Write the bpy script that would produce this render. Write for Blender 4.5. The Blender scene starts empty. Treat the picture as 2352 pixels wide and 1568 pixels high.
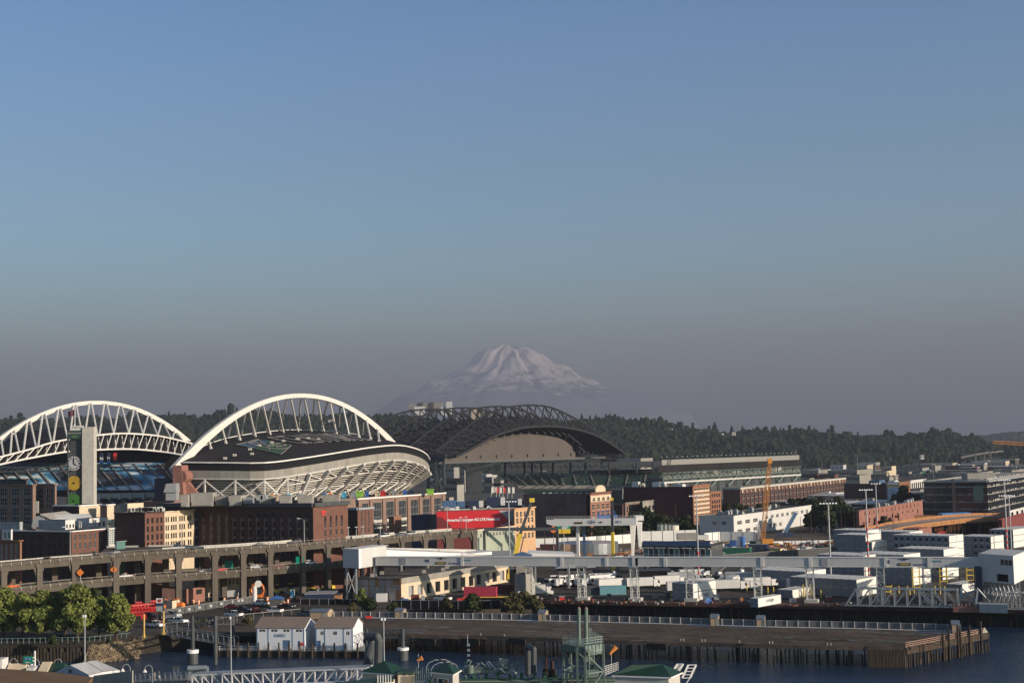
import bpy, math, random
import numpy as np
from mathutils import Vector, Matrix
sc=bpy.context.scene
COL=sc.collection
R=math.radians
# ---------------- camera
H=50.0; FP=3273.0; CX=1176.0; CY=784.0
TH=math.atan(249.6/FP); RO=0.0227
_r0=Vector((1,0,0)); _fw=Vector((0,math.cos(TH),math.sin(TH))); _u0=Vector((0,-math.sin(TH),math.cos(TH)))
_up=_u0*math.cos(RO)+_r0*math.sin(RO); _rt=_r0*math.cos(RO)-_u0*math.sin(RO)
cam_d=bpy.data.cameras.new('camera'); cam=bpy.data.objects.new('camera',cam_d); COL.objects.link(cam)
cam_d.sensor_width=36; cam_d.lens=36*FP/2352.0; cam_d.clip_start=1; cam_d.clip_end=60000
m=Matrix((( _rt.x,_up.x,-_fw.x,0),(_rt.y,_up.y,-_fw.y,0),(_rt.z,_up.z,-_fw.z,H),(0,0,0,1)))
cam.matrix_world=m; sc.camera=cam
# ---------------- sky, sun, exposure
SUN_EL=15.0; SUN_AZ=118.0     # degrees; azimuth measured from +Y towards +X
w=bpy.data.worlds.new('World'); sc.world=w; w.use_nodes=True
nt=w.node_tree; nt.nodes.clear()
out=nt.nodes.new('ShaderNodeOutputWorld'); bg=nt.nodes.new('ShaderNodeBackground')
sky=nt.nodes.new('ShaderNodeTexSky'); sky.sky_type='NISHITA'; sky.sun_disc=False
sky.sun_elevation=R(SUN_EL); sky.sun_rotation=R(SUN_AZ); sky.altitude=0; sky.air_density=1.3; sky.dust_density=1.6; sky.ozone_density=2.2
tint=nt.nodes.new('ShaderNodeMix'); tint.data_type='RGBA'; tint.blend_type='MULTIPLY'; tint.inputs['Factor'].default_value=1
nt.links.new(sky.outputs[0],tint.inputs['A'])
# the low sky is murky with smog: a ramp over the elevation angle tones the sky towards it
tc=nt.nodes.new('ShaderNodeTexCoord'); sx=nt.nodes.new('ShaderNodeSeparateXYZ'); ramp=nt.nodes.new('ShaderNodeValToRGB')
nt.links.new(tc.outputs['Generated'],sx.inputs[0]); nt.links.new(sx.outputs['Z'],ramp.inputs[0]); nt.links.new(ramp.outputs[0],tint.inputs['B'])
SKYRAMP=[(0.0,(0.34,0.34,0.44)),(0.035,(0.62,0.63,0.76)),(0.07,(1.08,1.24,1.42)),(0.095,(1.15,1.48,1.80)),(0.13,(1.04,1.48,1.95)),(0.20,(0.86,1.20,1.64)),(0.34,(0.60,1.00,1.54)),(0.60,(0.46,0.51,0.60))]
while len(ramp.color_ramp.elements)<len(SKYRAMP): ramp.color_ramp.elements.new(0.5)
for e,(p,c) in zip(ramp.color_ramp.elements,SKYRAMP): e.position=p; e.color=(c[0],c[1],c[2],1)
nt.links.new(tint.outputs['Result'],bg.inputs[0]); bg.inputs[1].default_value=0.10
nt.links.new(bg.outputs[0],out.inputs[0])
sd=bpy.data.lights.new('sun','SUN'); sun=bpy.data.objects.new('sun',sd); COL.objects.link(sun)
sd.energy=5.0; sd.angle=R(0.5); sd.color=(1.0,0.85,0.68)
a=R(SUN_AZ); SV=Vector((math.sin(a)*math.cos(R(SUN_EL)),math.cos(a)*math.cos(R(SUN_EL)),math.sin(R(SUN_EL))))
sun.rotation_euler=SV.to_track_quat('Z','Y').to_euler()
sc.view_settings.view_transform='Standard'; sc.view_settings.look='None'; sc.view_settings.gamma=1; sc.view_settings.exposure=0.12
sc.cycles.max_bounces=5; sc.cycles.diffuse_bounces=2; sc.cycles.glossy_bounces=2; sc.cycles.volume_bounces=1; sc.cycles.transparent_max_bounces=6
sc.cycles.use_denoising=True
GZ=4.5
rnd=random.Random(7)
# ---------------- pixel <-> world (a 2352 x 1568 view of the photograph)
def dirv(px,py): return _fw+_rt*((px-CX)/FP)-_up*((py-CY)/FP)
def G(px,py,z=GZ):
 d=dirv(px,py); t=(z-H)/d.z; return Vector((d.x*t,d.y*t,z))
def V(px,py,Y):
 d=dirv(px,py); t=Y/d.y; return Vector((d.x*t,Y,H+d.z*t))
def ZT(px,py,Y): return V(px,py,Y).z
def proj(p):
 q=Vector(p)-Vector((0,0,H)); d=q.dot(_fw); return CX+FP*q.dot(_rt)/d, CY-FP*q.dot(_up)/d
def XY(px,Y,z=12.0):
 py=1200
 for _ in range(3):
  v=V(px,py,Y); py+=(v.z-z)*FP/Y
 v=V(px,py,Y); return Vector((v.x,Y,0))
def flat(v,z): return Vector((v.x,v.y,z))
# ---------------- materials
MT={}
def mat(name,col,rough=0.8,metal=0.0,var=0.18,scale=0.6,streak=0.0,wave=None,bump=0.0,col2=None,emit=None,spec=None,fine=0.0):
 if name in MT: return MT[name]
 m=bpy.data.materials.new(name); m.use_nodes=True; n=m.node_tree; b=n.nodes['Principled BSDF']
 b.inputs['Roughness'].default_value=rough; b.inputs['Metallic'].default_value=metal
 if spec is None and rough>=.75: spec=.12
 if spec is not None: b.inputs['Specular IOR Level'].default_value=spec
 c=(col[0],col[1],col[2],1)
 b.inputs['Base Color'].default_value=c
 m.diffuse_color=c
 if emit:
  b.inputs['Emission Color'].default_value=(*emit[:3],1); b.inputs['Emission Strength'].default_value=emit[3]
 L=n.links.new
 if var>0 or col2:
  tc=n.nodes.new('ShaderNodeTexCoord'); no=n.nodes.new('ShaderNodeTexNoise'); no.inputs['Scale'].default_value=scale; no.inputs['Detail'].default_value=6; no.inputs['Roughness'].default_value=0.65
  mp=n.nodes.new('ShaderNodeMapping'); L(tc.outputs['Object'],mp.inputs[0])
  if streak: mp.inputs['Scale'].default_value=(1,1,streak)
  L(mp.outputs[0],no.inputs['Vector'])
  mr=n.nodes.new('ShaderNodeMapRange'); mr.inputs['From Min'].default_value=0.3; mr.inputs['From Max'].default_value=0.7
  L(no.outputs['Fac'],mr.inputs['Value'])
  mx=n.nodes.new('ShaderNodeMix'); mx.data_type='RGBA'; L(mr.outputs[0],mx.inputs['Factor'])
  d=col2 if col2 else tuple(x*(1-var) for x in col); e=col if col2 else tuple(min(1,x*(1+var*0.6)) for x in col)
  mx.inputs['A'].default_value=(*d,1); mx.inputs['B'].default_value=(*e,1)
  last=mx.outputs['Result']
  if fine:
   n2=n.nodes.new('ShaderNodeTexNoise'); n2.inputs['Scale'].default_value=scale*7; n2.inputs['Detail'].default_value=3; L(tc.outputs['Object'],n2.inputs['Vector'])
   r2=n.nodes.new('ShaderNodeMapRange'); r2.inputs['From Min'].default_value=0.3; r2.inputs['From Max'].default_value=0.7; r2.inputs['To Min'].default_value=1-fine; r2.inputs['To Max'].default_value=1+fine*0.5
   L(n2.outputs['Fac'],r2.inputs['Value'])
   m2=n.nodes.new('ShaderNodeMix'); m2.data_type='RGBA'; m2.blend_type='MULTIPLY'; m2.inputs['Factor'].default_value=1; L(last,m2.inputs['A']); L(r2.outputs[0],m2.inputs['B']); last=m2.outputs['Result']
  L(last,b.inputs['Base Color'])
  if wave or bump:
   bp=n.nodes.new('ShaderNodeBump'); bp.inputs['Strength'].default_value=bump or 0.4; bp.inputs['Distance'].default_value=0.1
   if wave:
    wv=n.nodes.new('ShaderNodeTexWave'); wv.inputs['Scale'].default_value=wave; wv.bands_direction='DIAGONAL'; wv.inputs['Distortion'].default_value=0
    mq=n.nodes.new('ShaderNodeMapping'); mq.inputs['Scale'].default_value=(1,1,0.0); L(tc.outputs['Object'],mq.inputs[0]); L(mq.outputs[0],wv.inputs['Vector']); L(wv.outputs['Fac'],bp.inputs['Height'])
   else: L(no.outputs['Fac'],bp.inputs['Height'])
   L(bp.outputs[0],b.inputs['Normal'])
 MT[name]=m; return m
# ---------------- object helpers
ORG={}
def tag(o,label=None,cat=None,group=None,kind=None):
 if label: o['label']=label
 if cat: o['category']=cat
 if group: o['group']=group
 if kind: o['kind']=kind
 return o
def thing(name,label,cat,loc=(0,0,0),group=None,rz=0.0):
 o=bpy.data.objects.new(name,None); COL.objects.link(o); o.location=loc; o.rotation_euler=(0,0,rz); o.empty_display_size=0.5
 ORG[o.name]=Vector(loc); return tag(o,label,cat,group)
class MB:
 def __init__(s): s.v=[]; s.f=[]; s.mi=[]
 def add(s,vs,fs,mi=0):
  k=len(s.v); s.v.extend([tuple(v) for v in vs]); s.f.extend([tuple(i+k for i in f) for f in fs]); s.mi.extend([mi]*len(fs)); return s
 def obox(s,o,a,b,c,mi=0):
  o=Vector(o);a=Vector(a);b=Vector(b);c=Vector(c)
  if a.cross(b).dot(c)<0: a,b=b,a
  return s.add([o,o+a,o+a+b,o+b,o+c,o+a+c,o+a+b+c,o+b+c],[(0,3,2,1),(4,5,6,7),(0,1,5,4),(1,2,6,5),(2,3,7,6),(3,0,4,7)],mi)
 def bx(s,x0,x1,y0,y1,z0,z1,mi=0): return s.obox((x0,y0,z0),(x1-x0,0,0),(0,y1-y0,0),(0,0,z1-z0),mi)
 def cb(s,c,sz,mi=0): return s.bx(c[0]-sz[0]/2,c[0]+sz[0]/2,c[1]-sz[1]/2,c[1]+sz[1]/2,c[2]-sz[2]/2,c[2]+sz[2]/2,mi)
 def beam(s,p,q,w,h=None,mi=0,up=(0,0,1)):
  h=h or w; p=Vector(p); q=Vector(q); d=q-p
  if d.length<1e-5: return s
  u=Vector(up)
  if abs(d.normalized().dot(u))>0.97: u=Vector((0.3,1,0)).normalized()
  x=d.cross(u).normalized(); z=x.cross(d).normalized()
  return s.obox(p-x*w/2-z*h/2,x*w,d,z*h,mi)
 def tube(s,p,q,r,r2=None,n=8,mi=0,cap=True):
  r2=r if r2 is None else r2; p=Vector(p); q=Vector(q); d=(q-p)
  if d.length<1e-5: return s
  u=Vector((0,0,1)) if abs(d.normalized().z)<0.95 else Vector((1,0,0))
  x=d.cross(u).normalized(); y=d.normalized().cross(x)
  vs=[];
  for c,rr in ((p,r),(q,r2)):
   for i in range(n):
    t=2*math.pi*i/n; vs.append(c+x*math.cos(t)*rr+y*math.sin(t)*rr)
  fs=[(i,(i+1)%n,n+(i+1)%n,n+i) for i in range(n)]
  if cap: fs+= [tuple(reversed(range(n))),tuple(range(n,2*n))]
  return s.add(vs,fs,mi)
 def quad(s,a,b,c,d,mi=0): return s.add([a,b,c,d],[(0,1,2,3)],mi)
 def prism(s,pts,vec,mi=0):
  n=len(pts); vec=Vector(vec); P=[Vector(p) for p in pts]
  return s.add(P+[p+vec for p in P],[tuple(reversed(range(n))),tuple(range(n,2*n))]+[(i,(i+1)%n,n+(i+1)%n,n+i) for i in range(n)],mi)
 def path(s,pts,w,h=None,mi=0,up=(0,0,1)):
  for a,b in zip(pts[:-1],pts[1:]): s.beam(a,b,w,h,mi,up)
  return s
 def sphere(s,c,r,n=8,m=5,mi=0,sz=1.0):
  c=Vector(c); vs=[c+Vector((0,0,r*sz))]
  for j in range(1,m):
   t=math.pi*j/m
   for i in range(n):
    p=2*math.pi*i/n; vs.append(c+Vector((math.sin(t)*math.cos(p)*r,math.sin(t)*math.sin(p)*r,math.cos(t)*r*sz)))
  vs.append(c-Vector((0,0,r*sz))); fs=[]
  for i in range(n):
   fs.append((0,1+i,1+(i+1)%n));
   for j in range(m-2):
    a=1+j*n; fs.append((a+i,a+n+i,a+n+(i+1)%n,a+(i+1)%n))
   a=1+(m-2)*n; fs.append((a+i,len(vs)-1,a+(i+1)%n))
  return s.add(vs,fs,mi)
 def build(s,name,mats,parent=None,loc=None,smooth=False):
  if not isinstance(mats,(list,tuple)): mats=[mats]
  me=bpy.data.meshes.new(name)
  off=Vector((0,0,0))
  if parent is not None: off=ORG.get(parent.name,off)
  elif loc is not None: off=Vector(loc)
  me.from_pydata([(v[0]-off.x,v[1]-off.y,v[2]-off.z) for v in s.v],[],s.f)
  for q in mats: me.materials.append(q if not isinstance(q,str) else MT[q])
  if len(mats)>1: me.polygons.foreach_set('material_index',s.mi)
  if smooth: me.polygons.foreach_set('use_smooth',[True]*len(me.polygons))
  me.update(); o=bpy.data.objects.new(name,me); COL.objects.link(o)
  if parent is not None: o.parent=parent; ORG[o.name]=off
  else: o.location=off; ORG[o.name]=off
  return o
def struct(name,mb,mats,**k):
 o=mb.build(name,mats,loc=(0,0,0),**k); o['kind']='structure'; return o
def copy_tree(o,loc=None,rz=None,label=None,group=None,parent=None,scale=None):
 c=o.copy(); COL.objects.link(c)
 if parent is not None: c.parent=parent
 if loc is not None: c.location=loc
 if rz is not None: c.rotation_euler=(0,0,rz)
 if scale is not None: c.scale=(scale,)*3 if not hasattr(scale,'__len__') else scale
 if label: c['label']=label
 if group: c['group']=group
 for ch in KIDS(o): copy_tree(ch,parent=c)
 return c
_kids={}
def KIDS(o):
 return list(o.children)
def text_mesh(name,txt,size,mt,parent,pos,udir,ndir,extr=0.03,align='CENTER',bold=0.0,shear=0.0):
 cu=bpy.data.curves.new(name,'FONT'); cu.body=txt; cu.size=size; cu.extrude=extr; cu.align_x=align; cu.align_y='CENTER'; cu.offset=bold; cu.shear=shear; cu.resolution_u=2
 tmp=bpy.data.objects.new('tmp_text',cu); COL.objects.link(tmp)
 dg=bpy.context.evaluated_depsgraph_get(); me=bpy.data.meshes.new_from_object(tmp.evaluated_get(dg));
 bpy.data.objects.remove(tmp); bpy.data.curves.remove(cu)
 me.name=name; me.materials.clear(); me.materials.append(mt)
 o=bpy.data.objects.new(name,me); COL.objects.link(o)
 x=Vector(udir).normalized(); z=Vector(ndir).normalized(); y=z.cross(x)
 M=Matrix(((x.x,y.x,z.x,0),(x.y,y.y,z.y,0),(x.z,y.z,z.z,0),(0,0,0,1)))
 off=ORG.get(parent.name,Vector((0,0,0))) if parent else Vector((0,0,0))
 me.transform(M); o.parent=parent; o.location=Vector(pos)-off; ORG[o.name]=Vector(pos)
 return o
# ---------------- palette
mat('asphalt',(0.070,0.060,0.052),0.9,spec=0.2,scale=0.05,var=0.35,fine=0.25)
mat('asphalt_pale',(0.13,0.12,0.11),0.9,scale=0.08,var=0.3,fine=0.2)
mat('dirt',(0.16,0.12,0.085),0.95,scale=0.08,var=0.4,fine=0.3)
mat('concrete',(0.30,0.28,0.245),0.85,scale=0.25,var=0.25,streak=0.3,fine=0.12)
mat('concrete_dark',(0.105,0.09,0.073),0.9,scale=0.3,var=0.3,streak=0.3,fine=0.15)
mat('concrete_light',(0.50,0.47,0.42),0.85,scale=0.3,var=0.15,fine=0.08)
mat('white_paint',(0.75,0.725,0.69),0.55,scale=0.3,var=0.06)
mat('white_panel',(0.62,0.60,0.57),0.6,scale=0.25,var=0.10,streak=0.2,fine=0.05)
mat('container_white',(0.76,0.73,0.67),0.55,scale=0.8,var=0.08,streak=0.3,wave=4.0,bump=0.5)
mat('container_end',(0.22,0.23,0.25),0.6,scale=1.5,var=0.3)  # dark grey puts the shade on white containers' ends into the colour
mat('gallery_grey',(0.55,0.535,0.52),0.5,scale=0.3,var=0.08,streak=0.2,wave=3.0,bump=0.3)
mat('steel_grey',(0.34,0.35,0.36),0.55,metal=0.2,scale=1.0,var=0.15)
mat('steel_white',(0.66,0.63,0.58),0.5,scale=0.5,var=0.08)
mat('steel_dark',(0.055,0.06,0.065),0.6,scale=0.5,var=0.3)
mat('steel_green',(0.125,0.17,0.145),0.6,scale=1.0,var=0.25)
mat('roof_black',(0.024,0.022,0.023),0.95,spec=0.15,scale=0.06,var=0.3)
mat('roof_grey',(0.10,0.10,0.10),0.9,scale=0.2,var=0.35,fine=0.2)
mat('roof_pale',(0.33,0.31,0.28),0.85,scale=0.2,var=0.2,fine=0.1)
mat('brick_dark',(0.095,0.056,0.048),0.9,scale=0.5,var=0.25,fine=0.2)  # also the tone for shaded sides of red brick blocks
mat('brick_red',(0.165,0.082,0.062),0.9,scale=0.5,var=0.22,fine=0.18)
mat('brick_tan',(0.25,0.165,0.13),0.9,scale=0.5,var=0.15,fine=0.12)
mat('brick_maroon',(0.085,0.032,0.034),0.9,scale=0.3,var=0.2,fine=0.15)
mat('brick_orange',(0.28,0.135,0.085),0.9,scale=0.5,var=0.2,fine=0.15)
mat('brick_salmon',(0.29,0.14,0.11),0.9,scale=0.4,var=0.15,fine=0.1)
mat('stucco_cream',(0.62,0.50,0.36),0.85,scale=0.4,var=0.1,fine=0.05)
mat('stucco_orange',(0.55,0.34,0.19),0.85,scale=0.4,var=0.12,fine=0.06)
mat('glass',(0.022,0.026,0.030),0.12,var=0.0)
mat('glass_green',(0.10,0.20,0.18),0.15,var=0.0)
mat('glass_pale',(0.20,0.23,0.24),0.2,var=0.0)
mat('dark_void',(0.012,0.012,0.013),0.95,var=0.0)  # near-black for the shade inside openings, under roofs and decks
mat('wood_pile',(0.070,0.054,0.041),0.95,scale=2.0,var=0.5,streak=0.15,fine=0.3)
mat('wood_dark',(0.04,0.034,0.028),0.95,scale=1.0,var=0.4)
mat('wood_orange',(0.42,0.20,0.09),0.85,scale=0.6,var=0.35,fine=0.2)
mat('yellow',(0.75,0.52,0.06),0.5,var=0.08)
mat('orange',(0.80,0.22,0.04),0.5,var=0.08)
mat('red',(0.55,0.03,0.03),0.5,var=0.1)
mat('red_dark',(0.17,0.035,0.03),0.7,var=0.25,scale=1.0)
mat('blue',(0.05,0.14,0.38),0.5,var=0.1)
mat('blue_light',(0.10,0.42,0.62),0.5,var=0.1)
mat('blue_steel',(0.08,0.15,0.27),0.45,var=0.12)
mat('navy',(0.02,0.03,0.07),0.5,var=0.1)
mat('green',(0.02,0.12,0.075),0.5,var=0.1)
mat('green_sign',(0.0,0.26,0.17),0.5,var=0.0)
mat('green_roof',(0.012,0.052,0.030),0.5,scale=0.5,var=0.15,wave=6.0,bump=0.5)
mat('rubber',(0.02,0.02,0.02),0.9,var=0.0)
mat('black',(0.013,0.013,0.014),0.9,var=0.0)
mat('lamp_glass',(0.85,0.86,0.88),0.25,var=0.0)
mat('leaf',(0.19,0.21,0.03),0.7,scale=0.35,var=0.0,col2=(0.065,0.09,0.018),fine=0.2)
mat('leaf_dark',(0.055,0.068,0.026),0.75,scale=0.3,var=0.0,col2=(0.018,0.028,0.012),fine=0.2)
mat('leaf_dry',(0.11,0.095,0.04),0.8,scale=0.4,var=0.0,col2=(0.05,0.05,0.022),fine=0.2)
mat('bark',(0.08,0.06,0.045),0.95,scale=1,var=0.3)
# ================= the setting
# water
def water_mat():
 m=bpy.data.materials.new('water'); m.use_nodes=True; n=m.node_tree; b=n.nodes['Principled BSDF']; L=n.links.new
 b.inputs['Base Color'].default_value=(0.010,0.030,0.065,1); b.inputs['Roughness'].default_value=0.22; b.inputs['IOR'].default_value=1.33
 tc=n.nodes.new('ShaderNodeTexCoord'); mp=n.nodes.new('ShaderNodeMapping'); mp.inputs['Scale'].default_value=(0.45,1.0,1); L(tc.outputs['Object'],mp.inputs[0])
 n1=n.nodes.new('ShaderNodeTexNoise'); n1.inputs['Scale'].default_value=0.55; n1.inputs['Detail'].default_value=7; n1.inputs['Roughness'].default_value=0.62; L(mp.outputs[0],n1.inputs['Vector'])
 bp=n.nodes.new('ShaderNodeBump'); bp.inputs['Strength'].default_value=1.0; bp.inputs['Distance'].default_value=0.9; n2=n.nodes.new('ShaderNodeTexNoise'); n2.inputs['Scale'].default_value=0.045; n2.inputs['Detail'].default_value=4; L(mp.outputs[0],n2.inputs['Vector']); rr=n.nodes.new('ShaderNodeMapRange'); rr.inputs['From Min'].default_value=.35; rr.inputs['From Max'].default_value=.65; rr.inputs['To Min'].default_value=.35; rr.inputs['To Max'].default_value=1.3; L(n2.outputs['Fac'],rr.inputs['Value']); L(rr.outputs[0],bp.inputs['Strength']); L(n1.outputs['Fac'],bp.inputs['Height']); L(bp.outputs[0],b.inputs['Normal'])
 return m
mb=MB().quad((-900,-250,0),(1600,-250,0),(1600,900,0),(-900,900,0)); struct('water',mb,water_mat())
# ground: one sheet from the shoreline out to the foot of the hills and beyond
shore=[(-700,1478),(-100,1478),(150,1474),(300,1463),(420,1449),(600,1440),(800,1420),(960,1400),(1100,1393),(1250,1374),(1600,1380),(2000,1388),(2352,1397),(2900,1412)]
SH=[G(x,y) for x,y in shore]
pts=SH+[Vector((900,SH[-1].y,GZ)),Vector((9000,2500,GZ)),Vector((9000,34000,GZ)),Vector((-9000,34000,GZ)),Vector((-9000,900,GZ)),Vector((-600,SH[0].y,GZ))]
me=bpy.data.meshes.new('ground'); bmv=[tuple(p) for p in pts]
me.from_pydata(bmv,[],[tuple(range(len(bmv)))]);
g=bpy.data.objects.new('ground',me); COL.objects.link(g); g['kind']='structure'
import bmesh
b_=bmesh.new(); b_.from_mesh(me); bmesh.ops.triangulate(b_,faces=b_.faces[:]); bmesh.ops.recalc_face_normals(b_,faces=b_.faces[:])
if sum(f.normal.z for f in b_.faces)<0: bmesh.ops.reverse_faces(b_,faces=b_.faces[:])
b_.to_mesh(me); b_.free(); me.materials.append(mat('ground_mix',(0.105,0.088,0.070),0.92,spec=0.2,scale=0.02,var=0.0,col2=(0.058,0.05,0.044),fine=0.3))
# quay wall under the edge of the land
mb=MB()
for a,b in zip(SH[:-1],SH[1:]):
 n=Vector((b.y-a.y,a.x-b.x,0)).normalized()*-1
 mb.obox(flat(a,-3),flat(b,0)-flat(a,0),Vector((-n.x,-n.y,0))*-2.0 if False else Vector((0,2.0,0)),(0,0,GZ+3-0.02))
q=mb.build('quay_wall',MT['wood_dark'],loc=flat(SH[5],0)); tag(q,'dark timber and concrete quay wall at the water\'s edge under the land','wall')
# hills
ridge=[(-200,972),(0,966),(45,955),(100,962),(200,962),(300,958),(400,950),(470,955),(520,946),(600,945),(700,952),(840,955),(900,957),(1000,960),(1200,962),(1370,962),(1400,957),(1430,961),(1500,970),(1545,980),(1600,985),(1640,986),(1700,991),(1750,988),(1800,993),(1850,990),(1900,994),(1935,996),(2000,1001),(2080,1001),(2150,998),(2200,1000),(2230,1007),(2300,1016),(2420,1022),(2600,1030)]
RX=list(range(-200,2601,14)); RY=[float(np.interp(x,[r[0] for r in ridge],[r[1] for r in ridge]))+4+2.2*math.sin(x*.031)+1.6*math.sin(x*.083+1)+1.0*math.sin(x*.21) for x in RX]
Y0,Y1,Y2=2650.0,3500.0,4300.0
def ridge_z(px):
 return ZT(px,float(np.interp(px,RX,RY)),Y1)
def hill_z(px,Y):
 zr=ridge_z(px); t=(Y-Y0)/(Y1-Y0)
 if t<=0: return GZ-3
 if t<=1:
  s=t**0.85; s=s*s*(3-2*s)*0.5+s*0.5
  return GZ-3+(zr-GZ+3)*s
 return zr-(Y-Y1)*0.05
mb=MB(); NX,NY=110,16; vs=[]
for j in range(NY+1):
 Y=Y0-60+(Y2-Y0+60)*j/NY
 for i in range(NX+1):
  px=-250+2900*i/NX; p=XY(px,Y,60); vs.append((p.x,Y,hill_z(px,Y)))
fs=[(j*(NX+1)+i,j*(NX+1)+i+1,(j+1)*(NX+1)+i+1,(j+1)*(NX+1)+i) for j in range(NY) for i in range(NX)]
mb.add(vs,fs); struct('hills',mb,mat('hill_soil',(0.045,0.055,0.022),0.95,scale=0.01,var=0.4),smooth=True)
# far hills at the right
far=[(1750,1009),(1900,1005),(2100,1003),(2180,1001),(2220,1001),(2260,998),(2300,994),(2340,991),(2420,988),(2600,985)]
mb=MB(); vs=[]; FX=[a for a,b in far]; FY=[b for a,b in far]; n=120
for i in range(n+1):
 px=1750+850*i/n; jy=rnd.uniform(-1.4,1.4); t=V(px,float(np.interp(px,FX,FY))+jy,7600); p=XY(px,6800,20)
 vs+= [(p.x,6800,0),(t.x,7600,t.z),(t.x*1.05,8300,0)]
fs=[]
for i in range(n):
 a=3*i; fs+=[(a,a+3,a+4,a+1),(a+1,a+4,a+5,a+2)]
mb.add(vs,fs); o=struct('hills',mb,mat('far_wood',(0.035,0.05,0.03),0.95,scale=0.01,var=0.4))
# the snowy volcano
def mountain():
 Yc=34000.0; k=Yc/FP; bx=V(1168,793,Yc); hs=bx.z
 Lp=[(0,793),(22,795),(48,803),(73,818),(108,845),(148,868),(188,888),(238,908),(290,930),(330,960),(370,1040)]
 Rp=[(0,793),(22,797),(47,803),(72,823),(102,842),(142,866),(182,886),(232,903),(312,917),(365,932),(410,955),(450,1040)]
 hzn=1033.6
 def prof(P,r):
  y=np.interp(r/k,[a for a,b in P],[b for a,b in P]); return (hzn-y)*k
 N=260; M=150; W=520*k
 xs=np.linspace(-W,W*1.15,N); ys=np.linspace(-W*0.9,W*0.45,M); X,Yg=np.meshgrid(xs,ys)
 r=np.sqrt(X**2+(Yg*0.9)**2); wgt=(1+X/np.maximum(r,1))/2; wgt=wgt**1.0
 Hh=wgt*prof(Rp,r)+(1-wgt)*prof(Lp,r)
 ang=np.arctan2(Yg,X); rg=np.random.RandomState(3); rad=np.zeros_like(X)
 for f,am in ((5,1.0),(9,0.8),(16,0.6),(27,0.45),(45,0.3)):
  ph=rg.uniform(0,6.28); rad+=am*(np.abs(np.sin(ang*f/2+ph+0.0008*r*rg.uniform(.5,1.3)+0.35*np.sin(r*0.003+ph)))-0.6)
 fall=np.clip(r/(70*k),0,1)*np.clip((W-r)/W,0,1)
 Hh=Hh+rad*135*fall*(1+0.4*np.sin(r*.01))
 for f in (3,6,12,24):
  px,py=rg.uniform(0,6.28,2); Hh+=np.sin(X*f/1800+px+1.3*np.sin(Yg*f/1400))*np.sin(Yg*f/1600+py)*52/f*1.4*np.clip(r/400,0.15,1)
 vs=[(bx.x+x,Yc+y,H+z-0) for x,y,z in zip(X.ravel(),Yg.ravel(),Hh.ravel())]
 fs=[(j*N+i,j*N+i+1,(j+1)*N+i+1,(j+1)*N+i) for j in range(M-1) for i in range(N-1)]
 mb=MB(); mb.add(vs,fs)
 m=bpy.data.materials.new('snow_and_hazed_rock'); m.use_nodes=True; n=m.node_tree; L=n.links.new; b=n.nodes['Principled BSDF']; b.inputs['Roughness'].default_value=0.9
 tc=n.nodes.new('ShaderNodeTexCoord'); s=n.nodes.new('ShaderNodeSeparateXYZ'); L(tc.outputs['Object'],s.inputs[0])
 no=n.nodes.new('ShaderNodeTexNoise'); no.inputs['Scale'].default_value=0.003; no.inputs['Detail'].default_value=8; no.inputs['Roughness'].default_value=0.7; L(tc.outputs['Object'],no.inputs['Vector'])
 ge=n.nodes.new('ShaderNodeNewGeometry'); sn=n.nodes.new('ShaderNodeSeparateXYZ'); L(ge.outputs['Normal'],sn.inputs[0])
 a=n.nodes.new('ShaderNodeMath'); a.operation='MULTIPLY_ADD'; a.inputs[1].default_value=1/800.0; a.inputs[2].default_value=-2.5; L(s.outputs['Z'],a.inputs[0])
 c=n.nodes.new('ShaderNodeMath'); c.operation='MULTIPLY_ADD'; c.inputs[1].default_value=3.4; L(no.outputs['Fac'],c.inputs[0]); L(a.outputs[0],c.inputs[2])
 d=n.nodes.new('ShaderNodeMath'); d.operation='MULTIPLY_ADD'; d.inputs[1].default_value=1.5; L(sn.outputs['Z'],d.inputs[0]); L(c.outputs[0],d.inputs[2])
 rp=n.nodes.new('ShaderNodeMapRange'); rp.inputs['From Min'].default_value=2.35; rp.inputs['From Max'].default_value=2.65; L(d.outputs[0],rp.inputs['Value'])
 mx=n.nodes.new('ShaderNodeMix'); mx.data_type='RGBA'; L(rp.outputs[0],mx.inputs['Factor']); mx.inputs['A'].default_value=(0.20,0.18,0.21,1); mx.inputs['B'].default_value=(0.82,0.70,0.66,1); L(mx.outputs['Result'],b.inputs['Base Color'])  # rock colour lightened towards the haze
 o=struct('mountain',mb,m,smooth=True); return o
mountain()
# haze
mb=MB().bx(-14000,16000,-260,39500,-1.0,2600)
hz=bpy.data.materials.new('haze'); hz.use_nodes=True; n=hz.node_tree; n.nodes.clear(); o=n.nodes.new('ShaderNodeOutputMaterial'); pv=n.nodes.new('ShaderNodeVolumePrincipled')
pv.inputs['Color'].default_value=(0.42,0.45,0.56,1); pv.inputs['Density'].default_value=0.000062; pv.inputs['Anisotropy'].default_value=0.0
n.links.new(pv.outputs[0],o.inputs['Volume'])
h=mb.build('haze',hz,loc=(0,0,0)); h['kind']='stuff'; tag(h,'thin grey violet haze lying over the city and the far hills','haze'); h.display_type='WIRE'
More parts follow.
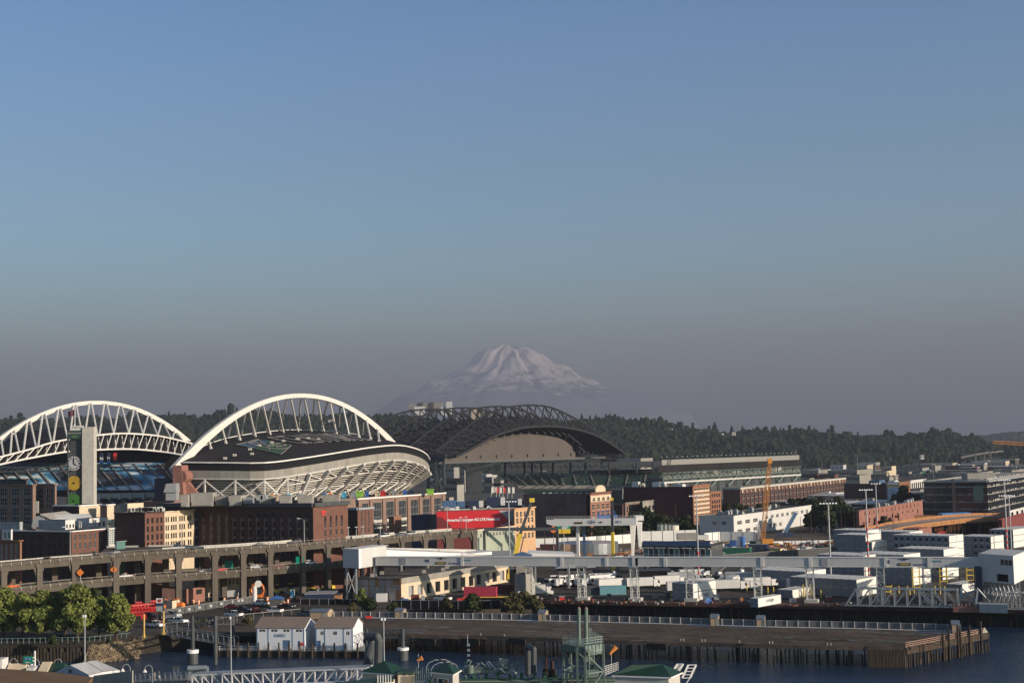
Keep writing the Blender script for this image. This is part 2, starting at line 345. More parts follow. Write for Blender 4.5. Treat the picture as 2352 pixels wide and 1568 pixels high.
# forest on the hills
def blob_field(name,spots,mt,seed=1):
 """spots: x,y,z,r,h,kind ; low poly crowns merged in one mesh"""
 rg=np.random.RandomState(seed); V_=[];F_=[];k=0
 rings,seg=5,7
 base=[]
 for j in range(rings):
  t=(j+0.5)/rings
  for i in range(seg): base.append((2*math.pi*(i+0.5*(j%2))/seg,t))
 base=np.array(base); faces=[]
 for j in range(rings-1):
  for i in range(seg):
   a=j*seg+i;b=j*seg+(i+1)%seg;c=a+seg;d=b+seg
   faces+= [(a,b,d),(a,d,c)]
 nb=len(base);
 for i in range(seg): faces.append(((rings-1)*seg+i,(rings-1)*seg+(i+1)%seg,nb))
 faces=np.array(faces); nv=nb+1
 S=np.array(spots,dtype=float); n=len(S)
 t=base[:,1][None,:]; an=base[:,0][None,:]+rg.uniform(0,6,(n,1))
 rad=np.where(S[:,5:6]>0.5,(1-t)*0.95,np.sqrt(np.clip(1-(2*t-0.85)**2/1.35,0.05,1)))
 rad=rad*S[:,3:4]*rg.uniform(0.62,1.28,(n,nb))
 x=S[:,0:1]+rad*np.cos(an); y=S[:,1:2]+rad*np.sin(an); z=S[:,2:3]+S[:,4:5]*(t+rg.uniform(-0.06,0.06,(n,nb)))
 top=np.stack([S[:,0],S[:,1],S[:,2]+S[:,4]*rg.uniform(0.97,1.08,n)],1)[:,None,:]
 P=np.concatenate([np.stack([x,y,z],2),top],1).reshape(-1,3)
 Fc=(faces[None]+ (np.arange(n)*nv)[:,None,None]).reshape(-1,3)
 me=bpy.data.meshes.new(name); me.vertices.add(len(P)); me.vertices.foreach_set('co',P.astype(np.float32).ravel())
 me.loops.add(Fc.size); me.loops.foreach_set('vertex_index',Fc.astype(np.int32).ravel()); me.polygons.add(len(Fc)); me.polygons.foreach_set('loop_start',np.arange(0,Fc.size,3,dtype=np.int32)); me.polygons.foreach_set('loop_total',np.full(len(Fc),3,dtype=np.int32))
 me.update(calc_edges=True); me.materials.append(mt); o=bpy.data.objects.new(name,me); COL.objects.link(o); return o
def forest_mat(name,c1,c2,c3,sc1):
 m=bpy.data.materials.new(name); m.use_nodes=True; n=m.node_tree; L=n.links.new; b=n.nodes['Principled BSDF']; b.inputs['Roughness'].default_value=0.9; b.inputs['Specular IOR Level'].default_value=0.1
 tc=n.nodes.new('ShaderNodeTexCoord'); vo=n.nodes.new('ShaderNodeTexVoronoi'); vo.inputs['Scale'].default_value=sc1; L(tc.outputs['Object'],vo.inputs['Vector'])
 rp=n.nodes.new('ShaderNodeValToRGB'); L(vo.outputs['Color'],rp.inputs[0]); e=rp.color_ramp.elements; e[0].color=(*c1,1); e[1].color=(*c2,1); q=e.new(0.5); q.color=(*c3,1); e[0].position=0.2; e[1].position=0.85
 L(rp.outputs[0],b.inputs['Base Color']); return m
FM=forest_mat('forest_leaves',(0.014,0.022,0.013),(0.060,0.060,0.028),(0.026,0.038,0.018),0.05)
spots=[]
rg=random.Random(5)
for k in range(11500):
 Y=Y0-20+(Y1-Y0+60)*(rg.random()**0.9); px=-150+2700*rg.random(); z=hill_z(px,Y)
 if px>1900 and Y<2950 and rg.random()<0.55: continue
 if math.sin(px*.013+Y*.011)*math.sin(px*.029-Y*.017)>.72: continue
 p=XY(px,Y,z); bg_=1.45 if rg.random()<.08 else 1; r=rg.uniform(3.0,8.0)*bg_; hh=rg.uniform(7,18)*bg_*(.8+.35*math.sin(px*.02+Y*.01))
 if Y>Y1-30: hh*=0.7
 spots.append((p.x,Y,z-2,r,hh,1.0 if rg.random()<0.12 else 0.0))
o=blob_field('forest',spots,FM); tag(o,'dark green wood covering the hillside behind the stadiums','forest',kind='stuff')
# ================= football stadium with the two white arches
NS=Vector((0.5,0.866,0)); EW=Vector((0.866,-0.5,0))   # street grid: along the avenue (away) / towards the water (right)
def lerp(a,b,t): return a+(b-a)*t
def interp_path(P,n):
 P=[Vector(p) for p in P]; d=[0]
 for a,b in zip(P[:-1],P[1:]): d.append(d[-1]+(b-a).length)
 out=[]
 for i in range(n+1):
  s=d[-1]*i/n; k=max(0,min(len(P)-2,int(np.searchsorted(d,s))-1)); t=(s-d[k])/max(1e-6,d[k+1]-d[k])
  p0=P[max(k-1,0)];p1=P[k];p2=P[k+1];p3=P[min(k+2,len(P)-1)]
  out.append(0.5*((2*p1)+(p2-p0)*t+(2*p0-5*p1+4*p2-p3)*t*t+(3*p1-p0-3*p2+p3)*t**3))
 return out
stad=thing('football_stadium','stadium with two white roof arches and a black lettered roof over the near stand','stadium',loc=tuple(XY(640,860,20)+Vector((0,0,GZ))))
def arch_pts(foot,L,zf,rise,n=36,e=2.05):
 out=[]
 for i in range(n+1):
  t=i/n; u=abs(2*t-1); out.append(Vector((foot.x+NS.x*L*t,foot.y+NS.y*L*t,zf+rise*(1-u**e))))
 return out
LA=226.0
wf=XY(396,770,42); ef=wf-EW*173
def arch_mesh(P):
 mb=MB(); n=len(P); D3=Vector(EW)
 for i,p in enumerate(P):
  d=(P[min(i+1,n-1)]-P[max(i-1,0)]).normalized(); u=D3.cross(d).normalized(); u=u if u.z>0 else -u; t=i/(n-1); h=1.25+1.5*abs(2*t-1)**2.2; w_=1.2
  mb.v+=[tuple(p+D3*w_+u*h),tuple(p-D3*w_+u*h),tuple(p-D3*w_-u*h),tuple(p+D3*w_-u*h)]
 for i in range(n-1):
  for k in range(4): a=4*i+k; b=4*i+(k+1)%4; mb.f.append((a,b,b+4,a+4)); mb.mi.append(0)
 mb.f+=[(0,1,2,3),(4*n-1,4*n-2,4*n-3,4*n-4)]; mb.mi+=[0,0]
 return mb
WA=arch_pts(wf,LA,42.0,44.0); EA=arch_pts(ef,LA,40.0,48.0)
o=arch_mesh(WA).build('arch','steel_white',stad); o['label']='white arch over the near black lettered roof'
o=arch_mesh(EA).build('arch','steel_white',stad); o['label']='white arch over the far stand behind the tower'
# near roof : outer edge, inner edge
outer=interp_path([V(412,1061,774),V(520,1062,768),V(612,1062,768),V(700,1051,788),V(800,1035,820),V(860,1026,842),V(915,1022,865),V(955,1030,888),V(978,1042,912),V(987,1055,935)],30)
inner=interp_path([V(432,1040,800),V(500,1012,826),V(570,997,860),V(650,988,905),V(720,988,940),V(800,995,965),V(850,1005,985),V(905,1020,995),V(960,1040,985)],30)
mb=MB(); K=6
for j in range(K+1):
 for i in range(31):
  t=j/K; p=lerp(inner[i],outer[i],t); p.z+=math.sin(math.pi*t)*1.2; mb.v.append(tuple(p))
for j in range(K):
 for i in range(30): a=j*31+i; mb.f.append((a,a+31,a+32,a+1)); mb.mi.append(0)
roofn=mb.build('roof','roof_black',stad,smooth=True)
MB().path(outer,.8,.7).build('roof_edge','white_paint',stad); MB().path(inner,.7,.7).build('roof_edge','white_paint',stad)
# fascia: black band, then concrete band
mb=MB(); m2=MB(); m3=MB()
for i in range(30):
 a,b=outer[i],outer[i+1]; off=Vector((EW.x*-1.0,EW.y*-1.0,0))*0.6
 if i<8: off=Vector((0,1,0))*0.6
 mb.obox(a+off-Vector((0,0,4.4)),b-a,off,(0,0,4.0))
 m2.obox(a+off*0.4-Vector((0,0,8.6)),b-a,off*1.6,(0,0,4.2))
 m3.beam(a+off*0.3-Vector((0,0,8.8)),b+off*0.3-Vector((0,0,8.8)),0.5,0.5)
mb.build('fascia','black',stad); m2.build('parapet','concrete',stad); m3.build('fascia_rail','steel_white',stad)
# raked underside of the stand with ribs, rakers and bracing
tops=[p-Vector((0,0,9.2)) for p in outer]
feet=[]
for i,p in enumerate(outer):
 if i<=9: f=Vector((p.x,p.y+10,24.0)) if i<9 else Vector((p.x-4,p.y+6,24.5))
 else:
  k=min(1,(i-9)/5); f=Vector((p.x-EW.x*(4+17*k)-NS.x*2,p.y-EW.y*(4+17*k)+2,24.5))
 feet.append(f)
mb=MB(); ribs=MB(); NR=15
for i in range(30):
 a,b=tops[i],tops[i+1]; c,d=feet[i],feet[i+1]
 bk=Vector((-1.2,1.6,0)) if i>8 else Vector((-.3,6,0))
 mb.quad(a+bk,b+bk,d+bk,c+bk)
 for r in range(NR):
  t=(r+0.3)/NR
  ribs.beam(lerp(a,c,t)+bk*0.5,lerp(b,d,t)+bk*0.5,0.6,0.45)
mb.build('stand_underside',mat('underside',(0.06,0.055,0.05),0.9),stad); ribs.build('seating_ribs','concrete_light',stad)  # underside colour darkened to deepen the shade between the ribs
fr=MB(); rk=[]
for i in range(0,31,2):
 a,c=tops[i],feet[i]
 if i<=8:
  fr.beam(a,Vector((a.x,a.y,14)),0.8,0.8)
 else:
  fr.beam(a+Vector((.8,-1.4,0)),c+Vector((.6,-1.2,0)),1.1,1.9); fr.beam(lerp(a,c,0.5),lerp(tops[i-1],feet[i-1],0.98),0.6,0.6)
for i in range(0,30,2):
 j=min(i+2,30); a,c,b,d=tops[i],feet[i],tops[j],feet[j]; fo=Vector((0.5,-1,0))*0.8
 if i<8:
  A=Vector((a.x,a.y,a.z-0.5)); Bq=Vector((b.x,b.y,24)); C=Vector((a.x,a.y,24)); D=Vector((b.x,b.y,b.z-0.5))
  fr.beam(A,Bq,0.6); fr.beam(C,D,0.6); fr.beam(C,Bq,0.9,0.9)
 else:
  m1=lerp(a,c,0.62)+fo; m2_=lerp(b,d,0.62)+fo
  fr.beam(m1,m2_,0.5); fr.beam(m1,d+fo,0.6); fr.beam(c+fo,m2_,0.6); fr.beam(lerp(a,c,.3)+fo,lerp(b,d,.3)+fo,0.45); fr.beam(lerp(a,c,0.05)+fo,lerp(b,d,.3)+fo,0.45)
fr.build('steel_frame','steel_white',stad)
# concourse deck under the stand and brick north pier
mb=MB()
cz=ZT(500,1125,775)
base=[Vector((feet[i].x,feet[i].y,0)) for i in range(0,31,3)]
frontl=XY(425,772,20);
mb.prism([flat(frontl,GZ)]+[flat(b,GZ) for b in base]+[flat(feet[30]+Vector((-30,60,0)),GZ),flat(frontl+Vector((-20,90,0)),GZ)],(0,0,19))
mb.build('concourse','brick_tan',stad)
mb=MB(); pA=XY(404,765,20)
mb.prism([flat(pA+Vector((-1.5,0,0)),GZ),flat(pA+Vector((6.5,-1,0)),GZ),flat(pA+Vector((3.2,-1,0)),46),flat(pA+Vector((-1.5,0,0)),46)],(2,7,0))
mb.tube(pA+Vector((3,-0.5,40)),pA+Vector((5,6.5,40)),3.2,n=16)
mb.prism([flat(pA+Vector((-7,3,0)),GZ),flat(pA+Vector((-1,3,0)),GZ),flat(pA+Vector((-1,3,0)),36),flat(pA+Vector((-7,3,0)),36)],(2,6,0))
q=XY(455,772,20); mb.bx(pA.x+5,q.x,pA.y+2,pA.y+9,GZ,25); mb.prism([(pA.x+5,pA.y+2,25),(pA.x+13,pA.y+2,25),(pA.x+13,pA.y+2,28.5),(pA.x+5,pA.y+2,38)],(0,7,0))
mb.build('brick_pier','brick_salmon',stad)
# arch struts
def roofpt(u,v,dz=0.0):
 i=min(29.999,max(0,u)); k=int(i); t=i-k; a=lerp(lerp(inner[k],inner[k+1],t),lerp(outer[k],outer[k+1],t),v); a.z+=math.sin(math.pi*v)*1.2+0.22+dz; return a
def find_uv(px,py):
 best=None
 for ui in range(0,301,2):
  for vi in range(0,41):
   x,y=proj(roofpt(ui/10,vi/40)); d=(x-px)**2+(y-py)**2
   if best is None or d<best[0]: best=(d,ui/10,vi/40)
 return best[1],best[2]
def on_arch(A,px):
 P=[proj(p)[0] for p in A]
 for i in range(len(A)-1):
  if P[i]<=px<P[i+1]: return lerp(A[i],A[i+1],(px-P[i])/(P[i+1]-P[i]))
 return A[-1]
K2=lambda x,y:((x/1.96+600)*.5742,(y/1.96+1550)*.5742)
mb=MB()
for tx,bx_,by in ((360,372,505),(455,478,480),(560,592,445),(665,707,413),(775,822,385),(880,937,370),(990,1046,355),(1100,1157,348),(1205,1266,348),(1310,1362,353),(1410,1457,366),(1510,1557,385),(1605,1642,400),(1695,1725,412),(1785,1797,425)):
 p=on_arch(WA,K2(tx,0)[0]); u,v=find_uv(*K2(bx_,by-6)); q=roofpt(u,v)
 mb.tube(p,q,.62,n=6); mb.tube(q,q+(p-q)*.08,.95,n=6)
for tx,bx_ in ((430,415),(540,515),(645,612),(750,715),(860,822),(970,930),(1080,1035),(1185,1145),(1290,1248),(1395,1352),(1490,1456),(1590,1555),(1675,1645),(1770,1755)):
 p=on_arch(WA,K2(tx,0)[0]); x1=K2(bx_,0)[0]; q=min(inner,key=lambda r:abs(proj(r)[0]-x1)); mb.tube(p,q,.55,n=6)
mb.build('arch_struts','steel_white',stad)
# far roof: white truss edge, dark plate behind
tc=interp_path([V(-60,1064,840),V(0,1049,850),V(66,1032,860),V(114,1017,870),V(153,1009,880),V(216,1000,895),V(257,996,905),V(292,995,915),V(351,999,930),V(391,1006,945),V(440,1018,960)],26)
bc=interp_path([V(-60,1080,840),V(0,1066,850),V(66,1052,860),V(152,1037,878),V(216,1033,892),V(257,1031,903),V(308,1031,918),V(356,1035,932),V(404,1042,948),V(445,1050,962)],26)
mb=MB()
for i in range(26):
 mb.beam(tc[i],tc[i+1],1.0,1.0); mb.beam(bc[i],bc[i+1],1.0,1.0)
 mb.beam(bc[i],tc[i+1] if i%1==0 else tc[i],0.55); mb.beam(tc[i+1]+Vector((0,6,0)),bc[i+1]+Vector((0,3,0)),0.4)
mb.build('roof_truss','steel_white',stad)
mb=MB(); back=Vector((-22,26,3))
for i in range(26):
 mb.obox(tc[i]+Vector((0,1.5,-0.8)),tc[i+1]-tc[i],back*2.2,(0,0,0.6)); mb.quad(tc[i]+Vector((0,9,-1)),tc[i+1]+Vector((0,9,-1)),bc[i+1]+Vector((0,9,0)),bc[i]+Vector((0,9,0)))
 mb.quad(bc[i]+Vector((0,9,0)),bc[i+1]+Vector((0,9,0)),bc[i+1]+back*2.2,bc[i]+back*2.2)
o=mb.build('roof','roof_black',stad); o['label']='dark roof of the far stand under its white truss'
mb=MB()
for tx,bx_ in ((150,190),(315,360),(470,530),(635,695),(795,850),(955,1020),(1115,1185),(1270,1335),(1420,1485),(1570,1635),(1710,1775),(1850,1910),(1980,2015),(10,35),(125,95),(285,245),(445,395),(610,550),(770,715),(935,870),(1090,1025),(1245,1180),(1400,1335),(1550,1490),(1690,1640),(1825,1790),(1950,1920)):
 p=on_arch(EA,tx*.2197); q=min(interp_path(tc,120),key=lambda r:abs(proj(r)[0]-bx_*.2197)); mb.tube(p,q+Vector((0,1.5,0)),.62,n=6)
mb.build('arch_struts','steel_white',stad)
# far stand: dark bowl with seats, stair aisles and the big sheet of blue and white pattern
def seat_mat():
 m=bpy.data.materials.new('seat_cover'); m.use_nodes=True; n=m.node_tree; L=n.links.new; b=n.nodes['Principled BSDF']; b.inputs['Roughness'].default_value=0.8
 tc_=n.nodes.new('ShaderNodeTexCoord'); no=n.nodes.new('ShaderNodeTexNoise'); no.inputs['Scale'].default_value=0.016; no.inputs['Detail'].default_value=4; no.inputs['Distortion'].default_value=2.2; L(tc_.outputs['Object'],no.inputs['Vector'])
 rp=n.nodes.new('ShaderNodeValToRGB'); L(no.outputs['Fac'],rp.inputs[0]); e=rp.color_ramp.elements; e[0].color=(0.03,0.03,0.04,1); e[0].position=0.47; e[1].color=(0.85,0.85,0.86,1); e[1].position=0.62
 q=e.new(0.53); q.color=(0.05,0.22,0.42,1); q=e.new(0.57); q.color=(0.14,0.50,0.68,1); L(rp.outputs[0],b.inputs['Base Color']); return m
def stand_plane(pts_top,pts_bot,mt,name,rows=12,lab=None):
 mb=MB(); n=len(pts_top)
 for i in range(n-1):
  for r in range(rows):
   t0,t1=r/rows,(r+1)/rows
   a=lerp(pts_top[i],pts_bot[i],t0); b=lerp(pts_top[i+1],pts_bot[i+1],t0); c=lerp(pts_top[i+1],pts_bot[i+1],t1); d=lerp(pts_top[i],pts_bot[i],t1)
   mb.quad(a,b,c,d)
 o=mb.build(name,mt,stad)
 if lab: o['label']=lab
 return o
SM=seat_mat()
T=[V(x,1062,930) for x in (-80,60,200,300,380)]; B_=[V(x,1125,850) for x in (-80,70,220,320,376)]
stand_plane(T,B_,SM,'seating',lab='upper seats under a blue and white patterned sheet')
T2=[V(x,1124,865) for x in (215,300,376)]; B2=[V(x,1158,800) for x in (235,330,378)]
stand_plane(T2,B2,mat('seats_dark',(0.05,0.055,0.075),0.8,var=0.3,scale=0.5),'seating',lab='lower dark blue seats')
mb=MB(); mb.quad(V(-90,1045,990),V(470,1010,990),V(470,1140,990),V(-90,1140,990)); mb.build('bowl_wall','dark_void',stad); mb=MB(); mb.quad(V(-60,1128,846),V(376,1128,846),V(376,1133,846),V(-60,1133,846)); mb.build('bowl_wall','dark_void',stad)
mb=MB()
for k in range(16):
 x=-70+k*29; mb.beam(V(x,1064,926),V(x+52,1124,848),0.9,0.5)
for k in range(5):
 x=222+k*30; mb.beam(V(x,1126,860),V(x+40,1156,800),0.9,0.5)
mb.build('aisle_stairs','concrete',stad)
mb=MB(); mb.bx(V(218,1138,815).x,V(372,1138,815).x,812,822,V(300,1142,815).z,V(300,1132,815).z)
for x in (228,250,275,300,330,362): mb.beam(V(x,1132,811),V(x,1146,811),1.5)
mb.build('vomitory_wall','concrete_light',stad)
mb=MB()
for k in range(28):
 x=-20+k*14; y=1082 if k%2 else 1076; mb.beam(V(x,1082-(x*0.01),846),V(x+14,1074-(x*0.01),846),0.35)
mb.beam(V(-20,1083,846),V(380,1079,846),0.8); mb.beam(V(-20,1073,846),V(380,1070,846),0.5); mb.build('deck_truss','steel_dark',stad)
# hanging banners
for x,c,tx in ((233.5,'blue','96'),(250,'blue','71'),(264.5,'red','')):
 mb=MB(); a=V(x,1036,900); b=V(x,1065 if tx else 1057,900); w=3.6*900/FP*0.9
 mb.bx(a.x-1.1*1.0,a.x+1.1,899.8,900,b.z,a.z-1.0,0)
 if tx:
  mb.bx(a.x-1.1,a.x+1.1,899.7,899.78,b.z,b.z+2.0,1)
 o=mb.build('banner',['navy' if tx else 'red',c],stad)
 if tx:
  o['label']='blue banner numbered '+tx
  text_mesh('banner_number',tx,2.4,MT['white_paint'],o,(a.x,899.6,b.z+3.3),(1,0,0),(0,-1,0),bold=0.06)
 else: o['label']='red banner'
# roof lettering and emblem: lies on the near roof; bilinear frame on the roof surface
uvL=[find_uv(*p) for p in ((541,1023),(592,1011),(668,1023),(645,1042))]
Q=[Vector((u,v,0)) for u,v in uvL]
def onq(s,t,dz=0):
 a=lerp(lerp(Q[0],Q[1],s),lerp(Q[3],Q[2],s),t); return roofpt(a.x,a.y,dz)
emb=MB()
def strip(f0,f1,n,dz,mi,w):
 pass
emb2=MB(); emb3=MB(); bor=MB()
NQ=10
for i in range(NQ):
 for j in range(NQ):
  s0,s1,t0,t1=i/NQ,(i+1)/NQ,j/NQ,(j+1)/NQ; sm=(s0+s1)/2; tm=(t0+t1)/2
  tgt=emb2 if (tm<0.38) else emb3
  tgt.quad(onq(s0,t0,.1),onq(s1,t0,.1),onq(s1,t1,.1),onq(s0,t1,.1))
emb2.build('emblem_field',mat('emblem_blue',(0.06,0.12,0.18),0.8),stad); emb3.build('emblem_field',mat('emblem_green',(0.035,0.10,0.055),0.8),stad)
cor=[(0,0),(1,0),(1,1),(0,1),(0,0)]
pts=[]
for a,b in zip(cor[:-1],cor[1:]):
 for k in range(8): pts.append(onq(lerp(a[0],b[0],k/8),lerp(a[1],b[1],k/8),.35))
pts.append(pts[0]); bor.path(pts,0.7,0.3)
for rr,c0 in ((0.62,(1.0,0.45)),(0.42,(1.0,0.45))):
 pp=[onq(min(1,c0[0]-rr*math.sin(math.pi*k/14)*1.2),max(0,min(1,c0[1]-rr*math.cos(math.pi*k/14))),.35) for k in range(15)]; bor.path(pp,0.9,0.3)
for k in range(6): bor.path([onq(1-0.42*1.2*math.sin(math.pi*(k+1)/7),max(0,.45-.42*math.cos(math.pi*(k+1)/7)),.35),onq(max(0,1-0.62*1.2*math.sin(math.pi*(k+1)/7)),max(0,min(1,.45-.62*math.cos(math.pi*(k+1)/7))),.35)],0.5,0.3)
bor.path([onq(.9,.1,.35),onq(.55,.45,.35),onq(.6,.98,.35)],1.0,.3); bor.path([onq(.2,.7,.35),onq(.55,.55,.35),onq(1,.7,.35)],0.9,.3)
LT=mat('roof_letter',(0.24,0.22,0.205),0.8)
bor.build('emblem_lines',LT,stad)
# letters C E N T U R Y as strokes on the roof grid
GL={'C':[[(.9,.15),(.6,0),(.2,.1),(0,.4),(0,.6),(.2,.9),(.6,1),(.9,.85)]],'E':[[(.8,0),(0,0),(0,1),(.8,1)],[(0,.5),(.7,.5)]],'N':[[(0,1),(0,0),(.8,1),(.8,0)]],'T':[[(0,0),(.9,0)],[(.45,0),(.45,1)]],'U':[[(0,0),(0,.8),(.25,1),(.55,1),(.8,.8),(.8,0)]],'R':[[(0,1),(0,0),(.7,0),(.8,.25),(.7,.5),(0,.5)],[(.4,.5),(.85,1)]],'Y':[[(0,0),(.45,.5),(.9,0)],[(.45,.5),(.45,1)]]}
QL=[Vector((*find_uv(*p),0)) for p in ((607,1005),(800,998),(868,1011),(692,1020))]
def onl(s,t):
 a=lerp(lerp(QL[0],QL[1],s),lerp(QL[3],QL[2],s),t); return roofpt(a.x,a.y,.35)
lm=MB(); wds='CENTURY'
for k,ch in enumerate(wds):
 for st in GL[ch]:
  pp=[]
  for (a,b),(c,d) in zip(st[:-1],st[1:]):
   for q in range(4): pp.append(onl((k+lerp(a,c,q/4)*0.82)/len(wds)*0.98,lerp(b,d,q/4)))
  pp.append(onl((k+st[-1][0]*0.82)/len(wds)*0.98,st[-1][1])); lm.path(pp,2.7,0.25)
lm.build('roof_lettering',LT,stad)
for x,y in ((518,1054),(541,1047),(574,1033),(597,1026),(625,1019),(650,1014),(683,1010),(707,1008),(732,1010),(580,1043)):
 u,v=find_uv(x,y); p=roofpt(u,v); MB().cb(p+Vector((0,0,0.6)),(1.8,1.8,1.2)).build('roof_vent','concrete_light',stad)
# ---------------- clock tower with the sign discs
tw=thing('scoreboard_tower','tall concrete tower with dark sign side and white, yellow and green discs','tower',loc=tuple(XY(200,735,20)+Vector((0,0,GZ))))
Yt=735; xa=V(188.5,1080,Yt).x; xb=V(215.5,1080,Yt).x; xl=V(153,1080,Yt).x; zt=ZT(200,980,Yt);
mb=MB().bx(xa,xb,Yt,Yt+5,GZ,zt)
for k in range(1,26): mb.bx(xa-.06,xb+.06,Yt-.06,Yt+5.06,GZ+k*2.35-0.05,GZ+k*2.35+0.05)
mb.build('concrete_slab','concrete_light',tw)
zs=ZT(170,988,Yt); mb=MB().bx(xl+1,xa,Yt+2,Yt+4,GZ,zs-1)
mb.beam((xl+.4,Yt+1,GZ),(xl+.4,Yt+1,zs),0.7)
for k in range(9): mb.beam((xl+.4,Yt+1,12+k*5),(xl+2.2,Yt+2,14+k*5),0.25)
mb.build('sign_frame','steel_dark',tw)
mb=MB().bx(xl,xa-.01,Yt+.5,Yt+3,zs-4.5,zs); sb=mb.build('sign_box',mat('sign_dark',(0.03,0.05,0.045),0.5),tw)
text_mesh('sign_lettering','CENTURYLINK',1.15,MT['concrete_light'],sb,((xl+xa)/2,Yt+.42,zs-1.5),(1,0,0),(0,-1,0))
text_mesh('sign_lettering','FIELD',1.1,mat('sign_green',(0.15,0.45,0.08),0.5),sb,((xl+xa)/2,Yt+.42,zs-3.2),(1,0,0),(0,-1,0))
for y,c,r,lab in ((1064,'disc_grey',3.7,'white disc, a clock face'),(1109,'disc_yellow',3.6,'yellow toothed disc'),(1150,'disc_green',3.6,'green toothed disc')):
 if c=='disc_grey': mat(c,(0.40,0.40,0.41),0.6)
 if c=='disc_yellow': mat(c,(0.40,0.25,0.02),0.5)
 if c=='disc_green': mat(c,(0.035,0.14,0.02),0.5)
 p=V(170,y,Yt+1.4); mb=MB(); mb.tube(p,p+Vector((0,-.5,0)),r,n=40)
 if 'toothed' in lab:
  for k in range(30):
   a_=2*math.pi*k/30; mb.cb(p+Vector((math.cos(a_)*r,-.25,math.sin(a_)*r)),(.35,.45,.35))
 o=mb.build('disc',c,tw); o['label']=lab
 mb=MB()
 if c=='disc_grey':
  for k in range(12):
   a_=2*math.pi*k/12; MB().cb(p+Vector((math.cos(a_)*r*.75,-.6,math.sin(a_)*r*.78)),(.45,.1,.7)).build('hour_mark','black',o)
  mb.beam(p+Vector((0,-.6,0)),p+Vector((0,-.6,2.4)),.35); mb.beam(p+Vector((0,-.6,0)),p+Vector((1.4,-.6,-1)),.35); mb.build('clock_hands','black',o)
 else: mb.tube(p+Vector((0,-.5,0)),p+Vector((0,-.75,0)),.5,n=10); mb.build('hub','black',o)
mb=MB(); p=V(170,935,Yt); mb.tube((p.x,Yt+1.5,zs),(p.x,Yt+1.5,p.z),.22,n=6); mb.sphere((p.x,Yt+1.5,p.z),.4)
mb.build('mast','steel_white',tw)
mb=MB();
for k in range(6):
 x0=p.x-k*.6; z0=p.z-.8-k*.25-math.sin(k)*.12;
 mb.obox((x0,Yt+1.5+math.sin(k*1.3)*.3,z0),(-.6,math.sin((k+1)*1.3)*.3-math.sin(k*1.3)*.3,-.25),(0,.05,0),(0,0,-3.2))
fl=mb.build('flag',mat('flag_dark',(0.12,0.05,0.07),0.8),None,loc=(p.x,Yt+1.5,p.z-4)); tag(fl,'dark striped flag flying from the mast of the disc tower','flag')
mb=MB(); p=V(170,985,Yt); mb.bx(xl+2,xa-.5,Yt+.6,Yt+2.4,zs,zs+1.3); mb.bx(p.x-1,p.x+4.5,Yt+.6,Yt+1.8,zs+1.6,zs+2.4); mb.beam((p.x-1,Yt+1,zs),(p.x,Yt+1,zs+3.2),.3); mb.build('top_sign','white_panel',tw)
# dark screen block between the stands
dk=thing('scoreboard_block','dark navy block and grey box at the open end of the stadium','building',loc=tuple(XY(380,760,20)+Vector((0,0,GZ))))
a=XY(355,790,20);b=XY(381,790,20); MB().bx(a.x,b.x,790,800,GZ,ZT(365,1098,790)).build('screen_block','navy',dk)
a=XY(381,756,20);b=XY(405,756,20); mb=MB(); z1=ZT(390,1130,756); mb.bx(a.x,b.x,756,763,GZ,z1); z2=ZT(390,1110,756)
mb.prism([(a.x-1,755,z1),(b.x+.4,755,z1),(b.x,755,z2),(a.x+.5,755,z2)],(0,8,0)); mb.build('grey_box','steel_grey',dk)
# kiosks on the concourse terrace: coloured play stands
kx=[(598,1113,'blue_light'),(625,1118,'orange'),(664,1118,'blue_light'),(640,1120,'stucco_cream'),(745,1117,'blue'),(715,1112,'stucco_cream'),(758,1108,'orange'),(790,1112,'blue_light'),(812,1117,'steel_grey'),(843,1118,'blue'),(866,1116,'stucco_cream'),(880,1112,'red'),(905,1116,'steel_grey'),(930,1114,'blue'),(945,1114,'navy'),(688,1117,'steel_grey')]
for k,(x,y,c) in enumerate(kx):
 Y=735+ (x-600)*0.12; p=V(x,y,Y); zb=min(p.z,29.5)-2.6; sz=1.6+0.4*(k%3)
 mb=MB(); mb.cb((p.x,Y,zb+1.1),(sz,2.2,2.2)); mb.prism([(p.x-sz/2-.3,Y-1.4,zb+2.2),(p.x+sz/2+.3,Y-1.4,zb+2.2),(p.x,Y-1.4,zb+3.4)],(0,2.8,0))
 for s_ in (-1,1): mb.beam((p.x+s_*sz/2,Y-1.2,zb-4),(p.x+s_*sz/2,Y-1.2,zb+2.2),.25)
 o=mb.build('kiosk',c,None,loc=(p.x,Y,zb)); cn={'blue_light':'sky blue','orange':'orange','stucco_cream':'cream','blue':'dark blue','steel_grey':'grey','red':'red','navy':'navy'}[c]
 tag(o,'small %s gabled booth on the stadium terrace'%cn,'booth','booths on the stadium terrace')
 if c in('blue_light','blue','stucco_cream','steel_grey','orange'): pass
for k,(x,y) in enumerate(((835,1121),(1034/1.0-0,1)) if False else ((826,1121),(1022-10,1121-7)) if False else ((826,1121),(1000-12,1118-3))):
 Y=745+k*15; p=V(x,y,Y); mb=MB(); zb=27.6; mb.cb((p.x,Y,zb+1.2),(3.4,2.4,2.4)); mb.cb((p.x,Y,zb+2.7),(4.2,3,.5)); o=mb.build('kiosk',mat('lime',(0.25,0.5,0.05),0.6),None,loc=(p.x,Y,zb)); tag(o,('left' if k==0 else 'right')+' one of the two lime green booths on the stadium terrace','booth')
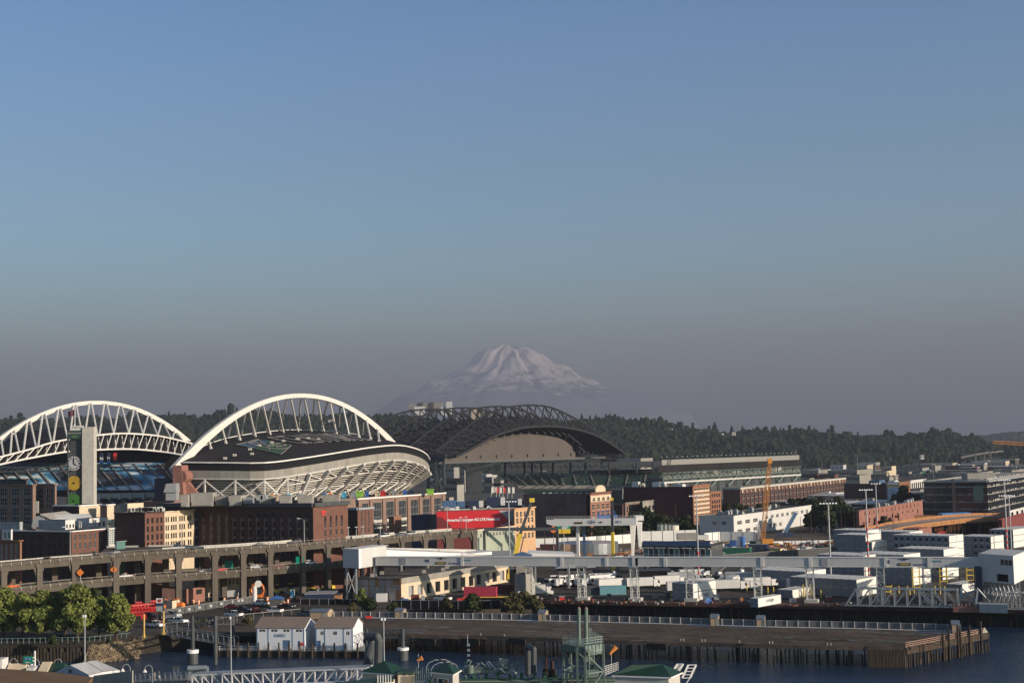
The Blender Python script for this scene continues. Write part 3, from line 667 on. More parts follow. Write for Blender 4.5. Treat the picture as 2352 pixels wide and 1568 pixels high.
# ================= ballpark with the sliding roof
bp=thing('ballpark','ballpark with a sliding dark steel truss roof and green seating','stadium',loc=tuple(XY(1230,1200,20)+Vector((0,0,GZ))))
bl=V(1012,1052,1150); br=V(1412,1040,1262)
mb_=[]
def chord(Ptab,off,Yl=1150,Yr=1262,xl=1000,xr=1412,n=22):
 P=[V(x,y,lerp(Yl,Yr,(x-xl)/(xr-xl))) for x,y in Ptab]
 return [p+off for p in interp_path(P,n)]
topT=[(1000,1036),(1040,1005),(1097,963),(1140,942),(1172,934),(1216,930),(1260,934),(1300,950),(1340,972),(1382,1002),(1410,1036)]
botT=[(1024,1049),(1055,1034),(1090,1014),(1126,997),(1177,983),(1234,979),(1285,983),(1334,995),(1370,1012),(1412,1040)]
step=Vector((-0.866,0.5,0))*34
low=chord(botT,Vector((0,0,0)),n=24)
tr_offs=[Vector((0,0,0)),step*0.95,step*1.95,step*2.95]
DS=mat('truss_steel',(0.032,0.033,0.038),0.8,var=0.15)
for k,of in enumerate(tr_offs):
 tcx=chord(topT,of,n=24); lb=[p+of+Vector((0,0,0.5)) for p in low]
 mb=MB()
 for i in range(24):
  mb.tube(tcx[i],tcx[i+1],0.85,n=6,cap=False); mb.tube(lb[i],lb[i+1],0.6,n=6,cap=False)
  s2=Vector((5,-3,0))
  mb.tube(lb[i],tcx[i+1],0.55,n=5,cap=False); mb.tube(tcx[i],lb[i+1]+s2,0.5,n=5,cap=False)
  if i%2==0: mb.tube(lb[i]+s2,tcx[i],0.5,n=5,cap=False)
 o=mb.build('roof_truss',DS,bp)
# roof plates
offs=[Vector((8,-5,0)),step*0.5,step,step*2,step*3,step*3.6]
mb=MB()
for a_,b_2 in zip(offs[:-1],offs[1:]):
 for i in range(24):
  dz=Vector((0,0,-1)); mb.obox(low[i]+a_+dz,low[i+1]-low[i],b_2-a_,(0,0,.8))
for k in range(8):
 o_=step*(0.3+k*.42)
 for i in range(24): mb.beam(low[i]+o_,low[i+1]+o_,.35,.3)
mb.build('roof',mat('ballpark_roof',(0.06,0.055,0.057),0.9,var=0.2,scale=0.08,spec=.15),bp)
mb=MB()
for i in range(24): mb.beam(low[i]+Vector((8,-5,0)),low[i+1]+Vector((8,-5,0)),1.4,2.0)
mb.build('roof_edge','truss_steel',bp)
# beige end wall set back under the roof, with brackets
ew=Vector((-0.866,0.5,0))*20
wt=[V(x,y,lerp(1168,1262,(x-1003)/410)) for x,y in ((1003,1058),(1055,1036),(1090,1022),(1138,1006),(1200,996),(1262,1001),(1295,1010),(1318,1030),(1326,1058))]
wt=interp_path(wt,20); mb=MB()
for i in range(20):
 a,b=wt[i],wt[i+1]; zb=ZT(1150,1057,1210); mb.prism([flat(a,zb),flat(b,zb),flat(b,max(zb+.2,b.z)),flat(a,max(zb+.2,a.z))],(0,3,0))
mb.build('end_wall',mat('panel_beige',(0.125,0.107,0.097),0.8,var=0.12,scale=0.12,streak=.3),bp)
mb=MB(); mb.beam(flat(wt[0],ZT(1150,1059,1210))+Vector((-8,-6,0)),flat(wt[-1],ZT(1150,1056,1210))+Vector((25,10,0)),2,1.6)
for i in range(1,20):
 a=wt[i]; q=a+Vector((3,-5,5)); mb.beam(a,q,.5); mb.beam(q,a+Vector((9,2,0)),.5)
 if i%2==0: mb.tube((a.x,a.y-.5,ZT(1150,1050,1210)),(a.x,a.y-.5,ZT(1150,1044,1210)),.8,n=6)
for i in range(8): mb.beam(V(1326+i*10,1056,1240),V(1331+i*10,1032+i*2.5,1240),.6); mb.beam(V(1331+i*10,1032+i*2.5,1240),V(1336+i*10,1056,1240),.6)
mb.build('end_brackets','steel_dark',bp)
mb=MB() # near-black sheet standing for the shaded inside under the roof
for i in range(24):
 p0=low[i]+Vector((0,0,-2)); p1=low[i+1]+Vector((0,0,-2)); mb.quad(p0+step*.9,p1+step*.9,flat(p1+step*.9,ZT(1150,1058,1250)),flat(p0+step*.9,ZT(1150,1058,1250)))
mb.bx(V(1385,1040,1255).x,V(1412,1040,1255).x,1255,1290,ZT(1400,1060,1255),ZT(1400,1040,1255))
mb.build('end_shade_sheet','dark_void',bp)
# track legs and lattice
mb=MB()
for x,Y in ((985,1165),(1000,1160),(1018,1158),(1008,1180)):
 mb.beam(V(x,1052,Y),flat(V(x-2 if x<1000 else x+2,1130,Y),GZ+8),2.0)
for k in range(5):
 y=1056+k*18; mb.beam(V(986,y,1162),V(1019,y+16,1158),.8); mb.beam(V(1019,y,1158),V(988,y+16,1162),.8); mb.beam(V(986,y,1162),V(1018,y,1158),.8)
mb.beam(V(984,1046,1165),V(1024,1049,1155),2.2,3)
mb.beam(V(1000,1080,1150),V(1016,1125,1150),1.2)
mb.build('roof_leg','steel_dark',bp)
# scoreboard left, dark frames
mb=MB(); z0=GZ
def pb(x0,x1,y0,y1,Y,dep,mt=None,m=mb):
 a=V(x0,y1,Y); b=V(x1,y1,Y); m.bx(a.x,b.x,Y,Y+dep,V((x0+x1)/2,y1,Y).z,V((x0+x1)/2,y0,Y).z)
pb(1086,1107,1078,1135,1180,6); pb(1070,1073,1074,1136,1180,4); pb(1080,1083,1074,1136,1180,4); pb(1068,1110,1072,1078,1180,8); pb(1040,1205,1133,1150,1130,30); pb(1110,1180,1110,1115,1190,10)
mb.beam(V(1068,1080,1175),V(1140,1062,1175),2,1); mb.beam(V(1068,1084,1175),V(1140,1066,1175),1,1)
pb(1134,1150,1098,1118,1190,8)
for k in range(6): mb.beam(V(1070,1078+k*9,1179),V(1083,1087+k*9,1179),.5)
mb.build('scoreboard','steel_dark',bp)
# green seating deck with aisles, dark upper deck, roof line
gs=mat('seats_green',(0.028,0.065,0.048),0.8,var=0.35,scale=0.6,fine=0.5)
mb=MB(); T=[V(x,y,1330) for x,y in ((1140,1088),(1250,1084),(1400,1084),(1530,1082))]; Bq=[V(x,y,1240) for x,y in ((1195,1120),(1270,1117),(1400,1115),(1530,1115))]
for i in range(3): mb.quad(T[i],T[i+1],Bq[i+1],Bq[i])
T=[V(x,1125,1235) for x in (1200,1530)]; Bq=[V(x,1142,1190) for x in (1215,1530)]; mb.quad(T[0],T[1],Bq[1],Bq[0])
mb.build('seating',gs,bp)
mb=MB()
for x0,x1 in ((1153,1192),(1178,1214),(1207,1242),(1232,1262),(1257,1282),(1285,1298),(1317,1325),(1355,1367),(1401,1395),(1442,1436),(1484,1478),(1518,1512)):
 mb.beam(V(x0,1088,1316),V(x1,1116,1230),.9,.5)
mb.beam(V(1190,1118,1238),V(1530,1117,1238),1.5,2.6); mb.build('aisle_stairs','concrete',bp)
mb=MB(); pb(1385,1550,1060,1073,1300,40,m=mb); pb(1130,1530,1081,1086,1335,10,m=mb); pb(1150,1400,1064,1080,1400,10,m=mb)
for x in (1160,1205,1222,1243,1270,1310,1345,1399,1462,1500): mb.beam(V(x,1062,1290),V(x,1086 if x>1300 else 1120,1290),1.6)
for k in range(26): x=1160+k*14; mb.beam(V(x,1075,1292),V(x+14,1067,1292),.6); mb.beam(V(x+14,1075,1292),V(x+14,1067,1292),.6)
mb.build('upper_deck','steel_dark',bp)
mb=MB()
for k in range(70):
 x=rnd.uniform(1290,1525); y=rnd.uniform(1088,1114); p=V(x,y,1330-(y-1088)*3); mb.cb(p+Vector((0,-1,1.0)),(.6,.5,1.3))
for k in range(14): x=1195+k*9.5+(k//8)*70; p=V(x,1060,1286); mb.cb(p,(1.4,.5,.7))
for k in range(9): x=1250+k*14; p=V(x,1132,1200); mb.cb(p,(2.4,1,.9))
mb.build('spectators_and_lamps','white_panel',bp)['kind']='stuff'
# right grandstand: pale fascia, dark roof, green steel frame, ribs
mb=MB(); A=V(1520,1062,1150); Bz=V(1836,1056,1330)
def gp(t,z): p=lerp(A,Bz,t); return Vector((p.x,p.y,z))
zA=A.z;
mb.obox(gp(0,ZT(1520,1068,1150)),gp(1,0)-gp(0,0),(0,6,0),(0,0,ZT(1520,1056,1150)-ZT(1520,1068,1150)))
mb.build('roof_fascia',mat('fascia_grey',(0.25,0.24,0.22),.7,var=.1),bp)
mb=MB(); zt2=ZT(1520,1068,1150); mb.obox(gp(-0.0,zt2-5.4)+Vector((-4,-12,0)),gp(1.03,0)-gp(0,0),(4,14,0),(0,0,5.2)); mb.build('roof','roof_black',bp)
mb=MB(); mb.obox(gp(0,GZ),gp(1,0)-gp(0,0),(-8,40,0),(0,0,20)); o=mb.build('stand_wall','steel_dark',bp)
mb=MB()
zb2=ZT(1520,1118,1150)
for r in range(10):
 t=r/10; z=lerp(zt2-9,zb2,t); off=Vector((0,10*t,0)); mb.beam(gp(0,z)+off,gp(1,z)+off,.7,.6)
mb.build('seating_ribs','concrete',bp)
mb=MB();
for k in range(17):
 t=k/16; p=gp(t,0); mb.beam(flat(p,zb2-6)+Vector((0,-3,0)),flat(p,zt2-5)+Vector((0,-3,0)),1.1)
 if k<16:
  q=gp((k+1)/16,0); mb.beam(flat(p,zt2-11)+Vector((0,-2,0)),flat(q,zt2-6)+Vector((0,-2,0)),.5); mb.beam(flat(q,zt2-11)+Vector((0,-2,0)),flat(p,zt2-6)+Vector((0,-2,0)),.5)
  if k%2: mb.beam(flat(p,zb2-2)+Vector((0,-2.5,0)),flat(q,zt2-12)+Vector((0,-2.5,0)),1.6)
for z in (zt2-6,zt2-11,zt2-13.5): mb.beam(gp(0,z)+Vector((0,-3,0)),gp(1,z)+Vector((0,-3,0)),.8)
mb.build('steel_frame','steel_green',bp)
mb=MB(); mb.beam(gp(0,zt2-14)+Vector((0,-3.5,0)),gp(1,zt2-14)+Vector((0,-3.5,0)),.8,1.2);
for k in range(30): mb.cb(gp(k/30,zt2+6.5),(1,.6,.5))
mb.build('white_rail','white_panel',bp)
# flags in front of the ballpark
for k,(x,c) in enumerate(((1128,'white_panel'),(1140,'red'),(1147,'white_panel'),(1155,'red'),(1166,'white_panel'),(1176,'white_panel'),(1430,'steel_white'),(1441,'red'))):
 p=V(x,1146,1100) if x<1400 else V(x,1146,1050); mb=MB(); top=V(x+1,1118,p.y); mb.tube(p,top,.2,n=5); o=mb.build('flagpole','white_panel',None,loc=tuple(p)); tag(o,'thin white flagpole below the green ballpark seats','flagpole','flagpoles in front of the ballpark')
 mb=MB(); mb.obox(top,(1.6,.3,-.4),(0,.08,0),(0,0,-4.5)); f=mb.build('flag',c,None,loc=tuple(top)); tag(f,('red' if c=='red' else 'white')+' flag hanging from a pole below the green ballpark seats','flag','flags in front of the ballpark')
# ================= buildings
WIN={}
def win_mesh(w,h,style):
 key=(round(w,2),round(h,2),style)
 if key in WIN: return WIN[key]
 gl,fr,nv,nh,arch=style
 mb=MB();
 if arch:
  pts=[(-w/2,0,0),(w/2,0,0)]+[(w/2*math.cos(math.pi*k/10),0,h-w/2+w/2*math.sin(math.pi*k/10)) for k in range(11)]
  mb.prism(pts,(0,-.06,0),0)
 else: mb.bx(-w/2,w/2,-.06,0,0,h,0)
 t=min(.16,max(.07,w*.06))
 hh=h-(w/2 if arch else 0)
 mb.bx(-w/2,-w/2+t,-.14,-.061,0,hh,1); mb.bx(w/2-t,w/2,-.14,-.061,0,hh,1); mb.bx(-w/2+t,w/2-t,-.14,-.061,0,t,1)
 if not arch: mb.bx(-w/2+t,w/2-t,-.14,-.061,h-t,h,1)
 for k in range(1,nv): x=-w/2+w*k/nv; mb.bx(x-t*.4,x+t*.4,-.12,-.061,t,h-t*2,1)
 for k in range(1,nh): z=h*k/nh; mb.bx(-w/2+t,w/2-t,-.13,-.062,z-t*.4,z+t*.4,1)
 me_o=mb.build('window',[gl,fr]); me=me_o.data; bpy.data.objects.remove(me_o); WIN[key]=me; return me
GL0=('glass','wood_dark',2,2,False)
def put_window(parent,P,U,w,h,style,name='window',depth=0.22):
 me=win_mesh(w,h,style); o=bpy.data.objects.new(name,me); COL.objects.link(o); o.parent=parent
 N=Vector((U.y,-U.x,0)); o.location=P-N*depth-ORG[parent.name]; o.rotation_euler=(0,0,math.atan2(U.y,U.x)); return o
def facade(mb,A,U,width,z0,z1,wins,depth=.35,mi=0):
 """wall surface with real openings; wins: (x0,z0,w,h,arch)"""
 N=Vector((U.y,-U.x,0)); A=flat(A,0)
 def P(x,z,d=0):
  q=A+U*x-N*d; return (q.x,q.y,z)
 xs=sorted({0,width}|{round(w[0],3) for w in wins}|{round(w[0]+w[2],3) for w in wins}); zs=sorted({z0,z1}|{round(w[1],3) for w in wins}|{round(w[1]+w[3],3) for w in wins})
 xs=[x for x in xs if 0<=x<=width]; zs=[z for z in zs if z0<=z<=z1]
 def inside(x,z):
  for w in wins:
   if w[0]<x<w[0]+w[2] and w[1]<z<w[1]+w[3]: return True
  return False
 for i in range(len(xs)-1):
  j=0
  while j<len(zs)-1:
   xm=(xs[i]+xs[i+1])/2
   if inside(xm,(zs[j]+zs[j+1])/2): j+=1; continue
   k=j+1
   while k<len(zs)-1 and not inside(xm,(zs[k]+zs[k+1])/2): k+=1
   mb.quad(P(xs[i],zs[j]),P(xs[i+1],zs[j]),P(xs[i+1],zs[k]),P(xs[i],zs[k]),mi); j=k
 for (x,z,w,h,ar) in wins:
  mb.quad(P(x,z),P(x,z,depth),P(x,z+h,depth),P(x,z+h),mi); mb.quad(P(x+w,z+h),P(x+w,z+h,depth),P(x+w,z,depth),P(x+w,z),mi)
  mb.quad(P(x,z),P(x+w,z),P(x+w,z,depth),P(x,z,depth),mi); mb.quad(P(x,z+h,depth),P(x+w,z+h,depth),P(x+w,z+h),P(x,z+h),mi)
  if ar:
   n=8; c=x+w/2; r=w/2
   for k in range(n):
    a0=math.pi*k/n; a1=math.pi*(k+1)/n
    mb.quad(P(c+r*math.cos(a0),z+h-r+r*math.sin(a0)),P(c+r*math.cos(a0),z+h),P(c+r*math.cos(a1),z+h),P(c+r*math.cos(a1),z+h-r+r*math.sin(a1)),mi)
def along(C,D,px,z=20):
 lo,hi=0.0,900.0; s0=proj(flat(C,z))[0]<px
 for _ in range(50):
  m=(lo+hi)/2
  if (proj(flat(C+D*m,z))[0]<px)==s0: lo=m
  else: hi=m
 return C+D*max(.6,lo)
def rows_of(spec,px,py0,Y,width,z0,z1,A,U):
 """returns windows list + placement; spec keys n,x,rows(py of tops at corner),h,wf,arch,st"""
 out=[]
 xa,xb=spec.get('x',(0,1)); n=spec['n']; bay=(xb-xa)*width/n; w=bay*spec.get('wf',.5)
 for py in spec['rows']:
  zt=ZT(px,py,Y) if py>500 else z0+(z1-z0)*py
  h=spec['h']; zb=zt-h
  if zb<z0+.3 : continue
  if zt>z1-.2: continue
  for i in range(n):
   x=xa*width+bay*(i+.5)-w/2; out.append((round(x,3),round(zb,3),round(w,3),h,spec.get('arch',False),spec.get('st',GL0)))
 return out
def building(name,label,Lp,Cp,Rp,ytop,mN,mW,wN=(),wW=(),cat='building',group=None,z0=GZ,roof='roof_grey',trim=None,ct=0.5,ztop=None,free=False,trimh=.5):
 C=XY(*Cp,z=20)
 if free: L=XY(*Lp,z=20); Rr=XY(*Rp,z=20)
 else: L=along(C,-EW,Lp[0]); Rr=along(C,NS,Rp[0])
 z1=ztop if ztop is not None else ZT(Cp[0],ytop,Cp[1])
 t=thing(name,label,cat,loc=(C.x,C.y,z0),group=group)
 B=L+Rr-C
 w=mN;
 specs=[]
 for (A,E,m,ws) in ((L,C,mN,wN),(C,Rr,mW,wW)):
  U=(E-A); wd=U.length; U=U/wd; allw=[]
  for s in ws: allw+=rows_of(s,Cp[0],0,Cp[1],wd,z0,z1,A,U)
  specs.append((A,U,wd,m,allw))
 meshes={}
 for (A,U,wd,m,allw) in specs:
  mb=meshes.setdefault(m,MB()); facade(mb,A,U,wd,z0,z1,[a[:5] for a in allw],depth=.5)
 mb=meshes[mN]
 mb.quad(flat(Rr,z0),flat(B,z0),flat(B,z1),flat(Rr,z1)); mb.quad(flat(B,z0),flat(L,z0),flat(L,z1),flat(B,z1))
 walls=[]
 for k,(m,mb) in enumerate(meshes.items()):
  o=mb.build('wall',m,t); walls.append(o)
 for (A,U,wd,m,allw) in specs:
  for (x,z,ww,h,ar,st) in allw:
   put_window(t,flat(A,z)+U*(x+ww/2),U,ww-.02,h-.02,(st[0],st[1],st[2],st[3],ar),depth=.3)
 q=.7; ctr=(L+Rr)/2
 ins=[flat(p+(ctr-p).normalized()*.4,z1-q) for p in (L,C,Rr,B)]
 mb=MB(); mb.quad(ins[0],ins[1],ins[2],ins[3]);
 for a,b,c,d in zip((L,C,Rr,B),(C,Rr,B,L),ins,ins[1:]+ins[:1]): mb.quad(flat(b,z1),flat(a,z1),flat(c,z1-q),flat(d,z1-q))
 mb.build('roof',roof,t)
 if trim:
  mb=MB()
  for a,b in ((L,C),(C,Rr)):
   U=(b-a).normalized(); N=Vector((U.y,-U.x,0)); mb.obox(flat(a,z1-trimh+.05)-U*.15+N*.0,(b-a)+U*.3,N*ct,(0,0,trimh))
  mb.build('cornice',trim,t)
 return t,C,L,Rr,z1
def roof_units(t,C,L,Rr,z1,n,mts=('steel_grey','roof_pale','white_panel'),seed=1,sz=(2,5),hh=(1,3)):
 r=random.Random(seed)
 for k in range(n):
  a=r.uniform(.1,.9); b=r.uniform(.1,.9); p=C+(L-C)*a+(Rr-C)*b; s=(r.uniform(*sz),r.uniform(*sz)); h=r.uniform(*hh)
  mb=MB(); U=(Rr-C).normalized(); W_=(L-C).normalized(); mb.obox(flat(p,z1-.75),U*s[0],W_*s[1],(0,0,h+.7)); mb.obox(flat(p+U*.3+W_*.3,z1+h-.05),U*(s[0]-.6),W_*(s[1]-.6),(0,0,.3));
  mb.build('roof_unit',r.choice(mts),t)
S=lambda **k:k
PW=('glass','brick_tan',2,2,False)
# ---- left edge brownstone apartments
t,C,L,Rr,z=building('apartment_building','taupe brick apartment block with large dark windows at the left edge below the stadium seats',(-60,575),(75,560),(82,590),1112,'brick_tan','brick_tan',wN=[S(n=5,x=(0,1),rows=[1120,1143,1166,1186],h=3.0,wf=.6,st=('glass','steel_grey',3,2,False))],trim='brick_tan')
t,C,L,Rr,z=building('apartment_building','projecting taupe wing with two tall window bays beside the disc tower',(78,575),(126,560),(130,582),1110,'brick_tan','brick_tan',wN=[S(n=2,x=(0.03,.97),rows=[1121,1143],h=4.3,wf=.66,st=('glass','steel_grey',3,2,False))],trim='concrete')
t,C,L,Rr,z=building('penthouse','dark glass penthouse with bright blue posts on the taupe apartment block',(-60,578),(60,566),(64,585),1099,'roof_grey','roof_grey',z0=ZT(30,1113,566),wN=[S(n=8,rows=[1103],h=1.6,wf=.92,st=('glass','blue_light',1,1,False))],trim='roof_grey',ct=.8)
# ---- dark brick with peach penthouse
building('brick_building','dark brown brick block with a peach rendered side right under the disc tower',(122,520),(182,505),(231,535),1160,'brick_dark','stucco_cream',trim='white_paint',trimh=.4)
building('stair_tower','tall peach stair tower with green glass at its foot beside the disc tower block',(230,515),(246,505),(262,520),1158,'brick_tan','stucco_cream',wW=[S(n=2,x=(.1,.9),rows=[1192,1200],h=1.0,wf=.95,st=('glass_green','white_paint',2,1,False))],trim='white_paint',trimh=.4)
t,C,L,Rr,z=building('glass_stair','pale green glazed stair with white frames between the brick blocks',(248,472),(250,470),(273,492),1212,'white_panel','white_panel',wW=[S(n=4,x=(.03,.97),rows=[1216,1221,1226,1231,1236,1241,1246],h=.62,wf=.86,st=('glass_green','white_paint',1,1,False))])
building('glass_annex','small lower green glazed annex stepping down beside the glazed stair',(266,462),(268,458),(288,476),1243,'white_panel','glass_green',trim='steel_grey',trimh=.2)
# ---- brick lofts with grey roofscape
t,C,L,Rr,z=building('brick_lofts','brown brick loft block crowded with grey and white rooftop cabins behind the viaduct',(26,480),(164,462),(249,500),1219,'brick_dark','brick_red',wN=[S(n=4,x=(.02,.55),rows=[1229,1249,1270],h=2.4,wf=.5,st=('glass','brick_dark',3,2,False)),S(n=4,x=(.6,.95),rows=[1227,1248,1269],h=2.1,wf=.5,st=('glass','brick_dark',1,2,False))],wW=[S(n=7,x=(.03,.97),rows=[1227,1247,1270],h=2.0,wf=.45,st=('glass','steel_grey',2,2,False))],trim='white_paint',trimh=.35)  # shaded side in darker brick, sunlit side in redder brick
def cabin(label,Lp,Cp,Rp,ytop,ybase,mN,mW,wN=(),wW=(),**k):
 return building('rooftop_cabin',label,Lp,Cp,Rp,ytop,mN,mW,wN,wW,z0=ZT(Cp[0],ybase,Cp[1]),cat='cabin',group=None,**k)
wc=('white_paint','steel_grey',2,1,False)
cabin('low grey cabin with a row of white louvres at the left of the loft roof',(-5,482),(45,474),(52,490),1198,1217,'steel_grey','steel_grey',wN=[S(n=6,rows=[1206],h=1.1,wf=.5,st=wc)])
cabin('grey rooftop cabin with white louvres in the middle of the loft roof',(88,482),(150,472),(172,492),1194,1216,'steel_grey','white_panel',wN=[S(n=6,x=(.1,.9),rows=[1205],h=1.2,wf=.5,st=wc)],wW=[S(n=3,rows=[1204],h=1.2,wf=.5,st=GL0)])
cabin('white rooftop cabin with a curved wall and vents at the right of the loft roof',(176,484),(205,480),(248,500),1190,1215,'white_panel','white_panel',wW=[S(n=3,x=(.2,.9),rows=[1200],h=1.5,wf=.5)])
t=thing('rooftop_gable','grey and white gabled roof house standing on the lofts','cabin',loc=tuple(V(110,1210,486)))
mb=MB(); a=V(85,1193,490); b=V(145,1193,490); r1=V(100,1179,492); r2=V(138,1177,502)
mb.prism([V(72,1210,486),V(100,1210,486),V(100,1190,486),V(93,1183,486),V(78,1186,486)],(14,8,0)); mb.build('wall','steel_grey',t)
MB().obox(V(93,1183,485.5)+Vector((-.2,0,.2)),V(112,1192,485.5)-V(93,1183,485.5)+Vector((.3,0,0)),(6,8,.5),(0,0,.3)).build('roof','roof_pale',t)
MB().obox(V(79,1178,485),(1.2,0,0),(0,1,0),(0,0,4)).build('chimney','roof_pale',t)
for k,(x,y,h) in enumerate(((182,1200,7),(186,1200,6),(214,1196,9),(219,1196,8),(226,1200,5),(110,1189,4))):
 p=V(x,1212,478); mb=MB().tube(p,p+Vector((0,0,h*.3)),.28,n=8); mb.tube(p+Vector((0,0,h*.3)),p+Vector((0,0,h*.3+.25)),.42,n=8); o=mb.build('flue',"steel_grey",None,loc=tuple(p)); tag(o,'thin grey metal flue on the loft roof','flue','flues on the loft roof')
# ---- orange brick corner house
building('brick_house','small orange brick house at the left edge just above the viaduct',(-60,436),(46,428),(50,440),1240,'brick_orange','brick_orange',wN=[S(n=6,x=(0.35,.97),rows=[1249,1271],h=2.5,wf=.45,st=('glass_pale','white_paint',1,2,False))],trim='brick_orange')
cabin('pale green glazed cabin with white frames on the orange brick house',(4,440),(25,436),(28,446),1215,1240,'white_panel','white_panel',wN=[S(n=2,x=(.1,.95),rows=[1222],h=1.9,wf=.8,st=('glass_green','white_paint',2,1,False))])
# ---- brown and cream hotel
t,C,L,Rr,z=building('office_block','brown office block with a blank dark side and paired windows next to its cream neighbour',(264,478),(333,466),(377,490),1177,'brick_dark','brick_red',wW=[S(n=2,x=(.04,.5),rows=[1190,1209,1228,1246],h=1.8,wf=.5),S(n=2,x=(.54,.97),rows=[1190,1209,1228,1246],h=1.8,wf=.5)],trim='brick_dark',trimh=.3)  # blank side's shade is put into a darker brick than the front
t,C,L,Rr,z=building('office_block','cream rendered block with four columns of grouped windows behind the viaduct',(375,492),(378,489),(446,520),1174,'stucco_cream','stucco_cream',wW=[S(n=2,x=(.02,.16),rows=[1187,1206,1225,1244],h=1.8,wf=.6),S(n=3,x=(.2,.42),rows=[1187,1206,1225,1244],h=1.8,wf=.66),S(n=3,x=(.48,.7),rows=[1187,1206,1225,1244],h=1.8,wf=.66),S(n=2,x=(.77,.92),rows=[1187,1206,1225,1244],h=1.8,wf=.66)],trim='stucco_cream',trimh=.4)
cabin('grey and cream plant box on the roof of the brown office block',(276,486),(293,478),(330,492),1156,1176,'concrete','stucco_cream')
mb=MB();
for k in range(14): p=V(305+k*5.2,1172,478); mb.cb(p+Vector((0,0,rnd.uniform(0,.5))),(rnd.uniform(.8,1.8),1.2,rnd.uniform(.8,2)))
o=mb.build('plant_units','white_panel',None,loc=tuple(V(340,1176,478))); tag(o,'clutter of small white plant boxes on the brown office roof','plant units',kind='stuff')
building('red_parapet_building','long low red brick parapet running behind the brown office block and arcaded warehouse',(325,560),(400,545),(425,565),1150,'brick_salmon','brick_salmon')
# ---- long arcaded warehouse
arc=('glass','brick_dark',1,7,True)
t,C,L,Rr,z=building('arcaded_warehouse','long dark brick warehouse with a rank of tall arched bays and a lit brick end',(366,498),(720,478),(800,512),1155,'brick_dark','brick_red',wN=[S(n=19,x=(.02,.985),rows=[1179],h=15.0,wf=.46,arch=True,st=arc)],wW=[S(n=4,x=(.26,.9),rows=[1187],h=1.9,wf=.34,arch=True,st=('glass','brick_red',1,1,True)),S(n=4,x=(.26,.9),rows=[1200,1219,1238,1256],h=2.0,wf=.34,st=('glass','concrete',1,2,False))],trim='steel_dark',ct=.9,trimh=1.3)  # long side darkened for its shade, end wall redder where the sun falls
mb=MB(); U=(C-L).normalized(); N=Vector((U.y,-U.x,0)); wd=(C-L).length
for i in range(19):
 x=wd*(.02+.965*(i+.5)/19)
 hw=wd*.965/19*.23
 q=flat(L,0)+U*(x-hw+.12)-N*.3; mb.obox(flat(q,6),U*.3,N*.25,(0,0,ZT(720,1186,478)-6))  # pale strip on each left jamb stands for its sunlit reveal
 for yy in (1197,1217,1239):
  zc=ZT(720,yy,478); q=flat(L,zc)+U*(x-hw)-N*.25; mb.obox(q,U*hw*2,N*.12,(0,0,.8))
mb.build('lintels_and_lit_jambs','brick_tan',t)
for k,(x0,x1,y0,y1,m) in enumerate(((414,432,1134,1152,'roof_pale'),(435,486,1130,1152,'roof_pale'),(488,520,1138,1152,'concrete'),(525,553,1136,1152,'roof_pale'),(556,578,1142,1152,'steel_grey'),(590,622,1138,1152,'concrete'),(640,668,1136,1150,'roof_pale'),(680,716,1136,1150,'roof_pale'),(735,775,1135,1150,'concrete'))):
 a=V(x0,y1,490);b=V(x1,y1,490); zz=z-.7; mb=MB().bx(a.x,b.x,490+(k%3)*2,499,zz,V((x0+x1)/2,y0+2,490).z); mb.bx(a.x+.4,b.x-.4,489.6+(k%3)*2,489.99+(k%3)*2,zz+.3,zz+1.6); mb.build('roof_unit',m,t)
mb=MB()
for x in (598,606): p=V(x,1149,486); mb.tube(p+Vector((0,-1,1)),p+Vector((0,3,1)),1.0,n=12)
mb.build('fan_drum','steel_grey',t)
p=V(673,1181,478); zz=p.z
# sign on lit end
U=(Rr-C).normalized(); N=Vector((U.y,-U.x,0)); q=flat(C,ZT(735,1177,484))+U*4.2+N*.08
mb=MB(); mb.obox(q,U*2.6,N*.1,(0,0,.7)); mb.obox(q+Vector((0,0,-.8))+U*.4,U*1.8,N*.1,(0,0,.5)); mb.build('wall_sign','red',t)
# ---- narrow brick block with grey roof
building('brick_block','small red brick block with a sloping grey roof edge right of the arcaded warehouse',(798,540),(822,525),(857,552),1166,'brick_dark','brick_red',wW=[S(n=3,x=(.15,.85),rows=[1173,1198],h=4.2,wf=.3,st=('glass','steel_grey',1,2,False))],trim='steel_grey',trimh=.8,ct=.7)  # left side takes the dark brick as its shade
# ---- stadium event hall in tan brick
t,C,L,Rr,z=building('event_hall','long tan brick hall with six big glazed bays and white bands beneath the stadium terrace',(818,716),(822,712),(1024,800),1144,'brick_tan','brick_tan',wW=[S(n=7,x=(.0,.97),rows=[1156],h=11.2,wf=.62,st=('glass','steel_grey',5,3,False)),S(n=7,x=(.0,.97),rows=[1206],h=7,wf=.62,st=('glass','steel_dark',3,2,False))],trim='white_paint',trimh=.7)
mb=MB(); U=(Rr-C).normalized(); N=Vector((U.y,-U.x,0)); wd=(Rr-C).length; zb=ZT(822,1204,712)
for i in range(7):
 x=wd*.97*(i+.5)/7; hw=wd*.97/7*.31; mb.obox(flat(C,zb)+U*(x-hw)-N*.2,U*hw*2,N*.5,(0,0,1.5)); mb.obox(flat(C,zb-3)+U*(x-hw)-N*.2,U*hw*2,N*.5,(0,0,.7))
mb.build('white_band','concrete_light',t)
mb=MB()
for i in range(8):
 x=wd*.97*i/7; mb.obox(flat(C,GZ)+U*(x-1.6+ (1.6 if i==0 else 0)),U*2.9,N*.6,(0,0,z-GZ-1.2))
mb.build('pilaster','brick_tan',t)
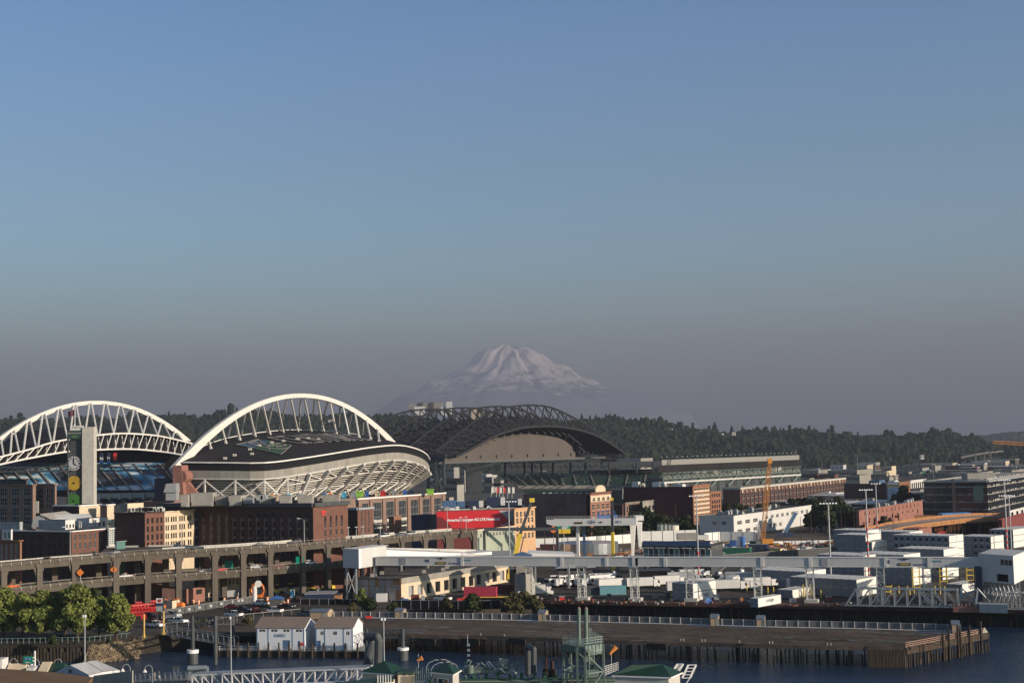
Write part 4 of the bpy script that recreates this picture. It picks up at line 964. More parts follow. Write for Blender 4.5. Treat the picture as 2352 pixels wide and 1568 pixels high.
# ---- small things in front of the hall
building('navy_annex','dark navy building with white gable signs between the hall and the red billboard',(945,640),(985,625),(1004,640),1182,'navy','navy')
building('brick_hut','small orange brick hut in front of the event hall',(893,640),(905,633),(922,645),1185,'brick_orange','brick_orange')
building('white_block','small white two storey block to the right of the event hall',(1018,900),(1032,890),(1042,905),1142,'roof_pale','roof_pale',wN=[S(n=1,rows=[1145,1153],h=1.6,wf=.8)])
# ---- billboard building and orange brick
t,C,L,Rr,z=building('billboard_building','long building whose side is a huge red advertising board',(1003,611),(1181,614),(1186,630),1168,'red_dark','brick_dark',free=True,roof='roof_pale',trim='red_dark',trimh=.4)
U=(C-L).normalized(); N=Vector((U.y,-U.x,0)); wd=(C-L).length; zb=ZT(1181,1209,614); zt_=z-.3
def bp_(x,zf): q=flat(L,lerp(zb,zt_,zf))+U*x+N*.25; return q
mb=MB(); mb.prism([bp_(0,.12) if False else bp_(0,0),bp_(wd,0),bp_(wd,1),bp_(0,1)],N*.25); bb=mb.build('billboard',mat('board_red',(0.60,0.022,0.028),0.45,var=.05),t); bb['label']='red board reading America\'s Largest 4G LTE Network'
mb=MB(); mb.prism([bp_(wd*.80,.97)+N*.27,bp_(wd,.12)+N*.27,bp_(wd,.97)+N*.27],N*.03); mb.build('grey_corner',mat('board_grey',(0.42,0.41,0.42),0.5,var=0),bb)
mb=MB(); mb.prism([bp_(0,.75)+N*.27,bp_(0,.05)+N*.27,bp_(wd*.20,.05)+N*.27,bp_(wd*.08,.62)+N*.27],N*.03); mb.build('dark_corner',mat('board_dark',(0.16,0.02,0.02),0.5,var=0),bb)
WT=mat('letter_white',(0.8,0.78,0.76),0.5,var=0)
text_mesh('lettering',"America's Largest 4G LTE Network",wd*.0465,WT,bb,bp_(wd*.475,.48)+N*.3,U,N,align='CENTER',bold=.07)
mb=MB(); mb.path([bp_(wd*.825,.2)+N*.32,bp_(wd*.845,.1)+N*.32,bp_(wd*.92,.24)+N*.32],.25,.25); mb.build('tick_mark',WT,bb)
text_mesh('lettering','verizon',wd*.026,WT,bb,bp_(wd*.92,.13)+N*.3,U,N)
roof_units(t,C,L,Rr,z,7,seed=4,sz=(1,2.5),hh=(.6,1.2))
t,C,L,Rr,z=building('orange_brick_building','four storey orange brick building at the right end of the red billboard',(1179,612),(1182,608),(1229,640),1167,'stucco_orange','stucco_orange',wW=[S(n=5,x=(.04,.96),rows=[1175,1190,1209,1226],h=2.4,wf=.5,st=('glass','white_panel',1,2,False))],trim='stucco_orange',trimh=.5,ct=.6)
t,C,L,Rr,z=building('dark_plant_building','wide dark flat building with plant cabins and white vents behind the red billboard',(1015,700),(1200,690),(1206,720),1160,'navy','navy')
for k,(x0,x1,y0,m) in enumerate(((1016,1048,1150,'blue_steel'),(1050,1068,1152,'blue_steel'),(1075,1100,1150,'navy'),(1100,1110,1150,'white_panel'),(1118,1150,1142,'navy'),(1150,1160,1142,'white_panel'),(1165,1190,1146,'navy'),(1190,1199,1146,'white_panel'))):
 a=V(x0,1160,694);b=V(x1,1160,694); MB().bx(a.x,b.x,694+k*.7,703,z-.7,V((x0+x1)/2,y0,694).z).build('roof_unit',m,t)
# ---- blank wall and ornate building
t,C,L,Rr,z=building('warehouse_block','big blank weathered brown brick wall beside the ornate red building',(1203,775),(1347,745),(1358,770),1133,'brick_wash','brick_dark') if 'brick_wash' in MT or mat('brick_wash',(0.20,0.14,0.135),0.9,scale=0.06,var=.0,col2=(0.12,0.075,0.07),fine=.2) else None
fa=('glass','stucco_cream',2,2,True)
t,C,L,Rr,z=building('ornate_building','ornate narrow building with red brick below and cream arches and a round gable on top',(1354,745),(1356,742),(1403,770),1131,'brick_dark','brick_salmon',wW=[S(n=4,x=(.04,.96),rows=[1158,1174,1190],h=3.0,wf=.62,st=('glass','stucco_cream',2,2,False))],trim='brick_red',trimh=.8,ct=.8)
U=(Rr-C).normalized(); N=Vector((U.y,-U.x,0)); wd=(Rr-C).length
mb=MB(); zc=ZT(1356,1141,742); zd=ZT(1356,1153,742)
wl=[(wd*(.04+.92*(i+.5)/4)-wd*.068,zd+.2,wd*.136,zc-zd-.6,True) for i in range(4)]
facade(mb,C+N*.3,U,wd,zd,zc+.6,wl,depth=.4); zg=z; mb.prism([flat(C,zg-.2)+U*(wd*.5+wd*.24*math.cos(math.pi*k/12))+N*.2+Vector((0,0,1.2+2.6*math.sin(math.pi*k/12))) for k in range(13)]+[flat(C,zg-.2)+U*(wd*.26)+N*.2,flat(C,zg-.2)+U*(wd*.74)+N*.2],N*-.8); mb.build('cream_arcade','stucco_cream',t)
for w_ in wl: put_window(t,flat(C+N*.3,w_[1])+U*(w_[0]+w_[2]/2),U,w_[2],w_[3],fa,depth=.3)
building('brown_block','low brown windowless block right of the ornate building',(1401,795),(1429,785),(1432,800),1158,'brick_dark','brick_dark')
building('brick_building','small tan brick building with two rows of little windows beside the big maroon wall',(1433,800),(1436,798),(1474,815),1154,'brick_tan','brick_tan',wW=[S(n=6,x=(.04,.96),rows=[1163,1170],h=1.6,wf=.5)],trim='concrete')
building('brick_building','small olive brick building half hidden by trees in front of the maroon wall',(1474,802),(1476,798),(1507,812),1150,'brick_tan','concrete',wW=[S(n=3,x=(.1,.9),rows=[1162],h=2.6,wf=.6)],trim='concrete')
t,C,L,Rr,z=building('maroon_building','huge windowless maroon block left of the striped brick front',(1432,840),(1591,800),(1594,806),1117,'brick_maroon','brick_maroon')
roof_units(t,C,L,Rr,z,8,seed=9)
st_=('glass','stucco_cream',2,1,False)
t,C,L,Rr,z=building('striped_building','tall narrow front striped in orange brick and cream bands of windows',(1590,802),(1592,799),(1631,830),1114,'brick_maroon','brick_orange',wW=[S(n=5,x=(.06,.94),rows=[1121,1134,1144,1154,1164,1174,1184,1197],h=1.5,wf=.8,st=st_)],trim='brick_orange',trimh=.8)
mb=MB(); U=(Rr-C).normalized(); N=Vector((U.y,-U.x,0)); wd=(Rr-C).length
for y in (1128.5,1138.5,1148.5,1158.5,1168.5,1178.5): mb.obox(flat(C,ZT(1592,y+2,799))+U*wd*.05,U*wd*.9,N*.15,(0,0,1.0))
mb.build('cream_band','stucco_cream',t)
building('brick_wing','lower orange brick wing attached right of the striped front',(1629,832),(1632,830),(1656,850),1129,'brick_red','brick_orange',wW=[S(n=4,x=(.06,.94),rows=[1134,1149,1160,1171],h=2.0,wf=.6)])
# ---- ballpark brick arcade
t,C,L,Rr,z=building('ballpark_arcade','long red brick ballpark front with pale piers and three storeys of windows',(1660,975),(1700,955),(1942,1110),1119,'brick_red','brick_red',wN=[S(n=2,x=(.1,.9),rows=[1130],h=14,wf=.5,st=('glass','steel_dark',2,4,False))],wW=[S(n=29,x=(.01,.99),rows=[1133,1146,1160],h=3.2,wf=.66,st=('glass','steel_grey',2,2,False))],trim='concrete_light',trimh=1.4)
mb=MB(); mc=MB(); U=(Rr-C).normalized(); N=Vector((U.y,-U.x,0)); wd=(Rr-C).length
for i in range(30):
 x=wd*(.01+.98*i/29); mb.obox(flat(C,GZ)+U*(x-.5),U*1.0,N*.6,(0,0,z-GZ-3));
 if i%3==0: mc.obox(flat(C,z-3.6)+U*(x-1.0),U*2.0,N*.9,(0,0,2.4))
 else: mc.obox(flat(C,z-3.4)+U*(x-.45),U*.9,N*.8,(0,0,1.5))
mb.build('pier','brick_red',t); mc.build('pier_cap','stucco_cream',t)
# ---- white long building
wl_=('glass','white_panel',3,2,False)
t,C,L,Rr,z=building('white_building','long white two storey building with small windows and a grey shaded end',(1605,735),(1684,712),(1862,800),1184,'gallery_grey','white_panel',wN=[S(n=2,x=(.3,.85),rows=[1197],h=1.9,wf=.5,st=wl_)],wW=[S(n=3,x=(.02,.3),rows=[1197,1217],h=2.0,wf=.6,st=wl_),S(n=9,x=(.36,.97),rows=[1194],h=1.9,wf=.5,st=wl_),S(n=3,x=(.4,.6),rows=[1216],h=2,wf=.5,st=wl_)],trim='white_paint',trimh=.3)  # end wall's shade painted in as a greyer material than the front
roof_units(t,C,L,Rr,z,10,seed=12,mts=('steel_grey','roof_pale'),sz=(1.5,3),hh=(.8,1.6))
# ---- brown wall + poster + small ones
building('brown_warehouse','wide blank dark brown brick warehouse right of the ballpark arcade',(1938,1040),(2037,1010),(2040,1016),1110,'brick_dark','brick_dark')
t,C,L,Rr,z=building('poster_building','narrow building side carrying a tall white and blue poster with a yellow strip',(2036,1012),(2065,1000),(2067,1004),1113,'roof_pale','roof_pale')
U=(C-L).normalized(); N=Vector((U.y,-U.x,0)); wd=(C-L).length
def pq(x,y0,y1,m,nm,d,par):
 return MB().obox(flat(L,ZT(2065,y1,1000))+U*wd*x[0]+N*d,U*wd*(x[1]-x[0]),N*.08,(0,0,ZT(2065,y0,1000)-ZT(2065,y1,1000))).build(nm,m,par)
ps=pq((.1,.93),1115,1150,mat('poster_white',(.50,.56,.64),.5,var=.1,scale=.1),'poster',.05,t); pq((.1,.93),1115,1118,'yellow','yellow_strip',.15,ps)
for k,y in enumerate((1124,1128,1131.5,1134,1137.5)): pq((.2+.1*(k>0),.62+.1*(k%2)),y,y+.8,'navy','poster_text_line',.15,ps)
building('arched_brick_building','small orange brick building with a row of arched windows beside the poster wall',(2064,1008),(2066,1000),(2090,1030),1107,'brick_orange','brick_orange',wW=[S(n=3,x=(.08,.92),rows=[1128],h=5,wf=.6,arch=True,st=('glass','brick_orange',1,2,True)),S(n=4,x=(.1,.9),rows=[1113],h=5,wf=.5)],trim='brick_orange')
building('white_office','small white office with two rows of square windows left of the black glass block',(2088,1180),(2091,1160),(2126,1200),1103,'white_panel','white_panel',wW=[S(n=7,x=(.03,.97),rows=[1109,1120],h=4,wf=.6)],trim='white_paint')
# ---- black glass office
gls=mat('curtain_glass',(0.012,0.016,0.022),0.12,var=.0)
t,C,L,Rr,z=building('glass_office','black glass office block with banded floors and a pale flat roof edge at the right',(2122,905),(2268,850),(2420,940),1103,'curtain_glass','curtain_glass',roof='roof_pale',trim='steel_grey',trimh=1.0,ct=1.2)
for (A,E) in ((L,C),(C,Rr)):
 U=(E-A).normalized(); N=Vector((U.y,-U.x,0)); wd=(E-A).length; mb=MB()
 for k in range(5):
  zz=GZ+4+k*4.4; mb.obox(flat(A,zz),U*wd,N*.15,(0,0,.25))
  n=int(wd/1.8)
  for i in range(n):
   if rnd.random()<(.35 if A is L else .5): mb.obox(flat(A,zz+.3)+U*(i+.15)*wd/n,U*wd/n*.6,N*.12,(0,0,.9 if A is C else .5))
 mb.build('floor_band','concrete_light' if A is C else 'steel_grey',t)
 mb=MB(); n=int(wd/6)
 for i in range(1,n): mb.obox(flat(A,GZ)+U*(i*wd/n),U*.25,N*.22,(0,0,z-GZ-1))
 mb.build('mullion','steel_dark',t)
U=(C-L).normalized(); N=Vector((U.y,-U.x,0)); wd=(C-L).length
MB().obox(flat(L,z-12)+U*wd*.78+N*.05,U*wd*.15,N*.3,(0,0,9)).build('green_glass_bay','glass_green',t); MB().obox(flat(L,z-24)+U*wd*.45+N*.05,U*2,N*.5,(0,0,25)).build('brown_fin','brick_tan',t)  # first box is a bay of paler green glass
a=V(2245,1100,880);b=V(2288,1100,880); MB().bx(a.x-6,b.x,880,892,z-.7,V(2260,1086,880).z).build('roof_unit','roof_pale',t)
building('white_depot','low white depot with small windows at the right edge below the glass office',(2315,690),(2318,680),(2420,730),1172,'white_panel','white_panel',wW=[S(n=10,rows=[1177],h=2.4,wf=.45)])
building('maroon_roof_shed','low shed with a dark red roof at the right edge by the timber viaduct',(2290,640),(2300,630),(2420,660),1192,'red_dark','red_dark',roof='red_dark')
# ---- salmon warehouse with trees in front
t,C,L,Rr,z=building('salmon_warehouse','long low salmon brick warehouse with small slit windows',(1965,735),(1972,722),(2118,850),1172,'brick_salmon','brick_salmon',wW=[S(n=14,x=(.05,.95),rows=[1177],h=2.0,wf=.16),S(n=10,x=(.1,.95),rows=[1193],h=2.4,wf=.2)],trim='brick_salmon',trimh=.3)
roof_units(t,C,L,Rr,z,9,seed=3,sz=(1.5,3),hh=(.6,2))
building('salmon_annex','small dark salmon annex at the right end of the salmon warehouse',(2062,700),(2064,694),(2098,730),1180,'brick_red','brick_salmon')
# ---- far industrial flats at the right, and behind the ballpark
FB=[(1838,1870,1098,1110,1500,'concrete','grey flat building with dark window band behind the arcade'),(1900,2005,1079,1091,1700,'concrete','long grey parking deck with a row of pillars'),(1925,2000,1091,1103,1500,'concrete','low grey concrete shed below the long parking deck'),
(2004,2054,1081,1100,1550,'stucco_cream','cream parking garage with open decks'),(2030,2058,1070,1082,1580,'stucco_cream','cream tower block on top of the cream garage'),(1995,2032,1103,1112,1300,'blue_steel','grey blue low building before the cream garage'),(2040,2062,1103,1110,1300,'white_panel','small white box building right of the cream garage'),(2060,2100,1083,1096,1900,'roof_pale','low pale warehouse behind the cream garage'),(2096,2125,1083,1092,1850,'green','low building with a dark green front and yellow sign'),(2120,2185,1086,1097,1800,'roof_pale','long pale roofed depot left of the flagged yard'),(2180,2280,1085,1101,1500,'roof_pale','brownish grey warehouse behind the glass office'),(2270,2352,1080,1095,1600,'concrete','grey warehouse with white vents at the far right'),(2240,2300,1078,1084,2200,'white_panel','distant white roofed depot under the hillside road'),
(1020,1055,1073,1082,1900,'roof_pale','pale low depot seen under the ballpark roof leg'),(1058,1072,1080,1090,1600,'roof_pale','pale shed left of the ballpark scoreboard'),(1025,1062,1098,1112,1300,'roof_pale','grey barn roof left of the ballpark scoreboard'),(1112,1140,1095,1110,1400,'roof_pale','grey hall seen between the scoreboard and the green seats'),(1020,1066,1113,1128,1050,'roof_pale','pale topped long shed under the ballpark roof leg'),(1420,1500,1052,1057,2300,'roof_pale','pale strip of roofs on top of the ballpark stand')]
for k,(x0,x1,y0,y1,Y,m,lab) in enumerate(FB):
 n=max(2,int((x1-x0)/7))
 sp=[S(n=n,x=(.03,.97),rows=[y0+ (y1-y0)*.3+2],h=2.2,wf=.7)] if y1-y0>8 else []
 building('industrial_building',lab,(x0,Y+20),((x0*.35+x1*.65),Y),(x1,Y+60),y0,m,m,wN=sp,wW=sp[:0])
# hospital block and houses on the ridge
t=thing('hospital_block','white and grey hospital block rising above the ridge left of the snowy mountain','building',loc=tuple(XY(995,3500,100)+Vector((0,0,100))))
def rb(x0,x1,y0,y1,Y,dep,m,nm):
 a=V(x0,y1,Y);b=V(x1,y1,Y); return MB().bx(a.x,b.x,Y,Y+dep,V((x0+x1)/2,y1,Y).z-12,V((x0+x1)/2,y0,Y).z).build(nm,m,t)
rb(938,1016,925,934,3560,30,'roof_pale','wing'); rb(952,974,933,942,3520,30,'white_paint','wing'); rb(1013,1038,933,944,3515,30,'white_paint','wing'); rb(1025,1038,922,934,3510,20,'white_paint','lift_tower'); rb(965,972,924,934,3555,8,'concrete_dark','stair_tower'); rb(990,996,923,934,3555,8,'concrete_dark','stair_tower')
t=thing('apartment_tower','tan apartment tower seen through the ballpark roof truss on the ridge','building',loc=tuple(XY(1100,3450,90)+Vector((0,0,90)))); rb(1083,1106,937,962,3450,30,'stucco_cream','wall'); rb(1106,1132,950,962,3455,30,'roof_pale','wing'); rb(1088,1092,934,938,3452,10,'roof_pale','lift_house')
for k,(x,y,m,c) in enumerate(((345,972,'stucco_cream','cream'),(283,968,'white_panel','white'),(68,970,'white_panel','white'),(1540,985,'white_panel','white'),(1556,988,'brick_salmon','pink'),(1655,996,'white_panel','white'),(1685,993,'white_panel','white'),(760,965,'white_panel','white'),(805,970,'roof_pale','grey'),(640,985,'white_panel','white'),(870,978,'roof_pale','grey'),(1610,990,'white_panel','white'),(2210,1064,'white_panel','white'),(2117,1046,'white_panel','white'),(745,972,'white_panel','white'),(690,978,'stucco_cream','cream'))):
 Y=3380 if y<1010 else 2700; p=V(x,y,Y-60); w_=(9+3*(k%3))*(.55 if y>1010 else 1); zb=p.z-6; mb=MB(); mb.cb((p.x,p.y,zb+3.2),(w_,9,8)); t=thing('house','%s gabled house %s'%(c,['left of the disc tower arch centre','just left of the cream one under the far arch','near the left end of the far arch','among trees right of the ballpark roof','pink gabled one by the ridge houses','on the ridge above the ballpark stand','small one right of the ridge pair','under the near arch right half','grey one near the right end of the near arch','low on the slope under the near arch','beside the truss roof start','small one left on the wooded ridge','low by the motorway at the right','bright one high in the right woods','next to the near arch struts','peeping between near arch struts'][k]),'house',loc=(p.x,p.y,zb-3)); mb.build('wall',m,t)
 mb=MB(); mb.prism([(p.x-w_/2-.6,p.y-5,zb+7.2),(p.x+w_/2+.6,p.y-5,zb+7.2),(p.x,p.y-5,zb+10.5)],(0,10,0)); mb.build('roof','brick_dark' if k%2 else 'roof_grey',t); mb=MB(); mb.cb((p.x-2,p.y-4.6,zb+4),(1.5,.3,2)); mb.build('window','glass',t); mb=MB(); mb.cb((p.x+2,p.y-4.6,zb+4),(1.5,.3,2)); mb.build('window','glass',t)

rq=random.Random(41); pal=[('roof_pale','pale'),('concrete','grey'),('white_panel','white'),('stucco_cream','cream'),('brick_dark','dark brown'),('concrete_dark','dark grey'),('brick_red','brick')]
for k in range(105):
 Y=rq.uniform(1250,2580) if k<75 else rq.uniform(880,1150); px=rq.uniform(1840,2400) if k<50 else (rq.uniform(990,1380) if k<60 else (rq.uniform(1500,1900) if k<75 else rq.uniform(1880,2130)))
 if k>=60 and k<75: Y=rq.uniform(1900,2500)
 c=XY(px,Y,8); w1,w2,h=rq.uniform(16,55),rq.uniform(15,40),rq.uniform(4,9 if Y>1200 else 7); m_,cn=pal[rq.randrange(7)]
 t=thing('industrial_shed','low %s shed on the industrial flats below the wooded hills'%cn,'shed',loc=(c.x,c.y,GZ),group='low %s sheds on the industrial flats'%cn)
 A=flat(c,GZ); MB().obox(A,-EW*w1,NS*w2,(0,0,h)).build('wall',m_,t); mb=MB(); mb.obox(A+EW*.5-NS*.5+Vector((0,0,h)),-EW*(w1+1),NS*(w2+1),(0,0,.6));
 if k%2: mb.obox(A-EW*w1*.5+NS*3+Vector((0,0,h+.6)),-EW*5,NS*4,(0,0,2))
 mb.build('roof',('roof_pale','roof_grey','white_panel')[k%3],t); mb=MB()
 N=Vector((-EW.y*-1,EW.x*-1,0)); n=int(w1/6)
 for j in range(n): mb.obox(A-EW*(w1*(j+.3)/n)-NS*.3+Vector((0,0,h*.35)),-EW*2.6,NS*.25,(0,0,h*.3))
 mb.build('window_row','glass',t)['kind']='stuff'
# ================= double deck viaduct
ZU=21.6
vp=[(-70,1300),(0,1294),(162,1280),(260,1273),(336,1268),(402,1264.5),(554,1256),(691,1247),(793,1238.5),(873,1234),(970,1225.5),(1091,1217)]
VP=[G(x,y,ZU) for x,y in vp]
vd=thing('viaduct','weathered concrete double deck road viaduct crossing the left half of the picture','viaduct',loc=(VP[3].x,VP[3].y,GZ))
def vpt(px):
 xs=[a for a,b in vp]; i=max(0,min(len(xs)-2,int(np.searchsorted(xs,px))-1)); a,b=VP[i],VP[i+1]
 lo,hi=0.0,1.0
 for _ in range(30):
  m=(lo+hi)/2
  if proj(a+(b-a)*m)[0]<px: lo=m
  else: hi=m
 return a+(b-a)*lo,(b-a).normalized()
VW=13.5
def perp(d): return Vector((-d.y,d.x,0)).normalized()
def deck(z,upto,name,par,barrier_mat):
 mb=MB(); bar=MB(); road=MB(); far_=MB(); posts=MB()
 for i in range(len(VP)-1):
  if vp[i][0]>=upto: break
  a,b=flat(VP[i],z),flat(VP[i+1],z); d=(b-a).normalized(); n=perp(d); e=(b-a)+d*.05
  mb.obox(a-Vector((0,0,2.3)),e,n*.5,(0,0,1.7)); mb.obox(a+n*VW-Vector((0,0,2.3)),e,n*.5,(0,0,1.7)); mb.obox(a+n*.5-Vector((0,0,1.1)),e,n*(VW-.5),(0,0,.4))
  road.obox(a+n*.5-Vector((0,0,.7)),e,n*(VW-.5),(0,0,.06))
  bar.obox(a-n*.35-Vector((0,0,.62)),e,n*.5,(0,0,.75)); far_.obox(a+n*(VW-.1)-Vector((0,0,.62)),e,n*.3,(0,0,.95)) if vp[i][0]>390 else far_.obox(a+n*(VW-.1)-Vector((0,0,.62)),e,n*.3,(0,0,.3))  # far parapet kept low at the left, where it has no lit band
  L_=(b-a).length; k=0
  while k<L_: posts.obox(a+d*k-n*.42-Vector((0,0,.9)),d*.25,n*.12,(0,0,1.0)); posts.beam(a+d*k+Vector((0,0,.1)),a+d*k+Vector((0,0,.75)),.07); k+=3.2
  posts.beam(a+Vector((0,0,.75)),b+Vector((0,0,.75)),.09)
 mb.build('girder','concrete_dark',par); road.build('road_surface','asphalt_pale',par); bar.build('parapet','concrete_mid',par); far_.build('far_parapet',barrier_mat,par); posts.build('railing','concrete',par)
mat('concrete_mid',(0.118,0.100,0.082),0.9,scale=0.3,var=0.25,streak=.3,fine=.12)
deck(ZU,2000,'upper_deck',vd,'concrete_light');  # paler far parapet stands for the sunlit band along the upper deck
ZL=14.6
deck(ZL,880,'lower_deck',vd,'concrete_mid')
colx=[8,90,171,266,339,410,493,558,620,695,753,795,875,923,976,1027,1089]
for x in colx:
 p,d=vpt(x); n=perp(d)
 mb=MB(); mb.obox(flat(p,GZ)-d*.9-n*.45,d*1.8,n*1.3,(0,0,ZU-1.0-GZ-.6)); mb.obox(flat(p,ZU-1.9)-d*1.3-n*.4,d*2.6,n*1.0,(0,0,.9))
 for s_ in (-1,1):
  for k in range(3):
   z0=ZU-2.3-k*.8; w_=.7*(1-k/3)**1.5; mb.obox(flat(p,z0-.8)+d*s_*.9+n*.1,d*s_*w_,n*.7,(0,0,.8))
 mb.build('column','concrete_mid',vd)
 mb=MB(); q=p+n*(VW-.6); mb.obox(flat(q,GZ)-d*.9,d*1.8,n*1.2,(0,0,ZU-1.6-GZ));
 for zz in (ZU,ZL): mb.obox(flat(p,zz-2.6)+n*.8-d*.6,n*(VW-1),d*1.2,(0,0,1.4))
 mb.build('rear_column','concrete_dark',vd)
# ramp surface joining at the left
mb=MB(); pts=[G(226,1271,ZU-.2),G(245,1257,ZU-.2),G(330,1254,ZU-.2),G(400,1253,ZU-.2),G(462,1258,ZU-.2),G(402,1262,ZU-.2),G(336,1265,ZU-.2)]
mb.prism(pts,(0,0,-.7)); o=mb.build('ramp_deck','concrete_mid',vd); o['label']='wide pale slab where the ramp joins'
mb=MB(); mb.beam(G(400,1252,ZU+.3),G(470,1257,ZU+.3),.4,.8); mb.beam(G(245,1256,ZU),G(400,1252,ZU),.3,.6); mb.build('ramp_parapet','concrete_light',vd)
# warning signs hung on columns and green signs
def sign(name,label,p,w,h,m,fr='steel_grey',txt=None,tm='white_paint',ts=.5,dia=False,pole=None,cat='sign',U=Vector((1,0,0)),group=None):
 N=Vector((U.y,-U.x,0)); base=flat(p,pole) if pole is not None else p
 t=thing(name,label,cat,loc=tuple(base),group=group)
 mb=MB()
 if dia:
  r=w/2; mb.prism([p+U*r,p+Vector((0,0,r)),p-U*r,p-Vector((0,0,r))],N*.08)
 else: mb.obox(p-U*w/2-Vector((0,0,h/2)),U*w,N*.08,(0,0,h))
 b=mb.build('sign_board',m,t)
 if txt:
  ls=txt.split('\n')
  for k,l in enumerate(ls): text_mesh('sign_text',l,ts,MT[tm],b,p+N*.1+Vector((0,0,((len(ls)-1)/2-k)*ts*1.15)),U,N)
 mb=MB(); z0=pole if pole is not None else p.z-h/2-1
 mb.tube(flat(p,z0)-N*.15,flat(p,p.z+h/2)-N*.15,.12,n=6); mb.build('post',fr,t); return t
p,d=vpt(171); q=flat(p,17.2)-perp(d)*.9+Vector((1.3,0,0)); sign('warning_sign','orange diamond sign on the third visible viaduct column from the left',q,2.2,2.2,'orange',dia=True,pole=ZL)
p,d=vpt(266); q=flat(p,17.2)-perp(d)*.9; sign('warning_sign','orange diamond sign on the fourth visible viaduct column from the left',q-Vector((1.0,0,0)),2.2,2.2,'orange',dia=True,pole=ZL)
p,d=vpt(695); sign('road_sign','green road sign hung on a viaduct column under the lit brick warehouse end',flat(p,15.9)-perp(d)*.7-Vector((1.4,0,0)),2.6,2.9,'green_sign',pole=ZL)
p,d=vpt(540); sign('road_sign','dark green road sign inside the lower deck beneath the arcaded warehouse',flat(p,15.9)+perp(d)*6,2.6,2.6,'green_sign',pole=ZL)
p,d=vpt(410); sign('diamond_sign','dark diamond sign above the viaduct parapet in front of the cream block',flat(p,ZU+2.2),1.5,1.5,'steel_dark',dia=True,pole=ZU)
sign('street_sign','small green street sign in the shade below the viaduct',V(478,1331,476),4.4,1.0,'green_sign',pole=GZ)
# ---------------- vehicles
CARM={}
def paint(n,c,r=.35): return mat('paint_'+n,c,r,var=0)
for n,c in (('white',(.78,.78,.76)),('black',(.015,.016,.02)),('navy',(.02,.025,.05)),('maroon',(.12,.015,.02)),('red',(.5,.02,.02)),('silver',(.4,.42,.44)),('grey',(.16,.18,.21)),('orange',(.85,.16,.02)),('yellow',(.7,.45,.03))): paint(n,c)
CARS={}
def vehicle_proto(kind,col):
 key=(kind,col)
 if key in CARS: return None
 m='paint_'+col; t=thing({'sedan':'parked_car','suv':'parked_car','pickup':'pickup_truck','van':'van'}[kind],'x','car')
 W_=1.84
 if kind=='sedan': Lh=4.7; prof=[(-2.35,.35),(-2.35,.85),(-1.6,.98),(1.05,.98),(2.15,.8),(2.35,.6),(2.35,.35)]; cab=[(-1.75,.95),(-1.15,1.42),(.25,1.42),(1.05,.95)]
 elif kind=='suv': Lh=4.8; W_=1.95; prof=[(-2.4,.4),(-2.4,1.1),(1.1,1.1),(2.2,1.0),(2.4,.7),(2.4,.4)]; cab=[(-2.3,1.08),(-2.15,1.72),(.3,1.72),(1.05,1.08)]
 elif kind=='pickup': Lh=5.6; W_=1.98; prof=[(-2.8,.5),(-2.8,1.15),(1.2,1.15),(2.6,1.08),(2.8,.8),(2.8,.5)]; cab=[(-.75,1.13),(-.65,1.82),(.75,1.82),(1.35,1.13)]
 else: Lh=5.6; W_=2.1; prof=[(-2.8,.45),(-2.8,2.2),(1.3,2.2),(1.9,1.3),(2.7,1.05),(2.8,.45)]; cab=[(.4,1.3),(.4,2.0),(1.35,2.0),(1.85,1.32)]
 mb=MB(); mb.prism([(x,-W_/2,z) for x,z in prof],(0,W_,0))
 if kind=='pickup': mb.bx(-2.7,-.8,-W_/2+.15,W_/2-.15,1.155,1.17,1)
 rw=W_/2-.12
 if kind!='van': mb.bx(cab[1][0]+.05,cab[2][0]-.05,-rw+.08,rw-.08,cab[1][1]+.005,cab[1][1]+.05,0)
 b=mb.build('body',[m,'black'],t)
 mb=MB(); e=.0 if kind!='van' else .13
 mb.prism([(x,-rw-e,z) for x,z in cab],(0,2*(rw+e),0)); mb.build('window','glass',t)
 if kind!='van':
  mb=MB();
  for x in ((cab[1][0]+cab[2][0])/2,):
   for s_ in (-1,1): mb.bx(x-.06,x+.06,s_*rw-.03,s_*rw+.03,cab[0][1],cab[1][1])
  mb.build('door_pillar',m,b)
 for x in (-Lh*.31,Lh*.31):
  for s_ in (-1,1):
   r=.34 if kind in('sedan',) else .4
   mb=MB(); mb.tube((x,s_*(W_/2-.24),r),(x,s_*(W_/2+.02),r),r,n=14); w_=mb.build('wheel','rubber',t)
   mb=MB(); mb.tube((x,s_*(W_/2+.021),r),(x,s_*(W_/2+.05),r),r*.58,n=10); mb.build('rim','steel_grey',w_)
 for s_ in (-1,1):
  MB().cb((Lh/2+.0,s_*(W_/2-.3),.72),(.08,.38,.18)).build('headlight','lamp_glass',t); MB().cb((-Lh/2,s_*(W_/2-.2),.85),(.08,.22,.22)).build('tail_light','red',t)
 CARS[key]=t; return t
def put_car(kind,col,p,rz,label,group=None):
 t=vehicle_proto(kind,col)
 if t is None: t=copy_tree(CARS[(kind,col)])
 t.location=p; t.rotation_euler=(0,0,rz); t['label']=label; t['category']={'sedan':'car','suv':'car','pickup':'pickup truck','van':'van'}[kind]
 if group: t['group']=group
 elif 'group' in t: del t['group']
 return t
aV=math.atan2(.81,.58)
def on_deck(px,lat,z):
 p,d=vpt(px); q=p+perp(d)*lat; return Vector((q.x,q.y,z-.64)),math.atan2(d.y,d.x)
